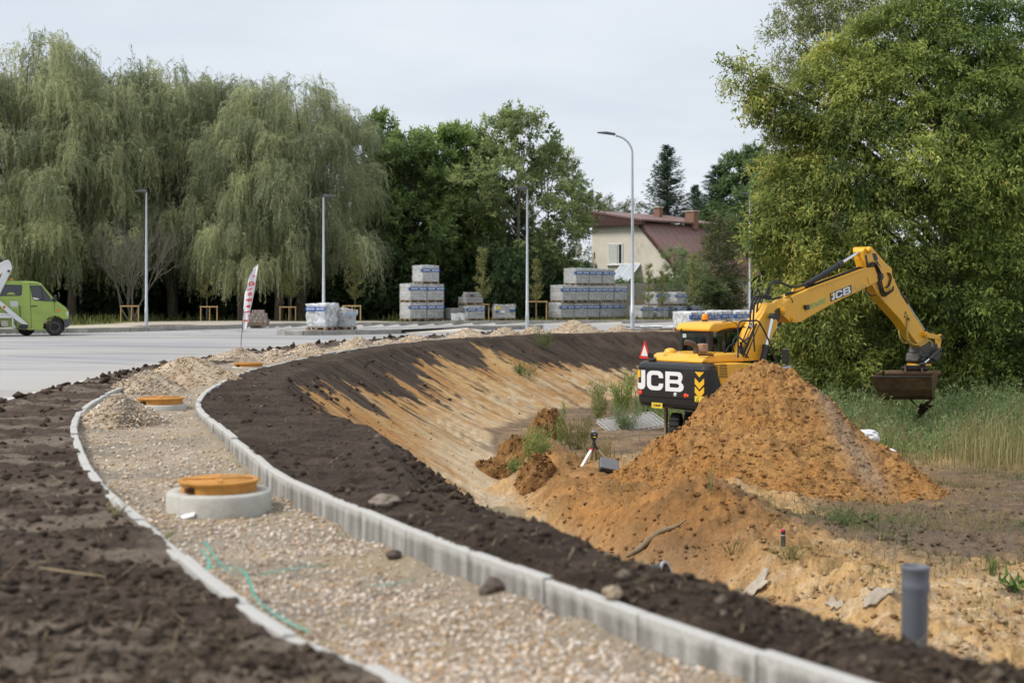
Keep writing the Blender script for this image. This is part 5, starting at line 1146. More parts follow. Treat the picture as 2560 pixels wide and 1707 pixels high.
redp = M('red_print', (.62, .045, .04), .6, .08, 6)
for i, (ch, x, y, s_) in enumerate((('G', 305, 415, .16), ('l', 277, 500, .15), ('o', 270, 575, .16), ('b', 268, 665, .17), ('a', 245, 760, .15), ('l', 240, 840, .16), ('.', 230, 912, .15), ('t', 208, 975, .14), ("c", 333, 305, .07))):
    me = text_mesh(ch, s_, .002, .008); me.materials.append(redp); t = bpy.data.objects.new('lettering', me); C.objects.link(t); t.parent = cl
    q_ = fz(x, y); t.location = (q_.x, -.055, q_.z); t.rotation_euler = (math.pi / 2, math.radians(90 - 14), 0); t.scale = (1, -1.3, 1)
# ------------------------------------------------------------------ excavator
YEL = M('machine_yellow', (.80, .415, .026), .38, .06, 2.5, 0, spec=.5, coat=.15, dirt=(.36, .22, .09), dirt_amt=.20)
BLK = M('machine_black', (.018, .019, .021), .38, .15, 3, 0, spec=.45, coat=.1, dirt=(.075, .062, .05), dirt_amt=.2)
RUB = M('rubber_hose', (.014, .014, .015), .5, .15, 8, 0)
CHR = M('chrome_rod', (.75, .76, .78), .12, .03, 4, 0, metal=1.0)
STEEL = M('grimy_steel', (.085, .080, .075), .55, .3, 6, .3, 30, metal=.5, dirt=(.16, .11, .07), dirt_amt=.2)
BUCK = M('worn_bucket_steel', (.135, .085, .048), .55, .35, 3.5, .5, 18, metal=.35, dirt=(.26, .145, .07), dirt_amt=.35)
GLS = M_glass('cab_glass', (.34, .46, .42), .18)
WHT = M('decal_white', (.80, .81, .83), .4, .03, 6); DYEL = M('decal_yellow', (.80, .47, .03), .4, .05, 6); GREASE = M('grease_stain', (.06, .035, .018), .5, .3, 8)
TYRE = M('tyre_rubber', (.022, .021, .020), .85, .25, 6, .4, 40, dirt=(.16, .12, .085), dirt_amt=.35)
EX = Vector((5.525, 35.91, 0)); EZ = -2.24; EYAW = math.radians(40)
Fv = Vector((math.cos(EYAW), math.sin(EYAW), 0)); Lv = Vector((-math.sin(EYAW), math.cos(EYAW), 0))
ex = empty('wheeled_excavator', (EX.x, EX.y, EZ), EYAW); setp(ex, 'yellow and black wheeled excavator with raised arm behind the sandy mound', 'excavator')
def onplane(u, v, l=-.15):
    """photo pixel -> local (x, z) on the vertical plane at lateral offset l of the machine"""
    o = EX + Lv * l; d = Vector(((u - U0) / FPX, 1.0, -(v - V0) / FPX)); n = Lv
    t = (o.x * n.x + o.y * n.y) / (d.x * n.x + d.y * n.y); p = Vector((0, 0, HC)) + d * t; q = p - Vector((EX.x, EX.y, EZ))
    return (q.dot(Fv), q.z)
def c1(x, y, l=-.15): return onplane(1560 + x / 2.8, 580 + y / 2.8, l)
def c1v(x, y, l=-.15): a = c1(x, y, l); return Vector((a[0], l, a[1]))
# undercarriage
m = MB(); m.bbox((.0, 0, .82), (3.3, .95, .42), .05); m.bbox((1.25, 0, .58), (.42, 2.0, .34), .05); m.bbox((-1.25, 0, .58), (.42, 2.0, .34), .05); m.lathe([(.62, 1.0), (.62, 1.22)], 28); o = m.build('chassis', BLK, ex); UR = math.radians(35); o.rotation_euler = (0, 0, UR)
wheels = []
for (x, y) in ((-1.28, -1.02), (-1.28, 1.02), (1.28, -1.02), (1.28, 1.02)):
    m = MB(); R90 = Euler((math.pi / 2, 0, 0)).to_matrix()
    for s_ in (-.17, .17):
        m.lathe([(.27, -.13), (.44, -.135), (.50, -.09), (.515, 0), (.50, .09), (.44, .135), (.27, .13)], 28, (0, s_, 0), R90)
        for i in range(22):
            a = 2 * math.pi * i / 22; m.box((math.cos(a) * .515, s_, math.sin(a) * .515), (.035, .22, .07), Euler((0, -a, 0)).to_matrix())
    t = m.build('wheel', TYRE, ex); t.location = (x * math.cos(UR) - y * math.sin(UR), x * math.sin(UR) + y * math.cos(UR), .54); t.rotation_euler = (0, 0, UR); m = MB(); m.lathe([(.0, -.02), (.20, -.03), (.27, -.12), (.29, -.13), (.29, .10), (0, .1)], 24, (0, -.2 if y < 0 else .2, 0), R90); m.build('rim', YEL, t)
m = MB(); m.bbox((2.05, 0, .52), (.09, 2.3, .55), .02); m.box((1.7, .5, .6), (.7, .12, .16)); m.box((1.7, -.5, .6), (.7, .12, .16)); o = m.build('dozer_blade', BLK, ex); o.rotation_euler = (0, 0, UR)
sx_ = onplane(1665, 1060, .95); m = MB(); m.bbox((sx_[0], .95, .80), (.09, .07, .85), .01); m.build('strut', M('strut_beige', (.36, .28, .19), .8, .2, 6), ex)
# upper frame and counterweight
m = MB(); m.bbox((-.3, 0, 1.33), (3.0, 2.3, .16), .03); m.build('turntable_deck', BLK, ex)
def vert_rear(e): return abs(e.verts[0].co.z - e.verts[1].co.z) > .2
cwp = []
def rrect(x0, x1, y0, y1, r, n=7):
    P = []
    for cx, cy, a0 in ((x0 + r, y0 + r, math.pi), (x0 + r, y1 - r, math.pi / 2)):
        for i in range(n + 1):
            a = a0 + (math.pi / 2) * i / n if cy < 0 else a0 + math.pi / 2 * i / n
            P.append((cx + r * math.cos(a), cy + r * math.sin(a)))
    return P
def cw_section(inset, z, xf):
    A = [(-2.2 + .24 + inset + .24 * -math.cos(t), -1.225 + inset + .24 - .24 * math.sin(t)) for t in np.linspace(math.pi / 2, 0, 8)]
    B = [(x, -y) for x, y in A[::-1]]
    return [(xf, -1.225 + inset, z)] + [(x, y, z) for x, y in A] + [(x, y, z) for x, y in B] + [(xf, 1.225 - inset, z)]
secs = [cw_section(i_, z_, x_) for i_, z_, x_ in ((.16, 1.20, -1.50), (.05, 1.245, -1.52), (.012, 1.33, -1.55), (.0, 1.455, -1.60), (.018, 1.462, -1.60), (.018, 1.475, -1.61), (.0, 1.482, -1.61), (.0, 1.7, -1.70), (.0, 2.0, -1.83), (.0, 2.19, -1.90), (.02, 2.265, -1.93), (.07, 2.315, -1.93), (.14, 2.335, -1.93))]
m = MB(); n_ = len(secs[0]); vs_ = [p for s in secs for p in s]; fs = []
for i in range(len(secs) - 1):
    for j in range(n_ - 1): fs.append((i * n_ + j, i * n_ + j + 1, (i + 1) * n_ + j + 1, (i + 1) * n_ + j))
    fs.append((i * n_ + n_ - 1, i * n_, (i + 1) * n_, (i + 1) * n_ + n_ - 1))
fs.append(tuple(range(n_))); fs.append(tuple(range((len(secs) - 1) * n_, len(secs) * n_))[::-1]); m.add(vs_, fs, 0, False)
cw = m.build('counterweight', BLK, ex)
# letters and marks on the rear face: x = -2.2 plane, y from left (+) to right (-)
def rear(y, z): return (-2.212, y, z)
def rear_poly(mb, pts, mi=0, d=.010):
    n = len(pts); A = [(-2.195, y, z) for y, z in pts]; B = [(-2.195 - d - .006, y, z) for y, z in pts]; b = len(mb.v)
    bm = bmesh.new(); va = [bm.verts.new(p) for p in A]; vb = [bm.verts.new(p) for p in B]; bm.faces.new(vb)
    for i in range(n): bm.faces.new((va[i], va[(i + 1) % n], vb[(i + 1) % n], vb[i]))
    bm.normal_update(); bmesh.ops.triangulate(bm, faces=[f for f in bm.faces if len(f.verts) > 4]); mb.bm(bm, mi=mi)
def ring_letter(outer, inner):
    """outline with a hole, cut open at the left"""
    return outer + [outer[0]] + [inner[0]] + inner[::-1]
def arcp(cx, cy, rx, ry, a0, a1, n=8): return [(cx + rx * math.cos(math.radians(a)), cy + ry * math.sin(math.radians(a))) for a in np.linspace(a0, a1, n)]
J = [(.20, 1.0), (.42, 1.0), (.42, .30)] + arcp(.22, .24, .20, .24, 0, -180, 9) + [(.02, .36), (.17, .36), (.17, .26)] + arcp(.195, .25, .025, .05, 180, 360, 4)[1:-1] + [(.20, .30)]
J = [(.20, 1.0), (.42, 1.0), (.42, .25)] + arcp(.22, .22, .20, .22, 0, -90, 5) + [(.15, 0)] + arcp(.15, .15, .15, .15, -90, -180, 4) + [(.0, .33), (.20, .33)]
Cc = arcp(1.13, .72, .30, .28, 20, 90, 4) + arcp(.82, .70, .30, .30, 90, 180, 6) + arcp(.82, .30, .30, .30, 180, 270, 6) + arcp(1.13, .28, .30, .28, -90, -20, 4) + [(1.43, .36), (1.20, .36)] + arcp(1.10, .30, .09, .09, 0, -90, 3) + arcp(.86, .32, .11, .11, -90, -180, 3) + arcp(.86, .68, .11, .11, 180, 90, 3) + arcp(1.10, .70, .09, .09, 90, 0, 3) + [(1.20, .64), (1.43, .64)]
Bl = [[(1.55, 0), (1.78, 0), (1.78, 1.0), (1.55, 1.0)], [(1.78, .80), (2.20, .80), (2.26, .72), (2.26, .66), (2.19, .59), (1.78, .59), (1.78, .41), (2.22, .41), (2.30, .34), (2.30, .27), (2.22, .20), (1.78, .20), (1.78, 0), (2.30, 0)] + arcp(2.30, .24, .24, .24, -75, 60, 6) + [(2.40, .50)] + arcp(2.26, .74, .22, .26, -35, 75, 6) + [(2.20, 1.0), (1.78, 1.0)]]
def jcb(fn, mat_w, mat_y, parent, name='lettering'):
    mb = MB()
    for pl in (J, Cc, Bl[0], Bl[1]): fn(mb, [(x, y) for x, y in pl])
    o = mb.build(name, mat_w, parent); mb = MB(); fn(mb, [(-.02, .62), (.15, .62), (.15, 1.0), (-.02, 1.0)]); return o, mb.build('yellow_square', mat_y, parent)
LW, LH = 1.56 / 2.56, .475
jcb(lambda mb, pl: rear_poly(mb, [(1.10 - x * LW, 1.635 + y * LH) for x, y in pl]), WHT, DYEL, cw)
mb = MB()
for k_ in range(3):
    z = 2.10 - .205 * k_; yc, w = -.955, .145
    if k_ == 0: pl = [(yc + w, z + .04), (yc - w, z + .04), (yc, z - .085)]
    else: pl = [(yc + w, z + .10), (yc, z - .02), (yc - w, z + .10), (yc - w, z - .04), (yc, z - .17), (yc + w, z - .04)]
    b = len(mb.v); n = len(pl); rear_poly(mb, pl)
    o = mb.build('chevron', DYEL, cw); mb = MB()
m = MB(); rear_poly(m, [(-.81, 1.40 + .03), (-1.10, 1.43), (-1.10, 1.295 + .27), (-.81, 1.565)]); w_ = m.build('warning_label', M('warning_yellow', (.78, .60, .06), .5, .04, 6), cw)
m = MB(); rear_poly(m, [(-.85, 1.45), (-.945, 1.45), (-.8975, 1.54)], d=.014); m.build('warning_triangle', BLK, w_); m = MB(); rear_poly(m, [(-.872, 1.462), (-.923, 1.462), (-.8975, 1.513)], d=.017); m.build('triangle_fill', MATS['warning_yellow'], w_)
m = MB(); rear_poly(m, [(.62, 1.33), (.26, 1.33), (.26, 1.20), (.62, 1.20)]); o = m.build('number_plate', MATS['warning_yellow'], cw)
me = text_mesh('1176-97', .075, .002, .002); me.materials.append(BLK); t = bpy.data.objects.new('lettering', me); C.objects.link(t); t.parent = o; t.location = (-2.217, .44, 1.265); t.rotation_euler = (math.pi / 2, 0, -math.pi / 2)
for y, mt, nm, r_ in ((1.02, M_emit('tail_lamp_red', (.75, .03, .02), .55), 'tail_lamp', .040), (-.50, MATS['tail_lamp_red'], 'tail_lamp', .036), (-.17, M('clear_lens', (.62, .63, .64), .15, .05, 6), 'reverse_lamp', .042)):
    m = MB(); m.lathe([(r_ * 1.25, 0), (r_ * 1.25, .02), (r_, .028), (r_ * .6, .036), (0, .04)], 16, (0, 0, 0), Euler((0, -math.pi / 2, 0)).to_matrix()); o = m.build(nm, mt, cw); o.location = (-2.195, y, 1.56)
m = MB(); rear_poly(m, [(-.555, 1.535), (-.60, 1.535), (-.60, 1.59), (-.555, 1.59)], d=.008); m.build('indicator', M('lens_orange', (.75, .22, .02), .2, .05, 5), cw)
m = MB(); m.tube(arcp(0, 0, .06, .09, 0, 180, 9) and [Vector((-1.9, .42 + p[0], 2.33 + p[1])) for p in arcp(0, 0, .07, .11, 0, 180, 9)], .022, 6); m.build('lifting_eye', BLK, cw)
# work lamp and warning triangle at the left rear
m = MB(); m.lathe([(0, -.05), (.07, -.04), (.085, .02), (.085, .035)], 16, (-2.05, .80, 2.47), Euler((0, math.radians(-95), 0)).to_matrix()); m.bbox((-1.98, .74, 2.36), (.30, .16, .10), .03); m.build('work_lamp', BLK, ex)
tri = [(-.0, .0), (.40, 0), (.20, .46)]
m = MB(); T0 = Vector((-1.95, 1.12, 2.36))
def tri3(s, off): return [T0 + Vector((off, -(.27 * 0) - (x - .20) * s, .02 + (z - .16) * s + .16)) for x, z in tri]
m.add(tri3(1.0, 0) + tri3(1.0, .012), [(0, 1, 2), (5, 4, 3), (0, 3, 4, 1), (1, 4, 5, 2), (2, 5, 3, 0)]); tr = m.build('warning_sign', M('sign_red', (.62, .035, .03), .45, .05, 5), ex)
m = MB(); m.add(tri3(.60, -.006) + tri3(.60, -.001), [(0, 1, 2), (5, 4, 3), (0, 3, 4, 1), (1, 4, 5, 2), (2, 5, 3, 0)]); m.build('sign_face', M('sign_white', (.72, .73, .70), .5, .05, 5), tr)
# yellow bodywork on the right, with grilles
body = [(-1.93, 2.32), (-1.88, 2.19), (-1.81, 2.0), (-1.68, 1.7), (-1.58, 1.42), (-1.50, 1.26), (1.15, 1.26), (1.12, 1.5), (.95, 1.78), (.62, 2.06), (.25, 2.22), (.05, 2.26), (-1.0, 2.33)]
m = MB(); m.prism(body, -1.215, -.32, bv=.035); bd = m.build('side_body', YEL, ex)
m = MB(); m.prism(body, .30, 1.215, bv=.035); m.build('side_body', YEL, ex)
m = MB(); m.bbox((-.3, 0, 1.72), (2.4, .9, .9), .03); m.build('inner_frame', BLK, ex)
VD, VT = M('vent_dark', (.10, .045, .012), .7, .2, 6), M('vent_tan', (.45, .24, .04), .6, .1, 5)
def slot(pts, l, mt, par, nm='vent_slot'):
    m = MB(); m.prism([c1(x, y, l) for x, y in pts], l - .006, l + .02); return m.build(nm, mt, par)
for i in range(9):
    y = 929 + i * 11; x = 604 + i * 4.2
    slot([(x, y), (658 - i * .2, y - 2), (659, y + 3), (x + 1, y + 5)], -1.216, VD, bd); slot([(667, y - 3), (718 + i * .8, y - 5), (719 + i * .8, y), (668, y + 2)], -1.216, VD, bd)
for i in range(12): slot([(588 + i * 10, 911 - i * .3), (592 + i * 10, 910 - i * .3), (597 + i * 10, 918 - i * .3), (593 + i * 10, 919 - i * .3)], -1.213, VT, bd)
for x in (-.72, -.18, .42):
    mm = MB(); mm.prism([(x, 1.3), (x + .012, 1.3), (x - .015, 2.22 if x < 0 else 2.1), (x - .027, 2.22 if x < 0 else 2.1)], -1.2185, -1.2); mm.build('panel_gap', M('gap_dark', (.20, .10, .02), .7, .1, 5), bd)
mm = MB(); mm.bbox((.12, -1.218, 1.98), (.26, .010, .16), .004, None, 0, 1); mm.build('badge', MATS['warning_yellow'], bd)
# engine hood
m = MB(); m.prism([(-2.02, 2.335), (-1.98, 2.42), (-1.72, 2.53), (-.62, 2.55), (-.52, 2.48), (-.48, 2.33)], -.86, .95, bv=.05); hd = m.build('engine_hood', YEL, ex)
for i in range(11):
    slot([(520 + i * 10, 852), (525 + i * 10, 852), (529 + i * 10, 867), (524 + i * 10, 867)], -.862, VD, hd); slot([(528 + i * 9.5, 874), (532 + i * 9.5, 874), (533 + i * 9.5, 879), (529 + i * 9.5, 879)], -.862, VT, hd)
for i in range(5):
    for j in range(3):
        m = MB(); m.box((-1.62 + i * .11, -.50 + j * .12, 2.552), (.075, .02, .012)); m.build('vent_slot', MATS['vent_dark'], hd)
for i in range(6):
    m = MB(); m.box((-1.84 + i * .012, .55 - i * .06, 2.48), (.10, .018, .012), Euler((0, math.radians(-30), 0)).to_matrix()); m.build('vent_slot', MATS['vent_dark'], hd)
m = MB(); m.lathe([(.16, 0), (.155, .05), (.12, .10), (.06, .125), (0, .13)], 18, (-1.55, .62, 2.52)); m.build('breather_cap', YEL, hd)
m = MB(); m.tube(smooth_line([(-1.42, -.12, 2.50), (-1.42, -.12, 2.64), (-1.45, -.10, 2.73), (-1.53, -.04, 2.79), (-1.64, .05, 2.81)], 4), .068, 14); m.build('exhaust_pipe', M('rusty_pipe', (.12, .085, .068), .7, .35, 7, .2, 30, metal=.3), ex)
m = MB(); m.bbox((-1.18, -.12, 2.66), (.20, .20, .22), .03); m.build('filter_box', M('brown_box', (.36, .225, .15), .8, .15, 6), ex)
# cab
X0, X1, YR, YL, ZB, ZT = -.62, 1.15, .17, 1.20, 1.36, 3.0
def post(name, pts, r_=.05, mt=BLK, par=None):
    mm = MB(); mm.tube(pts, r_, 8); return mm.build(name, mt, par or ex)
m = MB(); m.bbox(((X0 + X1) / 2, (YR + YL) / 2, 1.60), (X1 - X0, YL - YR, .55), .04)
for (x, y) in ((X0, YR), (X0, YL)): m.bbox((x + .09, y + (.07 if y == YR else -.07), 2.46), (.18, .15, 1.36), .05)
for (x, y) in ((X1, YR), (X1, YL)): m.bbox((x - .05, y + (.05 if y == YR else -.05), 2.46), (.10, .10, 1.36), .03)
m.bbox((.42, YL - .04, 2.4), (.10, .08, 1.3), .02)
m.bbox((X0 + .05, .68, 2.02), (.10, 1.0, .22), .03); m.bbox((X0 + .05, .68, 3.05), (.10, 1.0, .10), .03)
m.bbox((.28, YR + .04, 2.02), (1.7, .09, .20), .03); m.bbox((.28, YR + .04, 3.08), (1.7, .09, .08), .03); m.bbox((X1 - .03, .68, 3.06), (.07, 1.0, .12), .02)
cab = m.build('cab_frame', BLK, ex)
roofp = [(-.70, 3.06), (-.67, 3.17), (-.52, 3.26), (.3, 3.30), (1.05, 3.28), (1.22, 3.21), (1.26, 3.12), (.15, 3.12), (-.15, 3.09), (-.40, 3.03)]
m = MB(); m.prism(roofp, .10, 1.26, bv=.055, seg=3); rf_ = m.build('cab_roof', YEL, cab)
m = MB(); m.lathe([(.03, -.006), (.03, .006)], 10, (-.69, 1.05, 3.08), Euler((0, math.pi / 2, 0)).to_matrix()); m.build('bolt', BLK, rf_)
for nm, pts in (('rear_window', [(X0 - .004, YR + .15, 2.12), (X0 - .004, YL - .13, 2.12), (X0 - .004, YL - .13, 3.0), (X0 - .004, YR + .15, 3.0)]), ('side_window', [(X0 + .18, YR - .004, 2.10), (X1 - .10, YR - .004, 2.10), (X1 - .10, YR - .004, 3.04), (X0 + .26, YR - .004, 3.04)]),
                ('door_window', [(X0 + .18, YL + .004, 1.9), (X1 - .10, YL + .004, 1.9), (X1 - .10, YL + .004, 2.88), (X0 + .18, YL + .004, 2.88)]), ('windscreen', [(X1, YR + .1, 1.9), (X1, YL - .1, 1.9), (X1, YL - .1, 2.88), (X1, YR + .1, 2.88)])):
    m = MB(); m.poly(pts); o = m.build(nm, GLS, cab)
m = MB(); m.box((X0 - .010, 1.00, 2.93), (.006, .12, .10)); m.build('sticker', M('sticker_blue', (.42, .56, .58), .5, .04, 5), cab)
m = MB(); m.bbox((.05, .64, 1.97), (.50, .50, .14), .05); m.bbox((-.22, .64, 2.32), (.16, .50, .72), .06); m.bbox((-.26, .64, 2.76), (.11, .26, .18), .04); m.build('seat', M('seat_dark', (.02, .024, .035), .8, .1, 5), cab)
m = MB(); m.bbox((-.38, 1.0, 2.20), (.12, .22, .22), .05); m.build('red_bag', M('red_cloth', (.30, .012, .02), .8, .15, 5), cab)
m = MB(); m.bbox((.9, .4, 2.1), (.12, .2, .55), .03); m.bbox((.55, .32, 2.08), (.3, .09, .10), .02); m.build('console', BLK, cab)
m = MB(); m.lathe([(.075, 0), (.075, .04), (.07, .05)], 16, (.08, .95, 3.28)); b_ = m.build('beacon_base', BLK, cab); m = MB(); m.lathe([(.082, .05), (.085, .12), (.07, .18), (.03, .205), (0, .21)], 16, (.08, .95, 3.28)); m.build('beacon', M('beacon_amber', (.80, .28, .01), .2, .1, 5), cab)
m = MB(); m.lathe([(0, .06), (.06, .055), (.20, .0), (.23, -.02), (.21, -.03), (0, -.02)], 20, (.72, .02, 3.16)); m.tube([(.72, .02, 3.2), (.72, .05, 3.30)], .03, 6); m.build('roof_lamp', BLK, cab); m = MB(); m.lathe([(0, -.035), (.17, -.032), (.19, -.025)], 18, (.72, .02, 3.155)); m.build('lamp_glass', M('lens_amber', (.75, .42, .10), .2, .1, 5), cab)
# operator
def skin_person():
    J_ = {'pel': (.06, .64, 2.06), 'ab': (.02, .64, 2.28), 'ch': (.02, .64, 2.47), 'ne': (.05, .64, 2.60), 'hd': (.07, .64, 2.70), 'ht': (.08, .64, 2.82), 'sr': (.03, .45, 2.50), 'er': (.16, .36, 2.26), 'wr': (.42, .36, 2.19), 'hr': (.50, .37, 2.19), 'sl': (.03, .83, 2.50), 'el': (.16, .93, 2.26), 'wl': (.42, .92, 2.19), 'hl': (.50, .91, 2.19), 'kr': (.50, .52, 2.12), 'fr': (.62, .50, 1.72), 'tr': (.76, .50, 1.70), 'kl': (.50, .76, 2.12), 'fl': (.62, .78, 1.72), 'tl': (.76, .78, 1.70)}
    E_ = [('pel', 'ab'), ('ab', 'ch'), ('ch', 'ne'), ('ne', 'hd'), ('hd', 'ht'), ('ch', 'sr'), ('sr', 'er'), ('er', 'wr'), ('wr', 'hr'), ('ch', 'sl'), ('sl', 'el'), ('el', 'wl'), ('wl', 'hl'), ('pel', 'kr'), ('kr', 'fr'), ('fr', 'tr'), ('pel', 'kl'), ('kl', 'fl'), ('fl', 'tl')]
    Rr = {'pel': .16, 'ab': .145, 'ch': .165, 'ne': .06, 'hd': .095, 'ht': .085, 'sr': .075, 'er': .05, 'wr': .035, 'hr': .04, 'sl': .075, 'el': .05, 'wl': .035, 'hl': .04, 'kr': .075, 'fr': .05, 'tr': .045, 'kl': .075, 'fl': .05, 'tl': .045}
    ks = list(J_); me = bpy.data.meshes.new('person'); me.from_pydata([J_[k] for k in ks], [(ks.index(a), ks.index(b)) for a, b in E_], [])
    o = bpy.data.objects.new('person', me); C.objects.link(o); md = o.modifiers.new('skin', 'SKIN'); s2 = o.modifiers.new('sub', 'SUBSURF'); s2.levels = 1; s2.render_levels = 1
    for i, k in enumerate(ks): me.skin_vertices[0].data[i].radius = (Rr[k], Rr[k])
    me.skin_vertices[0].data[0].use_root = True
    dg = bpy.context.evaluated_depsgraph_get(); nm = bpy.data.meshes.new_from_object(o.evaluated_get(dg)); bpy.data.objects.remove(o); nm.name = 'person'; nm.materials.clear()
    for mt in (M('shirt_mint', (.42, .56, .54), .85, .06, 6), M('skin_tone', (.42, .25, .17), .6, .06, 8), M('trousers_dark', (.03, .035, .05), .85, .1, 8)): nm.materials.append(mt)
    mi = []
    for p in nm.polygons:
        c = p.center
        if c.z > 2.60: mi.append(1)
        elif c.x > .20 and c.z > 2.13 and (c.y < .42 or c.y > .86): mi.append(1)
        elif c.z < 2.17: mi.append(2)
        else: mi.append(0)
    nm.polygons.foreach_set('material_index', mi); nm.polygons.foreach_set('use_smooth', [True] * len(mi)); return nm
o = link('person', skin_person()); o.location = (EX.x, EX.y, EZ); o.rotation_euler = (0, 0, EYAW); setp(o, 'operator in a mint green T-shirt seated inside the excavator cab', 'person')
m = MB(); m.lathe([(.098, -.02), (.104, .04), (.085, .10), (.04, .135), (0, .14)], 14, (.065, .64, 2.735)); m.build('hair', M('dark_hair', (.03, .022, .016), .8, .2, 9), o)
# ---- boom, arm
def flat(name, pts, l0, l1, mt=YEL, bv=.018, par=ex, ref=-.15):
    m = MB(); m.prism([c1(x, y, ref) for x, y in pts], l0, l1, bv=bv); return m.build(name, mt, par)
LB = -.15
low = flat('lower_boom', [(765, 905), (905, 895), (965, 800), (1030, 660), (1045, 600), (1040, 530), (1005, 492), (965, 505), (930, 575), (860, 690)], LB - .20, LB + .20)
up = flat('upper_boom', [(1046, 548), (1048, 528), (1068, 498), (1150, 440), (1240, 402), (1640, 256), (1720, 240), (1745, 255), (1752, 300), (1738, 345), (1700, 368), (1420, 500), (1262, 590), (1190, 630), (1118, 634), (1092, 590), (1056, 572)], LB - .21, LB + .21)
arm = flat('dipper_arm', [(1636, 135), (1650, 113), (1680, 104), (1705, 112), (1735, 148), (1795, 215), (1842, 258), (1842, 300), (1905, 440), (1990, 570), (2065, 690), (2095, 735), (2100, 800), (2080, 818), (2045, 812), (1985, 740), (1905, 622), (1740, 440), (1700, 372), (1695, 320), (1660, 245), (1645, 190)], LB - .17, LB + .17)
for nm, x, y, r_, par in (('pivot_pin', 1068, 552, .085, up), ('pivot_pin', 1130, 606, .095, up), ('pivot_pin', 1745, 312, .10, up), ('pivot_pin', 1672, 126, .085, arm), ('pivot_pin', 2062, 716, .09, arm)):
    a = c1v(x, y); m = MB(); m.cyl((a.x, LB - .275, a.z), (a.x, LB + .275, a.z), r_, 16); m.cyl((a.x, LB - .30, a.z), (a.x, LB - .275, a.z), r_ * .62, 6); m.build(nm, YEL if r_ < .099 else STEEL, par)
flat('cheek_plate', [(1055, 575), (1046, 545), (1070, 515), (1150, 490), (1262, 580), (1190, 628), (1118, 632)], LB - .235, LB - .212, YEL, .006, up)
flat('cheek_plate', [(1658, 318), (1725, 288), (1738, 340), (1700, 362), (1668, 368)], LB - .228, LB - .212, YEL, .006, up)
flat('grease_mark', [(1012, 548), (1046, 525), (1050, 600), (1036, 628), (1015, 600)], LB - .206, LB - .2015, GREASE, 0, low)
flat('grease_mark', [(1728, 298), (1750, 292), (1756, 330), (1742, 346), (1728, 338)], LB - .216, LB - .2112, GREASE, 0, up)
flat('grease_mark', [(1648, 160), (1662, 165), (1672, 220), (1690, 240), (1662, 243)], LB - .176, LB - .1712, GREASE, 0, arm)
flat('boom_rail', [(1240, 396), (1640, 250), (1640, 258), (1242, 406)], LB - .245, LB - .212, YEL, .004, up)
# JCB sticker on the boom: parallelogram of black film with raised letters
def boom_map(ox, oy, ux, uy, vx, vy): return lambda x, y: c1(ox + ux * x + vx * y, oy + uy * x + vy * y)
bmf = boom_map(1400, 488, 150, -60, -5, -58)
m = MB(); m.prism([bmf(0, 0), bmf(1, 0), bmf(1, 1), bmf(0, 1)], LB - .216, LB - .2105); st = m.build('black_sticker', BLK, up)
def boom_letter(mb, pl):
    q = [bmf(.06 + x / 2.56 * .90, .08 + y * .84) for x, y in pl]; mb.prism(q, LB - .2205, LB - .2155)
jcb(boom_letter, WHT, DYEL, st)
pf2 = boom_map(1252, 546, 122, -52, -4, -42)
m = MB(); m.prism([pf2(0, 0), pf2(.95, 0), pf2(1, 1), pf2(.05, 1)], LB - .2145, LB - .2105); st2 = m.build('name_sticker', M('sticker_lime', (.62, .50, .07), .5, .05, 5), up)
me = text_mesh('EOLESZ', 1.0, .0, .02)
xs = [v.co.x for v in me.vertices]; ys = [v.co.y for v in me.vertices]; x0_, x1_, y0_, y1_ = min(xs), max(xs), min(ys), max(ys)
for v in me.vertices: q = pf2(.06 + .88 * (v.co.x - x0_) / (x1_ - x0_), .16 + .66 * (v.co.y - y0_) / (y1_ - y0_)); v.co = Vector((q[0], LB - .2160, q[1]))
me.materials.append(M('sticker_green', (.16, .28, .16), .5, .05, 5)); t = bpy.data.objects.new('lettering', me); C.objects.link(t); t.parent = st2
# marks on the arm
for pts, mt, nm in (([(1700, 150), (1725, 150), (1742, 190), (1716, 205)], BLK, 'black_sticker'), ([(1708, 180), (1738, 205), (1760, 245), (1735, 225)], BLK, 'black_sticker'), ([(1915, 555), (1940, 545), (1975, 600), (1950, 612)], M('arm_warning', (.74, .44, .05), .5, .05, 6), 'warning_label')):
    flat(nm, pts, LB - .1755, LB - .1705, mt, 0, arm)
flat('warning_triangle', [(1922, 600), (1932, 552), (1952, 592)], LB - .1785, LB - .1750, BLK, 0, arm); flat('triangle_fill', [(1927, 590), (1933, 566), (1944, 588)], LB - .1805, LB - .1780, MATS['arm_warning'], 0, arm)
flat('camera_box', [(1210, 512), (1238, 508), (1240, 540), (1214, 545)], LB - .29, LB - .212, BLK, .01, up)
# cylinders
def ram(a, b, split, r0, r1, l, name, mt=BLK):
    A, B = c1v(*a, l), c1v(*b, l); S = A.lerp(B, split); mm = MB(); mm.cyl(A, S, r0, 16); mm.cyl(A.lerp(B, split - .06), A.lerp(B, split + .015), r0 * 1.18, 16); o = mm.build(name, mt, ex); mm = MB(); mm.cyl(S, B, r1, 14); mm.build('piston_rod', CHR, o)
    mm = MB(); mm.tube([B + Vector((0, -.07, 0)), B + Vector((0, .07, 0))], r1 * 1.7, 12); mm.build('rod_eye', BLK, o); return o
ram((970, 905), (1040, 590), .34, .080, .048, LB - .34, 'lift_cylinder'); ram((925, 900), (1075, 640), .36, .080, .048, LB + .34, 'lift_cylinder')
ram((1225, 400), (1660, 132), .66, .075, .045, LB, 'arm_cylinder'); ram((1845, 300), (2105, 695), .48, .062, .036, LB + .0, 'bucket_cylinder')
flat('cylinder_bracket', [(1180, 430), (1200, 395), (1240, 380), (1252, 400)], LB - .10, LB + .10, YEL, .01, up)
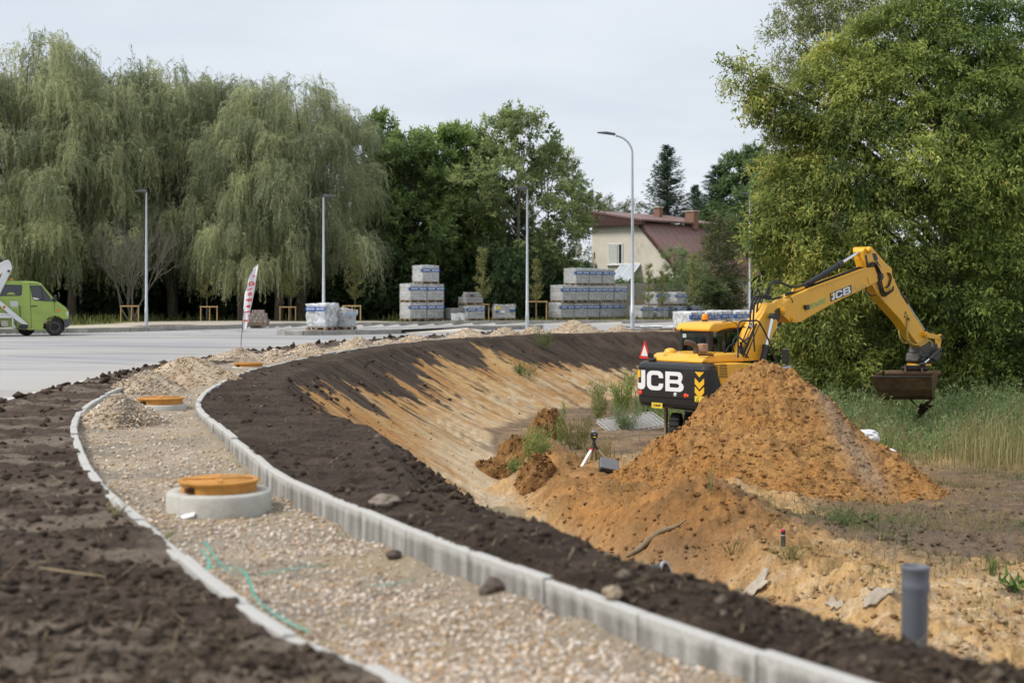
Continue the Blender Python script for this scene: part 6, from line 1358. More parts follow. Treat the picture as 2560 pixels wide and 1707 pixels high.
# hoses
def hose(pts, r_, l, mt=RUB, name='hose', par=ex, n=7):
    mm = MB(); mm.tube(smooth_line([c1v(p[0], p[1], p[2] if len(p) > 2 else l) for p in pts], 5), r_, n); return mm.build(name, mt, par)
for i in range(4):
    dx = i * 22 - 10; l = LB - .12 + .08 * i
    hose([(892 + dx, 640), (896 + dx, 560), (905 + dx, 490), (930 + dx, 452), (965 + dx, 452), (1010 + dx * .6, 470), (1090 + dx * .5, 462 - 4 * i)], .024, l)
    hose([(790 + dx * 1.1, 880), (830 + dx, 790), (870 + dx, 690), (892 + dx, 640)], .020, LB - .215)
for i in range(3):
    hose([(990 + 10 * i, 440), (1002 + 8 * i, 400 - 4 * i), (1035, 362 - 6 * i), (1090, 358 - 6 * i), (1150, 380 - 3 * i), (1215, 385), (1290, 356 - 4 * i)], .022, LB - .06 + .06 * i)
    hose([(1290, 356 + 6 * i), (1400, 300 + 6 * i), (1490, 240 + 6 * i)], .013, LB - .09)
for i in range(4): hose([(1130, 448 - 5 * i), (1250, 404 - 4 * i), (1450, 330 - 4 * i), (1640, 262 - 5 * i), (1740, 240 - 6 * i)], .016, LB - .10 + .06 * i)
for i in range(3):
    d = i * 12; hose([(1700, 246 - d * .5), (1752, 238 - d), (1772 + d, 285), (1778 + d, 350), (1795 + d, 415), (1818 + d, 448 - d), (1850 + d, 432 - d), (1885, 405 - d)], .021, LB - .22 - .02 * i)
hose([(1690, 380), (1700, 420), (1730, 445), (1765, 440)], .018, LB - .2)
for i in range(2): hose([(1845 + 10 * i, 285), (1862 + 10 * i, 320), (1850 + 8 * i, 370), (1830 + 10 * i, 390)], .016, LB - .20)
CRM = M('cream_hose', (.50, .38, .13), .6, .15, 30, .2, 60)
hose([(1985, 615), (1984, 660), (1982, 720), (2000, 770), (2045, 790), (2090, 772), (2130, 758), (2152, 775), (2155, 800)], .026, LB - .21, CRM); hose([(1928, 660), (1926, 700), (1938, 750), (1965, 776), (2010, 772)], .026, LB + .1, CRM)
m = MB(); a = c1v(1986, 612, LB - .19); m.bbox(a, (.07, .09, .10), .012); m.build('hose_fitting', STEEL, arm)
hose([(1120, 462), (1165, 458), (1185, 500), (1200, 540), (1215, 535)], .009, LB - .22)
# hose tangle in front of the cab
for i, (rx, ry) in enumerate(((58, 75), (66, 82))):
    hose([(700 + 60 + rx * math.cos(t) * 1.0, 800 + ry * math.sin(t)) for t in np.linspace(-.4, 3.6, 9)][::-1], .020, LB - .38 - .05 * i)
hose([(775, 870), (760, 800), (775, 745), (805, 735), (840, 770), (868, 785)], .022, LB - .36); hose([(720, 880), (712, 850), (735, 800), (780, 775)], .016, LB - .36); hose([(800, 790), (822, 830), (850, 860), (872, 880)], .020, LB - .36)
for i in range(3): a_, b_ = (800 + 22 * i, 865), (905 + 18 * i, 640); hose([a_, ((a_[0] + b_[0]) / 2, (a_[1] + b_[1]) / 2), b_], .022, LB - .225, (YEL, STEEL, YEL)[i], 'hard_line', low)
for i in range(4): m = MB(); a = c1v(842 + 14 * i, 758 - 8 * i, LB - .25); m.bbox(a, (.05, .05, .05), .01); m.build('fitting', STEEL, low)
for i in range(4): m = MB(); a = c1v(880 + 4 * i, 668 - 10 * i, LB - .25); m.bbox(a, (.045, .05, .07), .01); m.build('fitting', CHR if i % 2 else STEEL, low)
# hand rail and mirrors at the right front corner
RL = -1.05
def rail(pts, r_=.021, nm='handrail', par=ex): mm = MB(); mm.tube([c1v(x, y, RL) for x, y in pts], r_, 8); return mm.build(nm, BLK, par)
hr = rail([(798, 880), (798, 660), (808, 632), (832, 622), (930, 620), (948, 632), (985, 700), (1028, 790), (1052, 880), (1078, 938)])
rail([(905, 622), (907, 720), (914, 838)], .02); rail([(690, 632), (740, 622), (785, 640), (800, 665)], .010, 'aerial_cable')
m = MB(); a = c1v(1072, 932, RL); m.bbox(a, (.10, .10, .14), .02); b1 = c1v(1108, 948, RL); m.tube([a, b1], .014, 6); m.tube([b1, c1v(1150, 940, RL), c1v(1148, 870, RL)], .012, 6); m.build('mirror_bracket', BLK, ex)
RM = Euler((0, 0, -EYAW)).to_matrix(); a = c1v(1135, 954, RL - .05); m = MB(); m.bbox(a, (.30, .05, .16), .025, RM @ Euler((math.radians(-15), math.radians(-8), 0)).to_matrix()); o = m.build('mirror', BLK, ex); m = MB(); m.bbox(a + RM @ Vector((0, -.030, 0)), (.26, .006, .12), .002, RM @ Euler((math.radians(-15), math.radians(-8), 0)).to_matrix(), 0, 1); m.build('mirror_glass', M('mirror_face', (.30, .31, .32), .15, .05, 5, 0, metal=.6), o)
a = c1v(1127, 868, RL); m = MB(); m.bbox(a, (.05, .17, .38), .025, RM @ Euler((0, 0, math.radians(60))).to_matrix()); m.build('mirror', BLK, ex)
# link, coupler, tilt rotator
flat('bucket_link', [(2075, 712), (2090, 705), (2150, 720), (2170, 712), (2186, 726), (2182, 746), (2160, 752), (2090, 742), (2074, 735)], LB - .24, LB - .19, YEL, .01); flat('bucket_link', [(2148, 745), (2180, 750), (2172, 830), (2150, 830)], LB - .20, LB - .13, YEL, .01)
flat('bucket_link', [(2075, 712), (2090, 705), (2150, 720), (2170, 712), (2186, 726), (2182, 746), (2160, 752), (2090, 742), (2074, 735)], LB + .19, LB + .24, YEL, .01)
a = c1v(2172, 732); m = MB(); m.cyl((a.x, LB - .27, a.z), (a.x, LB + .27, a.z), .055, 14); m.build('link_pin', STEEL, ex)
til = flat('tilt_rotator', [(2040, 800), (2098, 770), (2150, 775), (2160, 830), (2175, 850), (2160, 900), (2110, 915), (2040, 915), (2010, 905), (2018, 850), (2035, 835)], LB - .22, LB + .22, STEEL, .04)
flat('tilt_cheek', [(2100, 840), (2160, 838), (2150, 890), (2125, 900), (2095, 885)], LB - .30, LB - .23, STEEL, .03, til); flat('tilt_cheek', [(2018, 858), (2085, 850), (2080, 900), (2020, 902)], LB - .29, LB - .23, BLK, .02, til)
for i in range(4): a = c1v(2030 + 32 * i, 872 + 6 * (i % 2), LB - .30); m = MB(); m.cyl(a, a + Vector((0, -.03, 0)), .025, 10); m.build('bolt', STEEL, til)
a = c1v(2065, 928, LB); m = MB(); m.lathe([(.20, -.035), (.33, -.03), (.34, .0), (.33, .03), (.20, .035)], 24, a); m.build('slew_ring', YEL, ex)
ram((2215, 818), (2092, 925), .62, .050, .030, LB - .33, 'tilt_cylinder', STEEL)
for i in range(3): hose([(2120, 800), (2190, 825 - 8 * i), (2222, 815 - 4 * i), (2228 - 4 * i, 850), (2195, 920), (2180, 968)], .013, LB - .2 + .1 * i)
# bucket: wide ditching bucket turned square to the camera
bc = c1v(1985, 1070, LB); bw = EX + Fv * bc.x + Lv * bc.y; bz = EZ + bc.z
sb = bw.y / FPX / 2.8            # metres per picture pixel at the bucket
root_b = Matrix.Rotation(-EYAW, 4, 'Z')
def bpos(x, y, d): w = Vector((at(1560 + x / 2.8, 580 + y / 2.8, bw.y + d))); q = w - Vector((EX.x, EX.y, EZ)); return Vector((q.dot(Fv), q.dot(Lv), q.z))
prof_ = [(-.62, 1.0), (-.55, .80), (-.44, .45), (-.28, .15), (-.08, .0), (.12, .02), (.27, .18), (.34, .42), (.33, .72), (.24, .98)]
def bsect(t):
    """bucket shell section at fraction t across the width: depth d, height share h"""
    out = []
    for d, h in prof_:
        xl = 1798 - 72 * max(0, h) if d < 0 else 1800 + 18 * h; xr = 2150 if d < -.3 else (2165 + 50 * h * .8 if d > 0 else 2150 + 22 * h)
        top = 1012 if d < 0 else 972
        y = 1168 + (top - 1168) * h - (0 if d < 0 else 6); x = xl + (xr - xl) * t; out.append(bpos(x, y, d * .95))
    return out
nb = 9; S_ = [bsect(i / (nb - 1)) for i in range(nb)]; m = MB(); V_ = [p for s in S_ for p in s]; k_ = len(prof_); F_ = []
for i in range(nb - 1):
    for j in range(k_ - 1): F_.append((i * k_ + j, i * k_ + j + 1, (i + 1) * k_ + j + 1, (i + 1) * k_ + j))
m.add(V_, F_, 0, False); bk = m.build('bucket', BUCK, ex); sm_ = bk.modifiers.new('plate', 'SOLIDIFY'); sm_.thickness = .03; sm_.offset = 0
for si, nm in ((0, 'bucket_side'), (nb - 1, 'bucket_side')):
    s = S_[si]; m = MB(); m.add(s, [tuple(range(k_))]); o = m.build(nm, BUCK, bk, recalc=False); sm_ = o.modifiers.new('plate', 'SOLIDIFY'); sm_.thickness = .035; sm_.offset = 0
m = MB(); m.tube([bpos(1728, 1012, -.60), bpos(2145, 1012, -.60)], .022, 6); m.build('cutting_edge', STEEL, bk)
m = MB(); m.tube([bpos(1822, 990, .14), bpos(2212, 990, .14)], .10, 14); m.build('top_tube', BUCK, bk)
for x in (1968, 2085): m = MB(); m.add([bpos(x, 985, -.05), bpos(x, 935, -.02), bpos(x, 935, .25), bpos(x, 985, .30)], [(0, 1, 2, 3)]); o = m.build('hanger_plate', BUCK, bk, recalc=False); sm_ = o.modifiers.new('plate', 'SOLIDIFY'); sm_.thickness = .05; sm_.offset = 0
m = MB(); m.tube([bpos(1945, 950, .1), bpos(2125, 955, .1)], .05, 12); m.tube([bpos(1968, 938, .0), bpos(2085, 938, .0)], .035, 10); m.build('hanger_pin', STEEL, bk)
m = MB()
for i in range(3): m.bbox(bpos(1850 + 0 * i, 1060 + i * 30, -.50 + .12 * i), (.0, .0, .0), .001) if False else None
# roots and soil dangling from the bucket
def lumps_np(n, cfun, s0, s1, colr):
    P = np.array([cfun() for _ in range(n)]); v, f, cc = scatter_lumps(P, np.random.default_rng(8).uniform(s0, s1, n), np.array(colr)[None] * np.random.default_rng(9).uniform(.6, 1.2, (n, 1))); return v, f, cc
bwp = lambda x, y, d=0: at(1560 + x / 2.8, 580 + y / 2.8, bw.y + d)
pc = [bwp(2092, 1232, -.1), bwp(2110, 1210, -.1), bwp(2075, 1262, -.1), bwp(2125, 1222, -.05), bwp(2062, 1282, -.1), bwp(2100, 1245, 0)]
v, f, cc = lumps_np(60, lambda: tuple(np.array(random.choice(pc)) + np.random.default_rng(random.randrange(9999)).normal(0, .045, 3)), .03, .085, (.040, .026, .018))
mt_ = M_attr('dark_root_soil', .95, .1, 20, .3, .5, 20, .03)
rc = mesh_np('root_clod', v, f, cc, mt_); setp(rc, 'dark root clod dangling under the bucket', 'clod')
m = MB(); m.tube([bwp(2165, 1150, 0), bwp(2140, 1185, 0), bwp(2108, 1215, -.05), bwp(2080, 1260, -.1)], [.05, .035, .03, .02], 6); m.tube([bwp(1990, 1160, 0), bwp(2020, 1185, 0), bwp(2048, 1215, 0)], [.03, .03, .012], 6); m.build('root', M('dark_root', (.05, .032, .022), .9, .25, 8, .3, 30), rc)
# ------------------------------------------------------------------ green crew-cab van with aerial lift
GRN = M('van_green', (.30, .41, .075), .35, .05, 2, 0, spec=.5, coat=.3, dirt=(.20, .26, .07), dirt_amt=.05)
LIFTW = M('lift_white', (.66, .67, .67), .4, .05, 4, 0, dirt=(.40, .38, .34), dirt_amt=.08); PLAST = M('grey_plastic', (.075, .078, .082), .6, .1, 5)
VY = 60.4; VX = at(175, 838, VY).x
van = empty('lift_van', (VX, VY, 0.0), math.radians(16)); setp(van, 'lime green crew cab van with a white folded lift arm, cut by the left edge', 'van')
def vp(cx, cy): return ((cx - 1190) / 401.0, (1415 - cy) / 401.0)
prof_v = [vp(1170, 1130), vp(1168, 1010), vp(1130, 955), vp(985, 845), vp(940, 790), vp(740, 548), vp(690, 515), vp(600, 503), vp(480, 498), (-3.2, 2.28), (-3.9, 2.26), (-3.96, 1.6), (-3.95, .42), vp(560, 1310), vp(820, 1312)]
for i in range(9):
    a = math.radians(180 - 22.5 * i); prof_v.append((vp(955, 0)[0] + .47 * math.cos(a), .38 + .47 * math.sin(a) if math.sin(a) > .02 else .33))
prof_v += [vp(1110, 1270), vp(1160, 1260)]
m = MB(); m.prism(prof_v, -.92, .92, bv=.05, seg=3, bsel=lambda e: abs(e.verts[0].co.y - e.verts[1].co.y) < .01 and e.verts[0].co.z > .5 and e.verts[0].co.z + e.verts[1].co.z > 1.9)
vb = m.build('body', GRN, van)
VG = M('van_glass', (.020, .026, .028), .06, .3, 1.2, 0, spec=.8)
def vplate(name, pts, mt, y=-.925, t=.012, par=None, bv=.0):
    m = MB(); m.prism([vp(*p) for p in pts], y - t, y, bv=bv); return m.build(name, mt, par or vb)
fr = vplate('window', [(560, 572), (735, 572), (760, 600), (885, 770), (890, 838), (640, 820), (600, 780)], BLK, t=.008); vplate('pane', [(572, 582), (728, 582), (765, 800), (652, 805), (612, 775)], VG, y=-.934, t=.006, par=fr); vplate('pane', [(745, 590), (870, 770), (875, 828), (785, 810)], VG, y=-.934, t=.006, par=fr)
vplate('paper', [(598, 765), (700, 790), (710, 805), (640, 806)], white_print, y=-.941, t=.003, par=fr)
fr = vplate('window', [(-80, 560), (425, 562), (438, 580), (432, 720), (405, 742), (-80, 748)], BLK, t=.008); vplate('pane', [(-70, 576), (412, 576), (425, 592), (418, 712), (398, 730), (-70, 734)], VG, y=-.934, t=.006, par=fr); vplate('seat_glimpse', [(190, 720), (240, 685), (300, 690), (340, 725)], GRN, y=-.941, t=.003, par=fr)
for pts in ([(556, 545), (562, 545), (590, 1280), (582, 1280)], [(948, 840), (954, 840), (955, 1040), (949, 1040)], [(548, 542), (700, 542), (700, 548), (548, 548)]): vplate('door_gap', pts, M('gap_green', (.05, .08, .015), .8, .1, 4), y=-.9215, t=.004)
for y_ in (1014, 1145, 808, 918, 990): vplate('swage_line', [(20 if y_ in (808, 918, 990) else 520, y_), (480 if y_ in (808, 918, 990) else 900, y_), (480 if y_ in (808, 918, 990) else 900, y_ + 9), (20 if y_ in (808, 918, 990) else 520, y_ + 9)], GRN, y=-.925, t=.012)
h_ = vplate('door_handle', [(580, 908), (672, 905), (672, 920), (582, 924)], BLK, y=-.93, t=.03); vplate('indicator', [(988, 975), (1035, 965), (1055, 985), (1030, 1002), (990, 1002)], MATS['lens_orange'], y=-.92, t=.03)
vplate('headlamp', [(1135, 1015), (1170, 1000), (1176, 1090), (1150, 1080)], MATS['clear_lens'], y=-.905, t=.02); vplate('notice', [(245, 828), (372, 828), (376, 935), (256, 938)], M('notice_paper', (.55, .54, .52), .6, .1, 9), y=-.926, t=.006)
m = MB(); m.prism([vp(1100, 1128), vp(1188, 1128), vp(1194, 1180), vp(1185, 1255), vp(1112, 1282)], -.94, .94, bv=.03); m.build('bumper', PLAST, vb)
m = MB(); m.prism([vp(985, 845), vp(1130, 955), (vp(1130, 955)[0], vp(1130, 955)[1] + .01), (vp(985, 845)[0], vp(985, 845)[1] + .012)], -.7, .7); m.build('bonnet_panel', GRN, vb)
m = MB(); m.add([(vp(950, 800)[0] + .012, -.74, vp(950, 800)[1] + .012), (vp(950, 800)[0] + .012, .74, vp(950, 800)[1] + .012), (vp(740, 548)[0] + .012, .64, vp(740, 548)[1] + .012), (vp(740, 548)[0] + .012, -.64, vp(740, 548)[1] + .012)], [(0, 1, 2, 3)]); m.build('windscreen', VG, vb)
m = MB(); m.bbox((vp(968, 0)[0], -1.03, vp(0, 785)[1]), (.10, .14, .28), .03); m.tube([(vp(925, 0)[0], -.90, vp(0, 825)[1]), (vp(960, 0)[0], -1.0, vp(0, 815)[1])], .03, 8); m.bbox((vp(925, 0)[0], -.93, vp(0, 815)[1]), (.12, .03, .12), .012); m.build('mirror', BLK, vb)
m = MB(); m.lathe([(.06, 0), (.065, .08), (.05, .13), (0, .145)], 14, (vp(258, 0)[0], -.6, 2.28)); m.build('beacon', MATS['beacon_amber'], vb)
m = MB(); m.bbox((vp(625, 0)[0], -.55, 2.28), (.10, .06, .05), .01); m.build('roof_bracket', BLK, vb)
def vwheel(x, y, r_=.37, name='wheel'):
    m = MB(); R90 = Euler((math.pi / 2, 0, 0)).to_matrix(); m.lathe([(.20, -.10), (.30, -.115), (.355, -.10), (r_, -.05), (r_, .05), (.355, .10), (.30, .115), (.20, .10)], 32, (0, 0, 0), R90); t = m.build(name, TYRE, van); t.location = (x, y, r_)
    m = MB(); m.lathe([(0, .055), (.05, .055), (.06, .03), (.11, .03), (.16, .07), (.20, .105), (.205, .09), (.205, -.09), (0, -.09)], 24, (0, 0, 0), R90); o = m.build('rim', M('steel_rim', (.50, .46, .41), .55, .2, 8, 0, metal=.3, dirt=(.20, .12, .07), dirt_amt=.2), t)
    for i in range(8): a = i * math.pi / 4; m = MB(); m.cyl((.12 * math.cos(a), -.055, .12 * math.sin(a)), (.12 * math.cos(a), -.035, .12 * math.sin(a)), .022, 8); m.build('rim_hole', BLK, t)
    m = MB(); m.cyl((0, -.10, 0), (0, -.05, 0), .045, 10); m.build('hub', STEEL, t); return t
fx = vp(955, 0)[0]
vwheel(fx, -.80); vwheel(fx, .80); vwheel(vp(490, 0)[0], -.05, .36, 'spare_wheel'); vwheel(-4.6, -.80); vwheel(-4.6, .80)
m = MB(); m.bbox((-3.0, 0, .42), (5.0, .9, .16), .03); m.bbox((-5.0, 0, .72), (2.4, 1.8, .10), .02); m.build('chassis', BLK, van)
# lift: folded arms, outrigger, frame
def vflat(name, pts, y0, y1, mt=LIFTW, bv=.015, par=van): m = MB(); m.prism([vp(*p) for p in pts], y0, y1, bv=bv); return m.build(name, mt, par)
a1 = vflat('lift_arm', [(-900, 1000), (-900, 860), (0, 240), (150, 165), (215, 140), (240, 175), (275, 262), (270, 300), (160, 330), (0, 470), (-700, 1000)], -.75, -.45)
a2 = vflat('lift_arm', [(-60, 985), (-90, 900), (165, 300), (278, 296), (275, 312), (20, 880), (-20, 960)], -1.02, -.80)
for (x, y) in ((232, 335), (8, 455)): c = vp(x, y); m = MB(); m.cyl((c[0], -1.045, c[1]), (c[0], -.4, c[1]), .055, 14); m.build('arm_pin', STEEL, a2)
m = MB(); m.tube([Vector((vp(-200, 0)[0], -.6, vp(0, 330)[1])), Vector((vp(60, 0)[0], -.6, vp(0, 180)[1]))], .09, 12); m.build('lift_cylinder', LIFTW, a1); m = MB(); c = vp(75, 160); m.lathe([(.10, -.05), (.13, 0), (.10, .05)], 14, (c[0], -.6, c[1]), Euler((math.pi / 2, 0, 0)).to_matrix()); m.build('cylinder_head', BLK, a1)
og = vflat('outrigger', [(48, 862), (92, 822), (140, 860), (535, 1215), (505, 1232), (440, 1222), (410, 1190), (340, 1140)], -1.12, -1.0)
vflat('red_sticker', [(143, 912), (178, 905), (182, 945), (150, 952)], -1.126, -1.121, MATS['sign_red'], 0, og); vflat('foot', [(425, 1205), (535, 1222), (530, 1270), (505, 1300), (420, 1290), (408, 1240)], -1.14, -.98, BLK, .02, og)
m = MB()
for pts in ([(-700, 1045), (285, 1045)], [(-700, 1100), (280, 1100)], [(288, 1060), (296, 1150), (296, 1230), (275, 1275), (-700, 1282)]): m.tube(smooth_line([Vector((vp(*p)[0], -1.06, vp(*p)[1])) for p in pts], 3) if len(pts) > 2 else [Vector((vp(*p)[0], -1.06, vp(*p)[1])) for p in pts], .03, 8)
m.prism([vp(-700, 1060), vp(285, 1060), vp(285, 1090), vp(-700, 1090)], -1.08, -.95); m.build('platform_frame', LIFTW, van)
m = MB(); m.bbox((vp(165, 0)[0], -.98, vp(0, 1200)[1]), (.28, .16, .24), .02); m.build('valve_box', M('valve_beige', (.42, .40, .33), .6, .1, 6), van); m = MB(); m.bbox((vp(-120, 0)[0], -.95, vp(0, 1190)[1]), (.8, .3, .30), .03); m.build('tool_box', PLAST, van)
m = MB()
for i in range(4): x = vp(15 + 20 * i, 0)[0]; m.tube(smooth_line([(x, -1.0, .72), (x - .05, -1.08, .58), (x + .1, -1.05, .45), (x + .15, -1.0, .40)], 4), .014, 6)
m.tube([(vp(400, 0)[0], -1.0, vp(0, 900)[1]), (vp(412, 0)[0], -1.0, vp(0, 1080)[1])], .018, 6); m.tube(smooth_line([(vp(340, 0)[0], -1.03, .60), (vp(350, 0)[0], -1.06, .38), (vp(385, 0)[0], -1.03, .28), (vp(400, 0)[0], -1.0, .45)], 4), .02, 6); m.build('hose', RUB, van)

# ------------------------------------------------------------------ manholes
ring_c = M('manhole_concrete', (.47, .455, .41), .85, .10, 3, .25, 40, dirt=(.27, .23, .18), dirt_amt=.32); rust = M('rusty_cast_iron', (.50, .235, .050), .8, .18, 7, .25, 50, dirt=(.22, .085, .025), dirt_amt=.3)
def manhole(x, y, zb, R, H, lr, lh, label, tilt=0.0, half=False):
    r = empty('manhole', (x, y, zb), random.uniform(0, 3)); setp(r, label, 'manhole', 'manholes along the gravel path'); r.rotation_euler = (0, tilt, 0)
    m = MB(); m.lathe([(R * .99, -.15), (R, H - .02), (R - .02, H), (lr * .8, H), (lr * .8, H - .03), (0, H - .03)], 48); m.build('concrete_ring', ring_c, r)
    m = MB(); m.lathe([(lr * .93, H - .005), (lr * .93, H + lh * .55), (lr * .93, H + lh * .62), (lr, H + lh * .80), (lr * 1.0, H + lh * .97), (lr * .97, H + lh), (lr * .86, H + lh), (lr * .85, H + lh - .012), (lr * .83, H + lh - .012), (lr * .82, H + lh), (0, H + lh)], 48); ld = m.build('lid', rust, r)
    m = MB()
    for i in range(4): a = i * math.pi / 2 + .25; m.box((math.cos(a) * lr * .45, math.sin(a) * lr * .45, H + lh + .004), (lr * .72, .04, .014), Euler((0, 0, a)).to_matrix())
    m.build('lid_rib', rust, ld); m = MB()
    m.box((-lr * .55, -lr * .80, H + lh * .35), (.075, .06, lh * .4), Euler((0, 0, .6)).to_matrix()); m.build('key_slot', M('slot_dark', (.06, .022, .008), .9, .1, 5), ld); return r
m1x, m1y = at(548, 1255, 12.6).x, 12.6
manhole(m1x, m1y, -.175, .46, .19, .355, .10, 'nearest manhole, a thick white concrete ring under a rusty orange lid')
manhole(at(402, 1000, 22.4).x, 22.4, -.07, .40, .095, .365, .10, 'second manhole with a rusty lid on a thin slab, between two gravel heaps')
manhole(at(621, 925, 35).x, 35, -.06, .40, .03, .365, .085, 'third manhole lid showing beside the dark berm, below the flag')
manhole(at(1024, 868, 51.5).x, 51.5, -.06, .38, .02, .36, .07, 'farthest rusty manhole lid by the low gravel heap')

# ------------------------------------------------------------------ small things on the ground
tx, ty = 1.83, 31.7; tz = ground_z(tx, ty)
r = empty('laser_tripod', (tx, ty, tz)); setp(r, 'surveying tripod with white legs standing at the foot of the mound', 'tripod')
ALU = M('white_alu', (.70, .70, .69), .4, .05, 5, 0); RED = M('clamp_red', (.50, .03, .05), .5, .08, 5); BEI = M('beige_leg', (.42, .31, .20), .6, .1, 6)
def gl(u, v, Y): p = at(u, v, Y); return Vector((p.x - tx, Y - ty, p.z - tz))
ap = gl(1485, 1112, 31.7); legs = [(gl(1441, 1189, 31.0), ALU, 'leg', .035), (gl(1534, 1168, 32.6), ALU, 'leg', .026), (gl(1467, 1180, 31.9), BEI, 'leg', .040)]
for k_, (ft, mt, nm, w) in enumerate(legs):
    d = (ap - ft).normalized(); q = d.to_track_quat('Z', 'Y').to_matrix(); L = (ap - ft).length; m = MB(); m.box(ft.lerp(ap, .45), (w * 1.7, w, L * .86), q); lg = m.build(nm, mt, r)
    m = MB(); m.box(ft.lerp(ap, .84), (w * 2.1, w * 1.5, .045), q); m.build('clamp', RED if k_ != 1 else BLK, lg); m = MB(); m.box(ft.lerp(ap, .94), (w * 1.9, w * 1.5, L * .14), q); m.build('hinge', BLK, lg); m = MB(); m.tube([ft + d * .05, ft - d * .03], [.028, .008], 8); m.build('spike', STEEL, lg)
m = MB(); m.cyl(ap + Vector((.02, .02, -.58)), ap, .016, 8); m.build('centre_column', BEI, r)
m = MB(); m.lathe([(.045, 0), (.05, .03), (.03, .06), (.03, .11), (.05, .13)], 12, ap); m.build('tripod_head', BLK, r)
r2 = empty('laser_level', (tx + ap.x, ty + ap.y, tz + ap.z + .13)); setp(r2, 'black laser level with a small yellow label on top of the tripod', 'laser level')
m = MB(); m.bbox((0, 0, .09), (.16, .14, .13), .028); m.bbox((0, -.005, .09), (.12, .16, .11), .02); m.build('housing', BLK, r2); m = MB(); m.lathe([(.055, .155), (.055, .185), (.04, .195), (0, .195)], 12); m.build('laser_window', M('grey_cap', (.25, .26, .27), .4, .1, 5), r2)
m = MB(); m.box((.01, -.087, .055), (.07, .004, .022)); m.build('yellow_label', yellow_lab, r2); m = MB(); m.box((.01, -.087, .115), (.04, .004, .008)); m.build('maker_mark', white_print, r2); m = MB(); m.lathe([(.06, 0), (.055, .02), (.03, .03)], 12); m.build('mount', BLK, r2)
cy = 30.6; cx_ = at(1522, 1180, cy).x; r = empty('tool_case', (cx_, cy, ground_z(cx_, cy) + .17)); r.rotation_euler = (math.radians(38), math.radians(12), math.radians(6)); setp(r, 'dark plastic case lying tilted in the sand beside the tripod', 'case')
m = MB(); m.bbox((0, 0, -.03), (.42, .32, .12), .03); m.build('shell', PLAST, r); m = MB(); m.bbox((0, 0, .055), (.42, .32, .04), .018); m.build('lid', M('case_grey', (.16, .165, .17), .5, .1, 5), r); 
for x in (-.12, .12): m = MB(); m.bbox((x, -.165, .02), (.06, .02, .07), .006); m.build('latch', BLK, r)
sy = 20.0; sx = at(1958, 1415, sy).x; r = empty('spray_can', (sx, sy, ground_z(sx, sy))); setp(r, 'black marking paint can with a pink cap upright on the sand', 'spray can')
m = MB(); m.lathe([(.031, 0), (.0325, .01), (.0325, .175), (.026, .188), (.012, .192)], 18); m.build('can', M('can_black', (.045, .045, .048), .45, .2, 20), r); m = MB(); m.lathe([(.0315, .185), (.0315, .235), (.027, .243), (0, .243)], 18); m.build('cap', M('cap_black', (.02, .02, .02), .5, .1, 5), r); m = MB(); m.box((-.012, -.012, .236), (.036, .042, .03)); m.build('pink_cap', M('cap_pink', (.70, .03, .12), .5, .06, 5), r); m = MB(); m.lathe([(.0332, .165), (.0332, .172)], 18); m.build('white_ring', white_print, r)
px, py = at(2281, 1500, 8.6).x, 8.6; gz = ground_z(px, py); r = empty('drain_pipe', (px, py, gz)); setp(r, 'upright grey plastic pipe with a socket, right foreground', 'pipe'); h = .11 - gz
PVC = M('grey_pvc', (.135, .145, .165), .45, .05, 4, .1, 60); m = MB(); m.lathe([(.079, -.2), (.079, h - .17), (.083, h - .15), (.086, h - .13), (.086, h - .11), (.083, h - .10), (.083, h - .03), (.088, h - .02), (.088, h - .005), (.084, h), (.078, h), (.075, h - .2)], 28); r.rotation_euler = (0, math.radians(1.2), 0); m.build('tube', PVC, r)
bx, by = 1.60, 15.3; r = empty('culvert_pipe', (bx, by, -1.27)); r.rotation_euler = (math.radians(78), 0, math.radians(62)); setp(r, 'dark drain pipe end with a grey rim poking out of the bank', 'pipe'); m = MB(); m.lathe([(.125, -.4), (.125, .0), (.14, .02), (.14, .07), (.115, .07), (.105, .0), (.105, -.4)], 26); m.build('tube', M('pipe_black', (.05, .052, .058), .5, .1, 5), r); m = MB(); m.lathe([(.146, .05), (.146, .075), (.118, .075), (.118, .05)], 26, close=True); m.build('rim', M('pipe_rim', (.38, .39, .42), .5, .06, 5), r)
def rock(name, u, v, z, R, col, label, cat='stone', sq=.75, seed=1, Y=None):
    p = on_z(u, v, z) if Y is None else Vector((at(u, v, Y).x, Y, ground_z(at(u, v, Y).x, Y))); rr = np.random.default_rng(seed); bm = bmesh.new(); bmesh.ops.create_icosphere(bm, subdivisions=3, radius=R)
    for q in bm.verts: n = float(fbm(np.array([q.co.x / R * 1.3 + seed * 3.1]), np.array([q.co.y / R * 1.3 + q.co.z / R]), 3, seed)[0]); q.co = q.co * (1 + .55 * n); q.co.z *= sq
    m = MB(); m.bm(bm); o = m.build(name, M(name + '_' + str(seed), col, .9, .2, 6, .5, 25)); o.location = (p.x, p.y, p.z + R * sq * .55); setp(o, label, cat); return o
rock('stone', 1532, 1490, .06, .048, (.36, .29, .20), 'tan stone sitting on the kerb edge, right of centre', seed=2); rock('soil_clod', 1236, 1490, -.15, .085, (.10, .075, .06), 'dark clod lying on the gravel against the right kerb', 'clod', seed=3); rock('soil_clod', 985, 1395, -.14, .05, (.09, .068, .055), 'small dark clod on sand by the kerb, in front of the manhole', 'clod', seed=4)
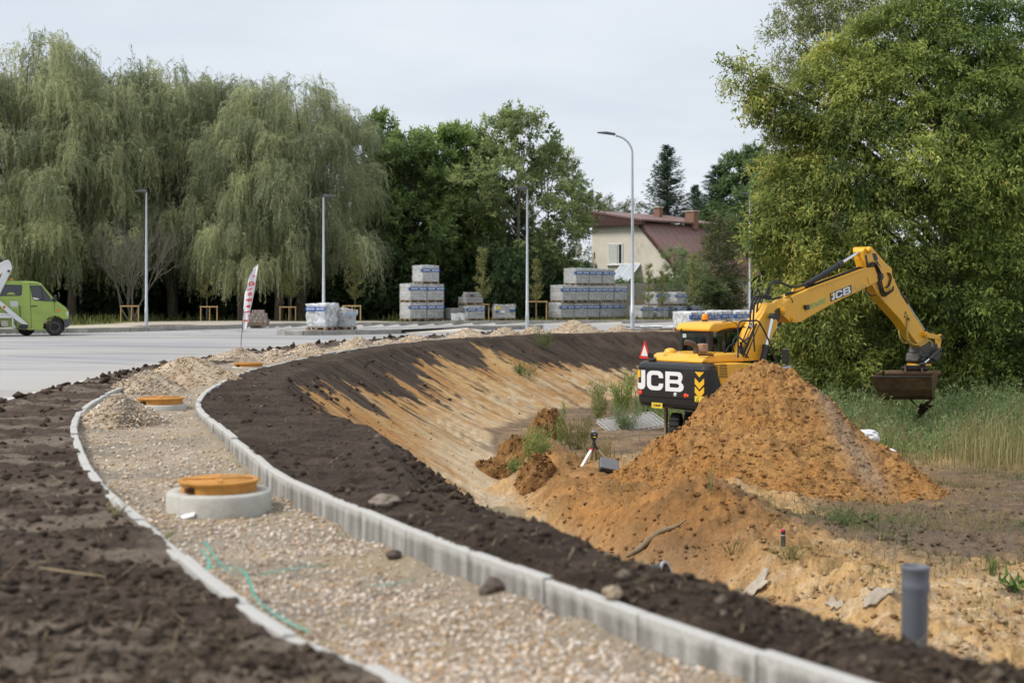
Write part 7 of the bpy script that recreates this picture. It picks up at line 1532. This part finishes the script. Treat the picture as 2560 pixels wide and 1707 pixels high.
rock('stone', 962, 1263, .05, .11, (.21, .17, .135), 'flat brown stone half sunk in the dark berm beyond the manhole', sq=.5, seed=5); rock('stone', 2330, 1240, 0, .12, (.34, .25, .17), 'pale rock at the right foot of the sandy mound', seed=6, Y=27.6); rock('sand_clod', 2072, 1262, 0, .10, (.33, .17, .06), 'round orange clod in front of the mound foot', 'clod', seed=7, Y=26.0); rock('sand_clod', 2300, 1268, 0, .075, (.33, .17, .07), 'small orange clod right of the mound', 'clod', seed=8, Y=26.6)
rock('soil_clod', 1467, 1300, 0, .05, (.05, .038, .03), 'black clod on the orange bank below the tripod', 'clod', seed=10, Y=26.0)
p = on_z(468, 1297, -.17); m = MB(); bm = bmesh.new(); bmesh.ops.create_grid(bm, x_segments=4, y_segments=3, size=.5)
for q in bm.verts: x, y = q.co.x, q.co.y; q.co = Vector((x * .13 + .03 * y, y * .12, .03 + .035 * x + .02 * math.sin(y * 5)))
m.bm(bm); o = m.build('foam_shard', M('foam_white', (.74, .75, .76), .7, .04, 6), recalc=False); o.location = p; o.modifiers.new('t', 'SOLIDIFY').thickness = .01; setp(o, 'white plastic shard in front of the nearest manhole', 'litter')
teal = M('teal_strap', (.075, .36, .28), .45, .10, 8)
def strap(pts, label, z=-.135, w=.016):
    P = smooth_line([on_z(u * 1.08844, v * 1.08844, z) + Vector((0, 0, dz)) for u, v, dz in pts], 5); V_, F_ = [], []
    for i, q in enumerate(P):
        t = (P[min(i + 1, len(P) - 1)] - P[max(i - 1, 0)]).normalized(); s = t.cross(Vector((.15 * math.sin(i * .5), .1, 1))).normalized() * w / 2; V_ += [q - s, q + s]
        if i: F_.append((2 * i - 2, 2 * i - 1, 2 * i + 1, 2 * i))
    m = MB(); m.add(V_, F_); o = m.build('plastic_strap', teal, recalc=False); o.modifiers.new('t', 'SOLIDIFY').thickness = .003; setp(o, label, 'strap', 'teal plastic straps')
strap([(470, 1310, .20), (520, 1333, .08), (580, 1328, .02), (650, 1314, .02), (770, 1300, .02)], 'long teal plastic strap curling over the left kerb onto the gravel'); strap([(835, 1353, .02), (890, 1348, .02), (950, 1338, .02)], 'short straight teal strap lying on the gravel')
strap([(462, 1372, .16), (500, 1360, .17), (560, 1362, .14), (590, 1385, .03), (650, 1428, .02), (712, 1458, .02)], 'teal strap looped under the left kerb slab'); strap([(462, 1322, .18), (476, 1335, .17), (480, 1350, .15), (470, 1362, .13)], 'knotted teal strap end at the kerb joint')
# driftwood root and scraps of fabric on the dug ground
def terr(u, v, Y):
    if Y < 30 and v > 1100: return hit(u, v, 11.0, 60)
    p = at(u, v, Y); return Vector((p.x, Y, ground_z(p.x, Y)))
rp = [hit(u, v) + Vector((0, 0, .03)) for u, v in ((1566, 1398), (1592, 1383), (1622, 1358), (1655, 1336), (1690, 1322), (1716, 1311))]
m = MB(); sl_ = smooth_line(rp, 5); m.tube(sl_, [.012 + .036 * math.sin(math.pi * min(1, (i + 1.5) / len(sl_)) ** .8) for i in range(len(sl_))], 8); o = m.build('tree_root', M('grey_root', (.20, .155, .10), .9, .3, 10, .6, 30, stretch=(.3, 1, 1))); setp(o, 'twisted grey brown root lying on the bank left of the dark soil lump', 'root')
def scrap(name, u, v, Y, w, d, col, label, seed):
    c = terr(u, v, Y); bm = bmesh.new(); bmesh.ops.create_grid(bm, x_segments=16, y_segments=8, size=.5)
    for q in bm.verts:
        x, y = q.co.x * w, q.co.y * d; n = float(fbm(np.array([x * 5 + seed]), np.array([y * 5.0]), 3, seed)[0]); xx, yy = c.x + x + .1 * n, c.y + y; q.co = Vector((xx, yy, ground_z(xx, yy) + .02 + .10 * max(0, n) + .03 * abs(math.sin(x * 12 + seed))))
    m = MB(); m.bm(bm, sm=True); o = m.build(name, M(name + str(seed), col, .9, .2, 5, .4, 25, dirt=(.30, .22, .13), dirt_amt=.35), recalc=False); o.modifiers.new('t', 'SOLIDIFY').thickness = .008; setp(o, label, 'fabric', 'geotextile scraps')
scrap('geotextile_scrap', 1870, 1500, 17.2, .55, .30, (.40, .35, .28), 'pale crumpled geotextile edge half buried left of the grey pipe', 3); scrap('geotextile_scrap', 2190, 1495, 17.2, .34, .18, (.36, .31, .25), 'grey fabric scrap arching over a sand hump behind the grey pipe', 5); scrap('geotextile_scrap', 2090, 1520, 16.8, .10, .35, (.38, .33, .26), 'thin strip of fabric running down the sand by the grey pipe', 7)
def bag(u, v, Y, R, label, seed):
    c = at(u, v, Y); bm = bmesh.new(); bmesh.ops.create_icosphere(bm, subdivisions=3, radius=R)
    for q in bm.verts: n = float(fbm(np.array([q.co.x / R * 2 + seed]), np.array([q.co.y / R * 2 + q.co.z / R * 2]), 3, seed)[0]); q.co *= 1 + .3 * n; q.co.z *= .7; q.co.x *= 1.3
    m = MB(); m.bm(bm); o = m.build('white_bag', M('bag_white', (.72, .72, .73), .6, .06, 4, .4, 15)); o.location = c; setp(o, label, 'bag', 'white bags in the grass')
bag(2160, 1092, 30.7, .25, 'crumpled white bag peeping over the right flank of the mound', 3); bag(2222, 1132, 29.9, .14, 'smaller white bag lower on the right flank of the mound', 5)
r = empty('mesh_panel', (at(1585, 990, 41).x, 41.5, ground_z(3.6, 41.5) + .12), math.radians(20)); r.rotation_euler = (math.radians(14), math.radians(-6), math.radians(20)); setp(r, 'white wire mesh panels lying on the ground left of the excavator', 'wire mesh'); wm = M('white_wire', (.62, .63, .64), .4, .05, 5)
for k_ in range(2):
    m = MB()
    for i in range(13): m.tube([(-.9 + i * .15, -.55, .08 * k_), (-.9 + i * .15, .55, .08 * k_)], .010, 4)
    for i in range(9): m.tube([(-.9, -.55 + i * .1375, .012 + .08 * k_), (.9, -.55 + i * .1375, .012 + .08 * k_)], .010, 4)
    m.build('mesh_sheet', wm, r)
r = empty('pipe_stub', (at(1214, 1290, 12.6).x, 13.2, -.62)); r.rotation_euler = (math.radians(70), 0, math.radians(-40)); setp(r, 'grey pipe stub showing just behind the dark crest above the puddle', 'pipe'); m = MB(); m.lathe([(.08, -.3), (.08, .45), (.07, .45), (.07, -.3)], 18); m.build('tube', PVC, r)
# cable and film by the curved lamp foot
m = MB(); m.tube(smooth_line([(p_.x, p_.y, .05 + .04 * abs(math.sin(i * 1.7))) for i, p_ in enumerate([on_z(u, v, 0) for u, v in ((1560, 818), (1575, 822), (1592, 821), (1610, 823), (1630, 821), (1655, 822))])], 4), .03, 6); o = m.build('cable', RUB); setp(o, 'black cable trailing from the foot of the curved lamp post', 'cable')
c = on_z(1663, 821, 0.0); bm = bmesh.new(); bmesh.ops.create_grid(bm, x_segments=18, y_segments=6, size=.5)
for q in bm.verts: q.co = Vector((q.co.x * 2.6, q.co.y * .9, .05 + .10 * abs(math.sin(q.co.x * 9)) * (.6 - abs(q.co.y)) + .05))
m = MB(); m.bm(bm, sm=True); o = m.build('film_scrap', M('film_white_scrap', (.70, .71, .72), .4, .05, 5), recalc=False); o.location = c; o.modifiers.new('t', 'SOLIDIFY').thickness = .006; setp(o, 'white film scrap on the road right of the curved lamp post', 'litter')

# ------------------------------------------------------------------ weeds and grass
def blades(name, X, Y, Z, h, w, colA, colB, label, cat, lean=.28, hue=None, seed=3, kind='stuff', bend=.35, parent=None, origin=None):
    r = np.random.default_rng(seed); n = len(X); a = r.uniform(0, 6.28, n); l = np.abs(r.normal(0, lean, n)); d = np.stack([np.cos(a), np.sin(a)], 1)
    th = r.uniform(0, 6.28, n); s = np.stack([np.cos(th), np.sin(th), np.zeros(n)], 1) * (np.asarray(w) * .5)[:, None]
    B = np.stack([X, Y, Z - .02], 1); Mi = B + np.stack([d[:, 0] * l * h * .35, d[:, 1] * l * h * .35, h * .55], 1); T = B + np.stack([d[:, 0] * l * h * (1 + bend), d[:, 1] * l * h * (1 + bend), h * (1 - .3 * l)], 1)
    V = np.stack([B - s, B + s, Mi + s * .8, Mi - s * .8, T], 1).reshape(-1, 3); k = (np.arange(n) * 5)[:, None, None]; F = (k + np.array([[0, 1, 2], [0, 2, 3], [3, 2, 4]])[None]).reshape(-1, 3)
    hu = np.clip(r.random(n) if hue is None else hue, 0, 1); c = mixc(colA, colB, hu) * r.uniform(.75, 1.2, (n, 1)); cc = np.repeat(c, 5, 0)
    if origin is not None: V = V - np.array(origin)
    o = mesh_np(name, V, F, cc, leaf_mat, parent)
    if origin is not None: o.location = origin
    if label: setp(o, label, cat, kind=kind)
    return o
def pts(n, x0, x1, y0, y1, f):
    X = rng.uniform(x0, x1, n); Y = rng.uniform(y0, y1, n); m = f(X, Y) > rng.random(n); X, Y = X[m], Y[m]; Z, D = heights(X, Y); return X, Y, Z
WA, WB = (.060, .092, .040), (.155, .190, .085); SA, SB = (.22, .19, .075), (.40, .33, .15)
fld = lambda X, Y: sstep(-.6, .6, X - (8.6 - .38 * (Y - 32)) + .8 * fbm(X * .5, Y * .5, 3, 121)) * (1 - .3 * (Y > 48)) * sstep(30.2, 32.5, Y + fbm(X * .8, Y * .8, 3, 122))
X, Y, Z = pts(26000, 4.5, 21, 30.5, 52, fld); m_ = fbm(X * .7, Y * .35, 3, 124) + (Y - 38.5) * .10
h = (.35 + .75 * rng.random(len(X)) ** 1.6) * (1 + .25 * sstep(36, 44, Y)) * (1 - .5 * np.exp(-((X / Y - .287) / .022) ** 2) * (Y < 41))
g_ = m_ + rng.normal(0, .3, len(X)) > 0
blades('weed_field', X[g_], Y[g_], Z[g_], h[g_] * .95, np.full(g_.sum(), .03), (.12, .18, .07), (.36, .43, .18), 'tall grey green weeds filling the field under the maple', 'weeds', .34)
blades('dry_grass', X[~g_], Y[~g_], Z[~g_], h[~g_] * .92, np.full((~g_).sum(), .022), (.24, .24, .10), (.52, .44, .22), 'straw coloured grass in front of the tall weeds', 'grass', .25, seed=4)
# feathery side leaves on the taller weeds
k = rng.choice(np.nonzero(g_)[0], 16000); t = rng.uniform(.25, 1, 16000); P = np.stack([X[k], Y[k], Z[k] + h[k] * t], 1) + rng.normal(0, .07, (16000, 3)); P = np.repeat(P, 4, 0) + rng.normal(0, .05, (64000, 3)); d = unit(rng.normal(0, 1, (64000, 3)) + np.array([0, 0, .8]))
V, F, q = leaves(P, d, rng.uniform(.09, .18, 64000), np.full(64000, .034), rng); setp(mesh_np('weed_leaves', V, F, np.repeat(mixc((.12, .19, .08), (.37, .46, .20), rng.random(64000)), q, 0), leaf_mat), 'feathery leaves of the tall weeds under the maple', 'weeds', kind='stuff')
# seed heads
k = rng.choice(np.nonzero(~g_)[0], 900); P = np.stack([X[k], Y[k], Z[k] + h[k] * .9], 1); P = np.repeat(P, 9, 0) + np.stack([rng.normal(0, .02, 8100), rng.normal(0, .02, 8100), rng.uniform(-.22, .16, 8100)], 1)
V, F, q = leaves(P, unit(rng.normal(0, .5, (8100, 3)) + np.array([0, 0, 1])), rng.uniform(.05, .09, 8100), np.full(8100, .02), rng); setp(mesh_np('grass_heads', V, F, np.repeat(mixc((.30, .25, .12), (.42, .31, .17), rng.random(8100)), q, 0), leaf_mat), 'pale seed heads of the dry grass right of the mound', 'grass', kind='stuff')
# low scattered growth on the brown field, trodden straw
sc = lambda X, Y: np.clip(.10 + .28 * sstep(20, 23, Y) + 1.4 * fbm(X * .9, Y * .9, 3, 131), 0, 1) * sstep(2.8, 5, X - .1 * (Y - 18)) * (1 - np.exp(-(((X - 5.45) / 3.3) ** 2 + ((Y - 29.4) / 3.3) ** 2) * 1.0) ) * .75
X, Y, Z = pts(60000, 3, 13, 15.5, 33, sc); h = (.04 + .17 * rng.random(len(X)) ** 2.2) * (.8 + .5 * sstep(19, 24, Y)); hu = np.clip(.5 + 1.2 * fbm(X * .8, Y * .8, 2, 133) + rng.normal(0, .2, len(X)), 0, 1)
blades('low_weeds', X, Y, Z, h, np.full(len(X), .013), (.12, .18, .060), (.36, .30, .15), 'low green and straw tufts scattered over the trampled ground', 'weeds', .9, hue=hu, seed=6)
bk = lambda X, Y: np.clip(.05 + 1.3 * fbm(X * .6, Y * .6, 3, 141), 0, 1) * sstep(0, .9, X - np.interp(Y, [33, 37, 45, 52, 60], [.6, 1.0, 2.0, 3.2, 5])) * sstep(11, 8.5, X)
X, Y, Z = pts(9000, .3, 11, 33, 58, bk); h = .10 + .32 * rng.random(len(X)) ** 1.7; hu = np.clip(.55 + fbm(X * .8, Y * .8, 2, 143) + rng.normal(0, .25, len(X)), 0, 1)
blades('pit_grass', X, Y, Z, h, np.full(len(X), .018), (.11, .15, .055), (.36, .29, .14), 'patchy grass on the pit floor behind the tripod', 'grass', .5, hue=hu, seed=7)
# verge grass beyond the road
vg = lambda X, Y: .9 * (sdist(X, Y, FARB)[0] < -.3) * np.clip(.6 + fbm(X * .4, Y * .6, 3, 151), .15, 1)
X, Y, Z = pts(16000, -36, 14, 72, 93, vg); h = (.12 + .38 * rng.random(len(X)) ** 1.8) * np.where(X < -5, 1.35, .75)
blades('verge_grass', X, Y, Z, h, np.full(len(X), .06), (.055, .080, .022), (.24, .25, .085), 'rough grass growing along the far verge', 'grass', .45, seed=8)
# dry stems and straw on the bare topsoil
X, Y, Z, D = ground_points(1500, 5, 34, lambda x, y, D: ((D['L'] < -.1) & (D['E'] > .1)) | ((D['R'] > .1) & (D['C'] < .6)))
n = len(X); a = rng.uniform(0, 6.28, n); L = (.04 + .18 * rng.random(n) ** 2.5) * (1 + .01 * Y); d = np.stack([np.cos(a), np.sin(a), rng.normal(.08, .22, n)], 1); s = np.stack([-np.sin(a), np.cos(a), np.zeros(n)], 1) * (.0028 + .0022 * rng.random(n))[:, None]
P = np.stack([X, Y, Z + .022], 1); V = np.stack([P - s, P + s, P + d * L[:, None] + s * .5, P + d * L[:, None] - s * .5], 1).reshape(-1, 3); F = (np.arange(n) * 4)[:, None] + np.arange(4)[None]
setp(mesh_np('straw', V, F, np.repeat(mixc((.20, .15, .085), (.46, .37, .22), rng.random(n)), 4, 0), leaf_mat), 'dry stems and straw scattered on the dark topsoil', 'straw', kind='stuff')
# single plants
def weed_plant(u, v, Y, H, W, n, label, colA=(.16, .23, .07), colB=(.40, .45, .17), stems=7, seed=1, leaf=(.12, .022), up=.9, grp=None):
    c = terr(u, v, Y); r = np.random.default_rng(seed); root = empty('weed_plant', c); setp(root, label, 'weed', grp); mb = MB(); P, Dd = [], []
    for i in range(stems):
        a = r.uniform(0, 6.28); q = W * .5 * math.sqrt(r.random()); hh = H * r.uniform(.35, 1.0); q = q * (.5 + hh / H); e = np.array([math.cos(a) * q, math.sin(a) * q, hh]); st = np.array([math.cos(a) * q * .35, math.sin(a) * q * .35, 0]); mb.tube([st, (st + e) / 2 + np.array([0, 0, .05 * H]), e], [.008, .006, .003], 4, cap=False)
        m = int(n // stems * .8); t = r.uniform(.05, 1, m)[:, None] ** .8; P.append(st + (e - st) * t + r.normal(0, .035 * W / .5 + .012, (m, 3))); Dd.append(unit(r.normal(0, .7, (m, 3)) + np.array([0, 0, up])))
    P = np.concatenate(P); Dd = np.concatenate(Dd); V, F, k = leaves(P, Dd, leaf[0] * r.uniform(.6, 1.3, len(P)), leaf[1], r); mesh_np('foliage', V, F, np.repeat(mixc(colA, colB, r.random(len(P))) * r.uniform(.8, 1.2, (len(P), 1)), k, 0), leaf_mat, root); mb.build('stem', M('green_stem', (.14, .17, .06), .8, .2, 8), root); return root
weed_plant(1345, 1165, 32.6, .95, .75, 2200, 'bushy green weed at the ditch edge left of the tripod', stems=14, seed=2); weed_plant(1400, 1118, 36.5, 1.25, .35, 500, 'tall thin weed stalk between the tripod and the slope', stems=3, seed=3, grp=None); weed_plant(1440, 1120, 35.6, .75, .8, 1300, 'pale grass clump right behind the tripod head', (.16, .17, .06), (.38, .33, .15), 18, 4, (.16, .016), 1.6)
weed_plant(1492, 1040, 46, 1.35, .75, 1800, 'tall olive weed with a brown plume at the slope foot', (.22, .26, .10), (.46, .44, .2), 10, 5, (.14, .024), 1.1); weed_plant(1556, 1022, 48, 1.45, .8, 2000, 'tall bright green weed left of the wire mesh', (.19, .27, .07), (.44, .48, .16), 11, 6, (.14, .022), 1.2); weed_plant(1568, 1072, 41, .75, .9, 1300, 'low bluish weed in front of the wire mesh', (.14, .20, .10), (.32, .38, .2), 14, 7)
weed_plant(1500, 1150, 33, .55, .7, 900, 'straw coloured grass tuft right of the tripod', (.26, .22, .10), (.46, .38, .20), 16, 8, (.16, .012), 1.8); weed_plant(1358, 858, 57.5, .85, .9, 700, 'leafy weed on the dark crest below the tall gravel heap', (.10, .14, .05), (.24, .28, .10), 9, 9); weed_plant(1290, 1128, 33.5, .35, .5, 500, 'small green tuft on the broken earth lumps', stems=9, seed=22); weed_plant(1310, 912, 52, .45, 1.3, 700, 'low green weed patch on the far slope', (.06, .12, .04), (.18, .25, .09), 10, 10); weed_plant(1690, 905, 55, .6, 1.6, 900, 'weeds on the dark slope left of the cab', (.09, .13, .045), (.22, .26, .10), 12, 21)
weed_plant(2478, 1442, 18.6, .24, .16, 90, 'grassy tuft at the right edge of the sand', (.08, .14, .035), (.22, .27, .07), 6, 11, (.14, .010), 1.6); weed_plant(2530, 1478, 17.6, .12, .34, 60, 'green rosette plant with broad leaves at the right edge', (.075, .15, .035), (.16, .26, .06), 8, 12, (.17, .05), .45); weed_plant(2200, 1140, 28.9, .28, .8, 120, 'broad leaved dock growing at the right foot of the mound', (.12, .20, .04), (.24, .32, .08), 10, 13, (.22, .09), .5)
weed_plant(1830, 1385, 22.6, .28, .5, 90, 'dry straw stubble standing near the dark soil lump', (.40, .33, .20), (.52, .44, .28), 14, 14, (.12, .006), 2.5); weed_plant(1975, 1400, 20.4, .22, .5, 260, 'thin grass tuft behind the paint can', (.20, .19, .08), (.40, .34, .16), 10, 15, (.14, .008), 1.5); weed_plant(2110, 1310, 24.2, .22, .9, 500, 'green weed patch on the brown ground beyond the paint can', (.08, .13, .05), (.20, .25, .10), 14, 16, (.10, .018), .8)
weed_plant(1772, 1250, 26.4, .55, .25, 90, 'thin straw stalk growing out of the mound foot', (.28, .26, .11), (.42, .36, .18), 4, 17, (.10, .008), 1.6); weed_plant(2060, 1190, 27.6, .35, .2, 60, 'straw wisp caught on the right face of the mound', (.30, .26, .12), (.44, .37, .2), 4, 18, (.14, .008), 1.0); 
weed_plant(395, 1572, 7.45, .10, .34, 60, 'limp grass tuft on the dark soil, lower left', (.16, .21, .05), (.32, .34, .12), 7, 19, (.10, .005), .5); weed_plant(288, 1318, 10.9, .12, .22, 26, 'dry leaf litter against the left kerb', (.30, .21, .11), (.46, .35, .2), 5, 20, (.12, .012), .4)
m = MB(); m.tube([on_z(98, 1418, .05), on_z(170, 1428, .05), on_z(262, 1440, .06)], [.004, .005, .003], 5); o = m.build('dry_stem', M('straw_stem', (.42, .33, .19), .8, .2, 8)); setp(o, 'long dry straw stem lying on the soil at the left', 'straw')
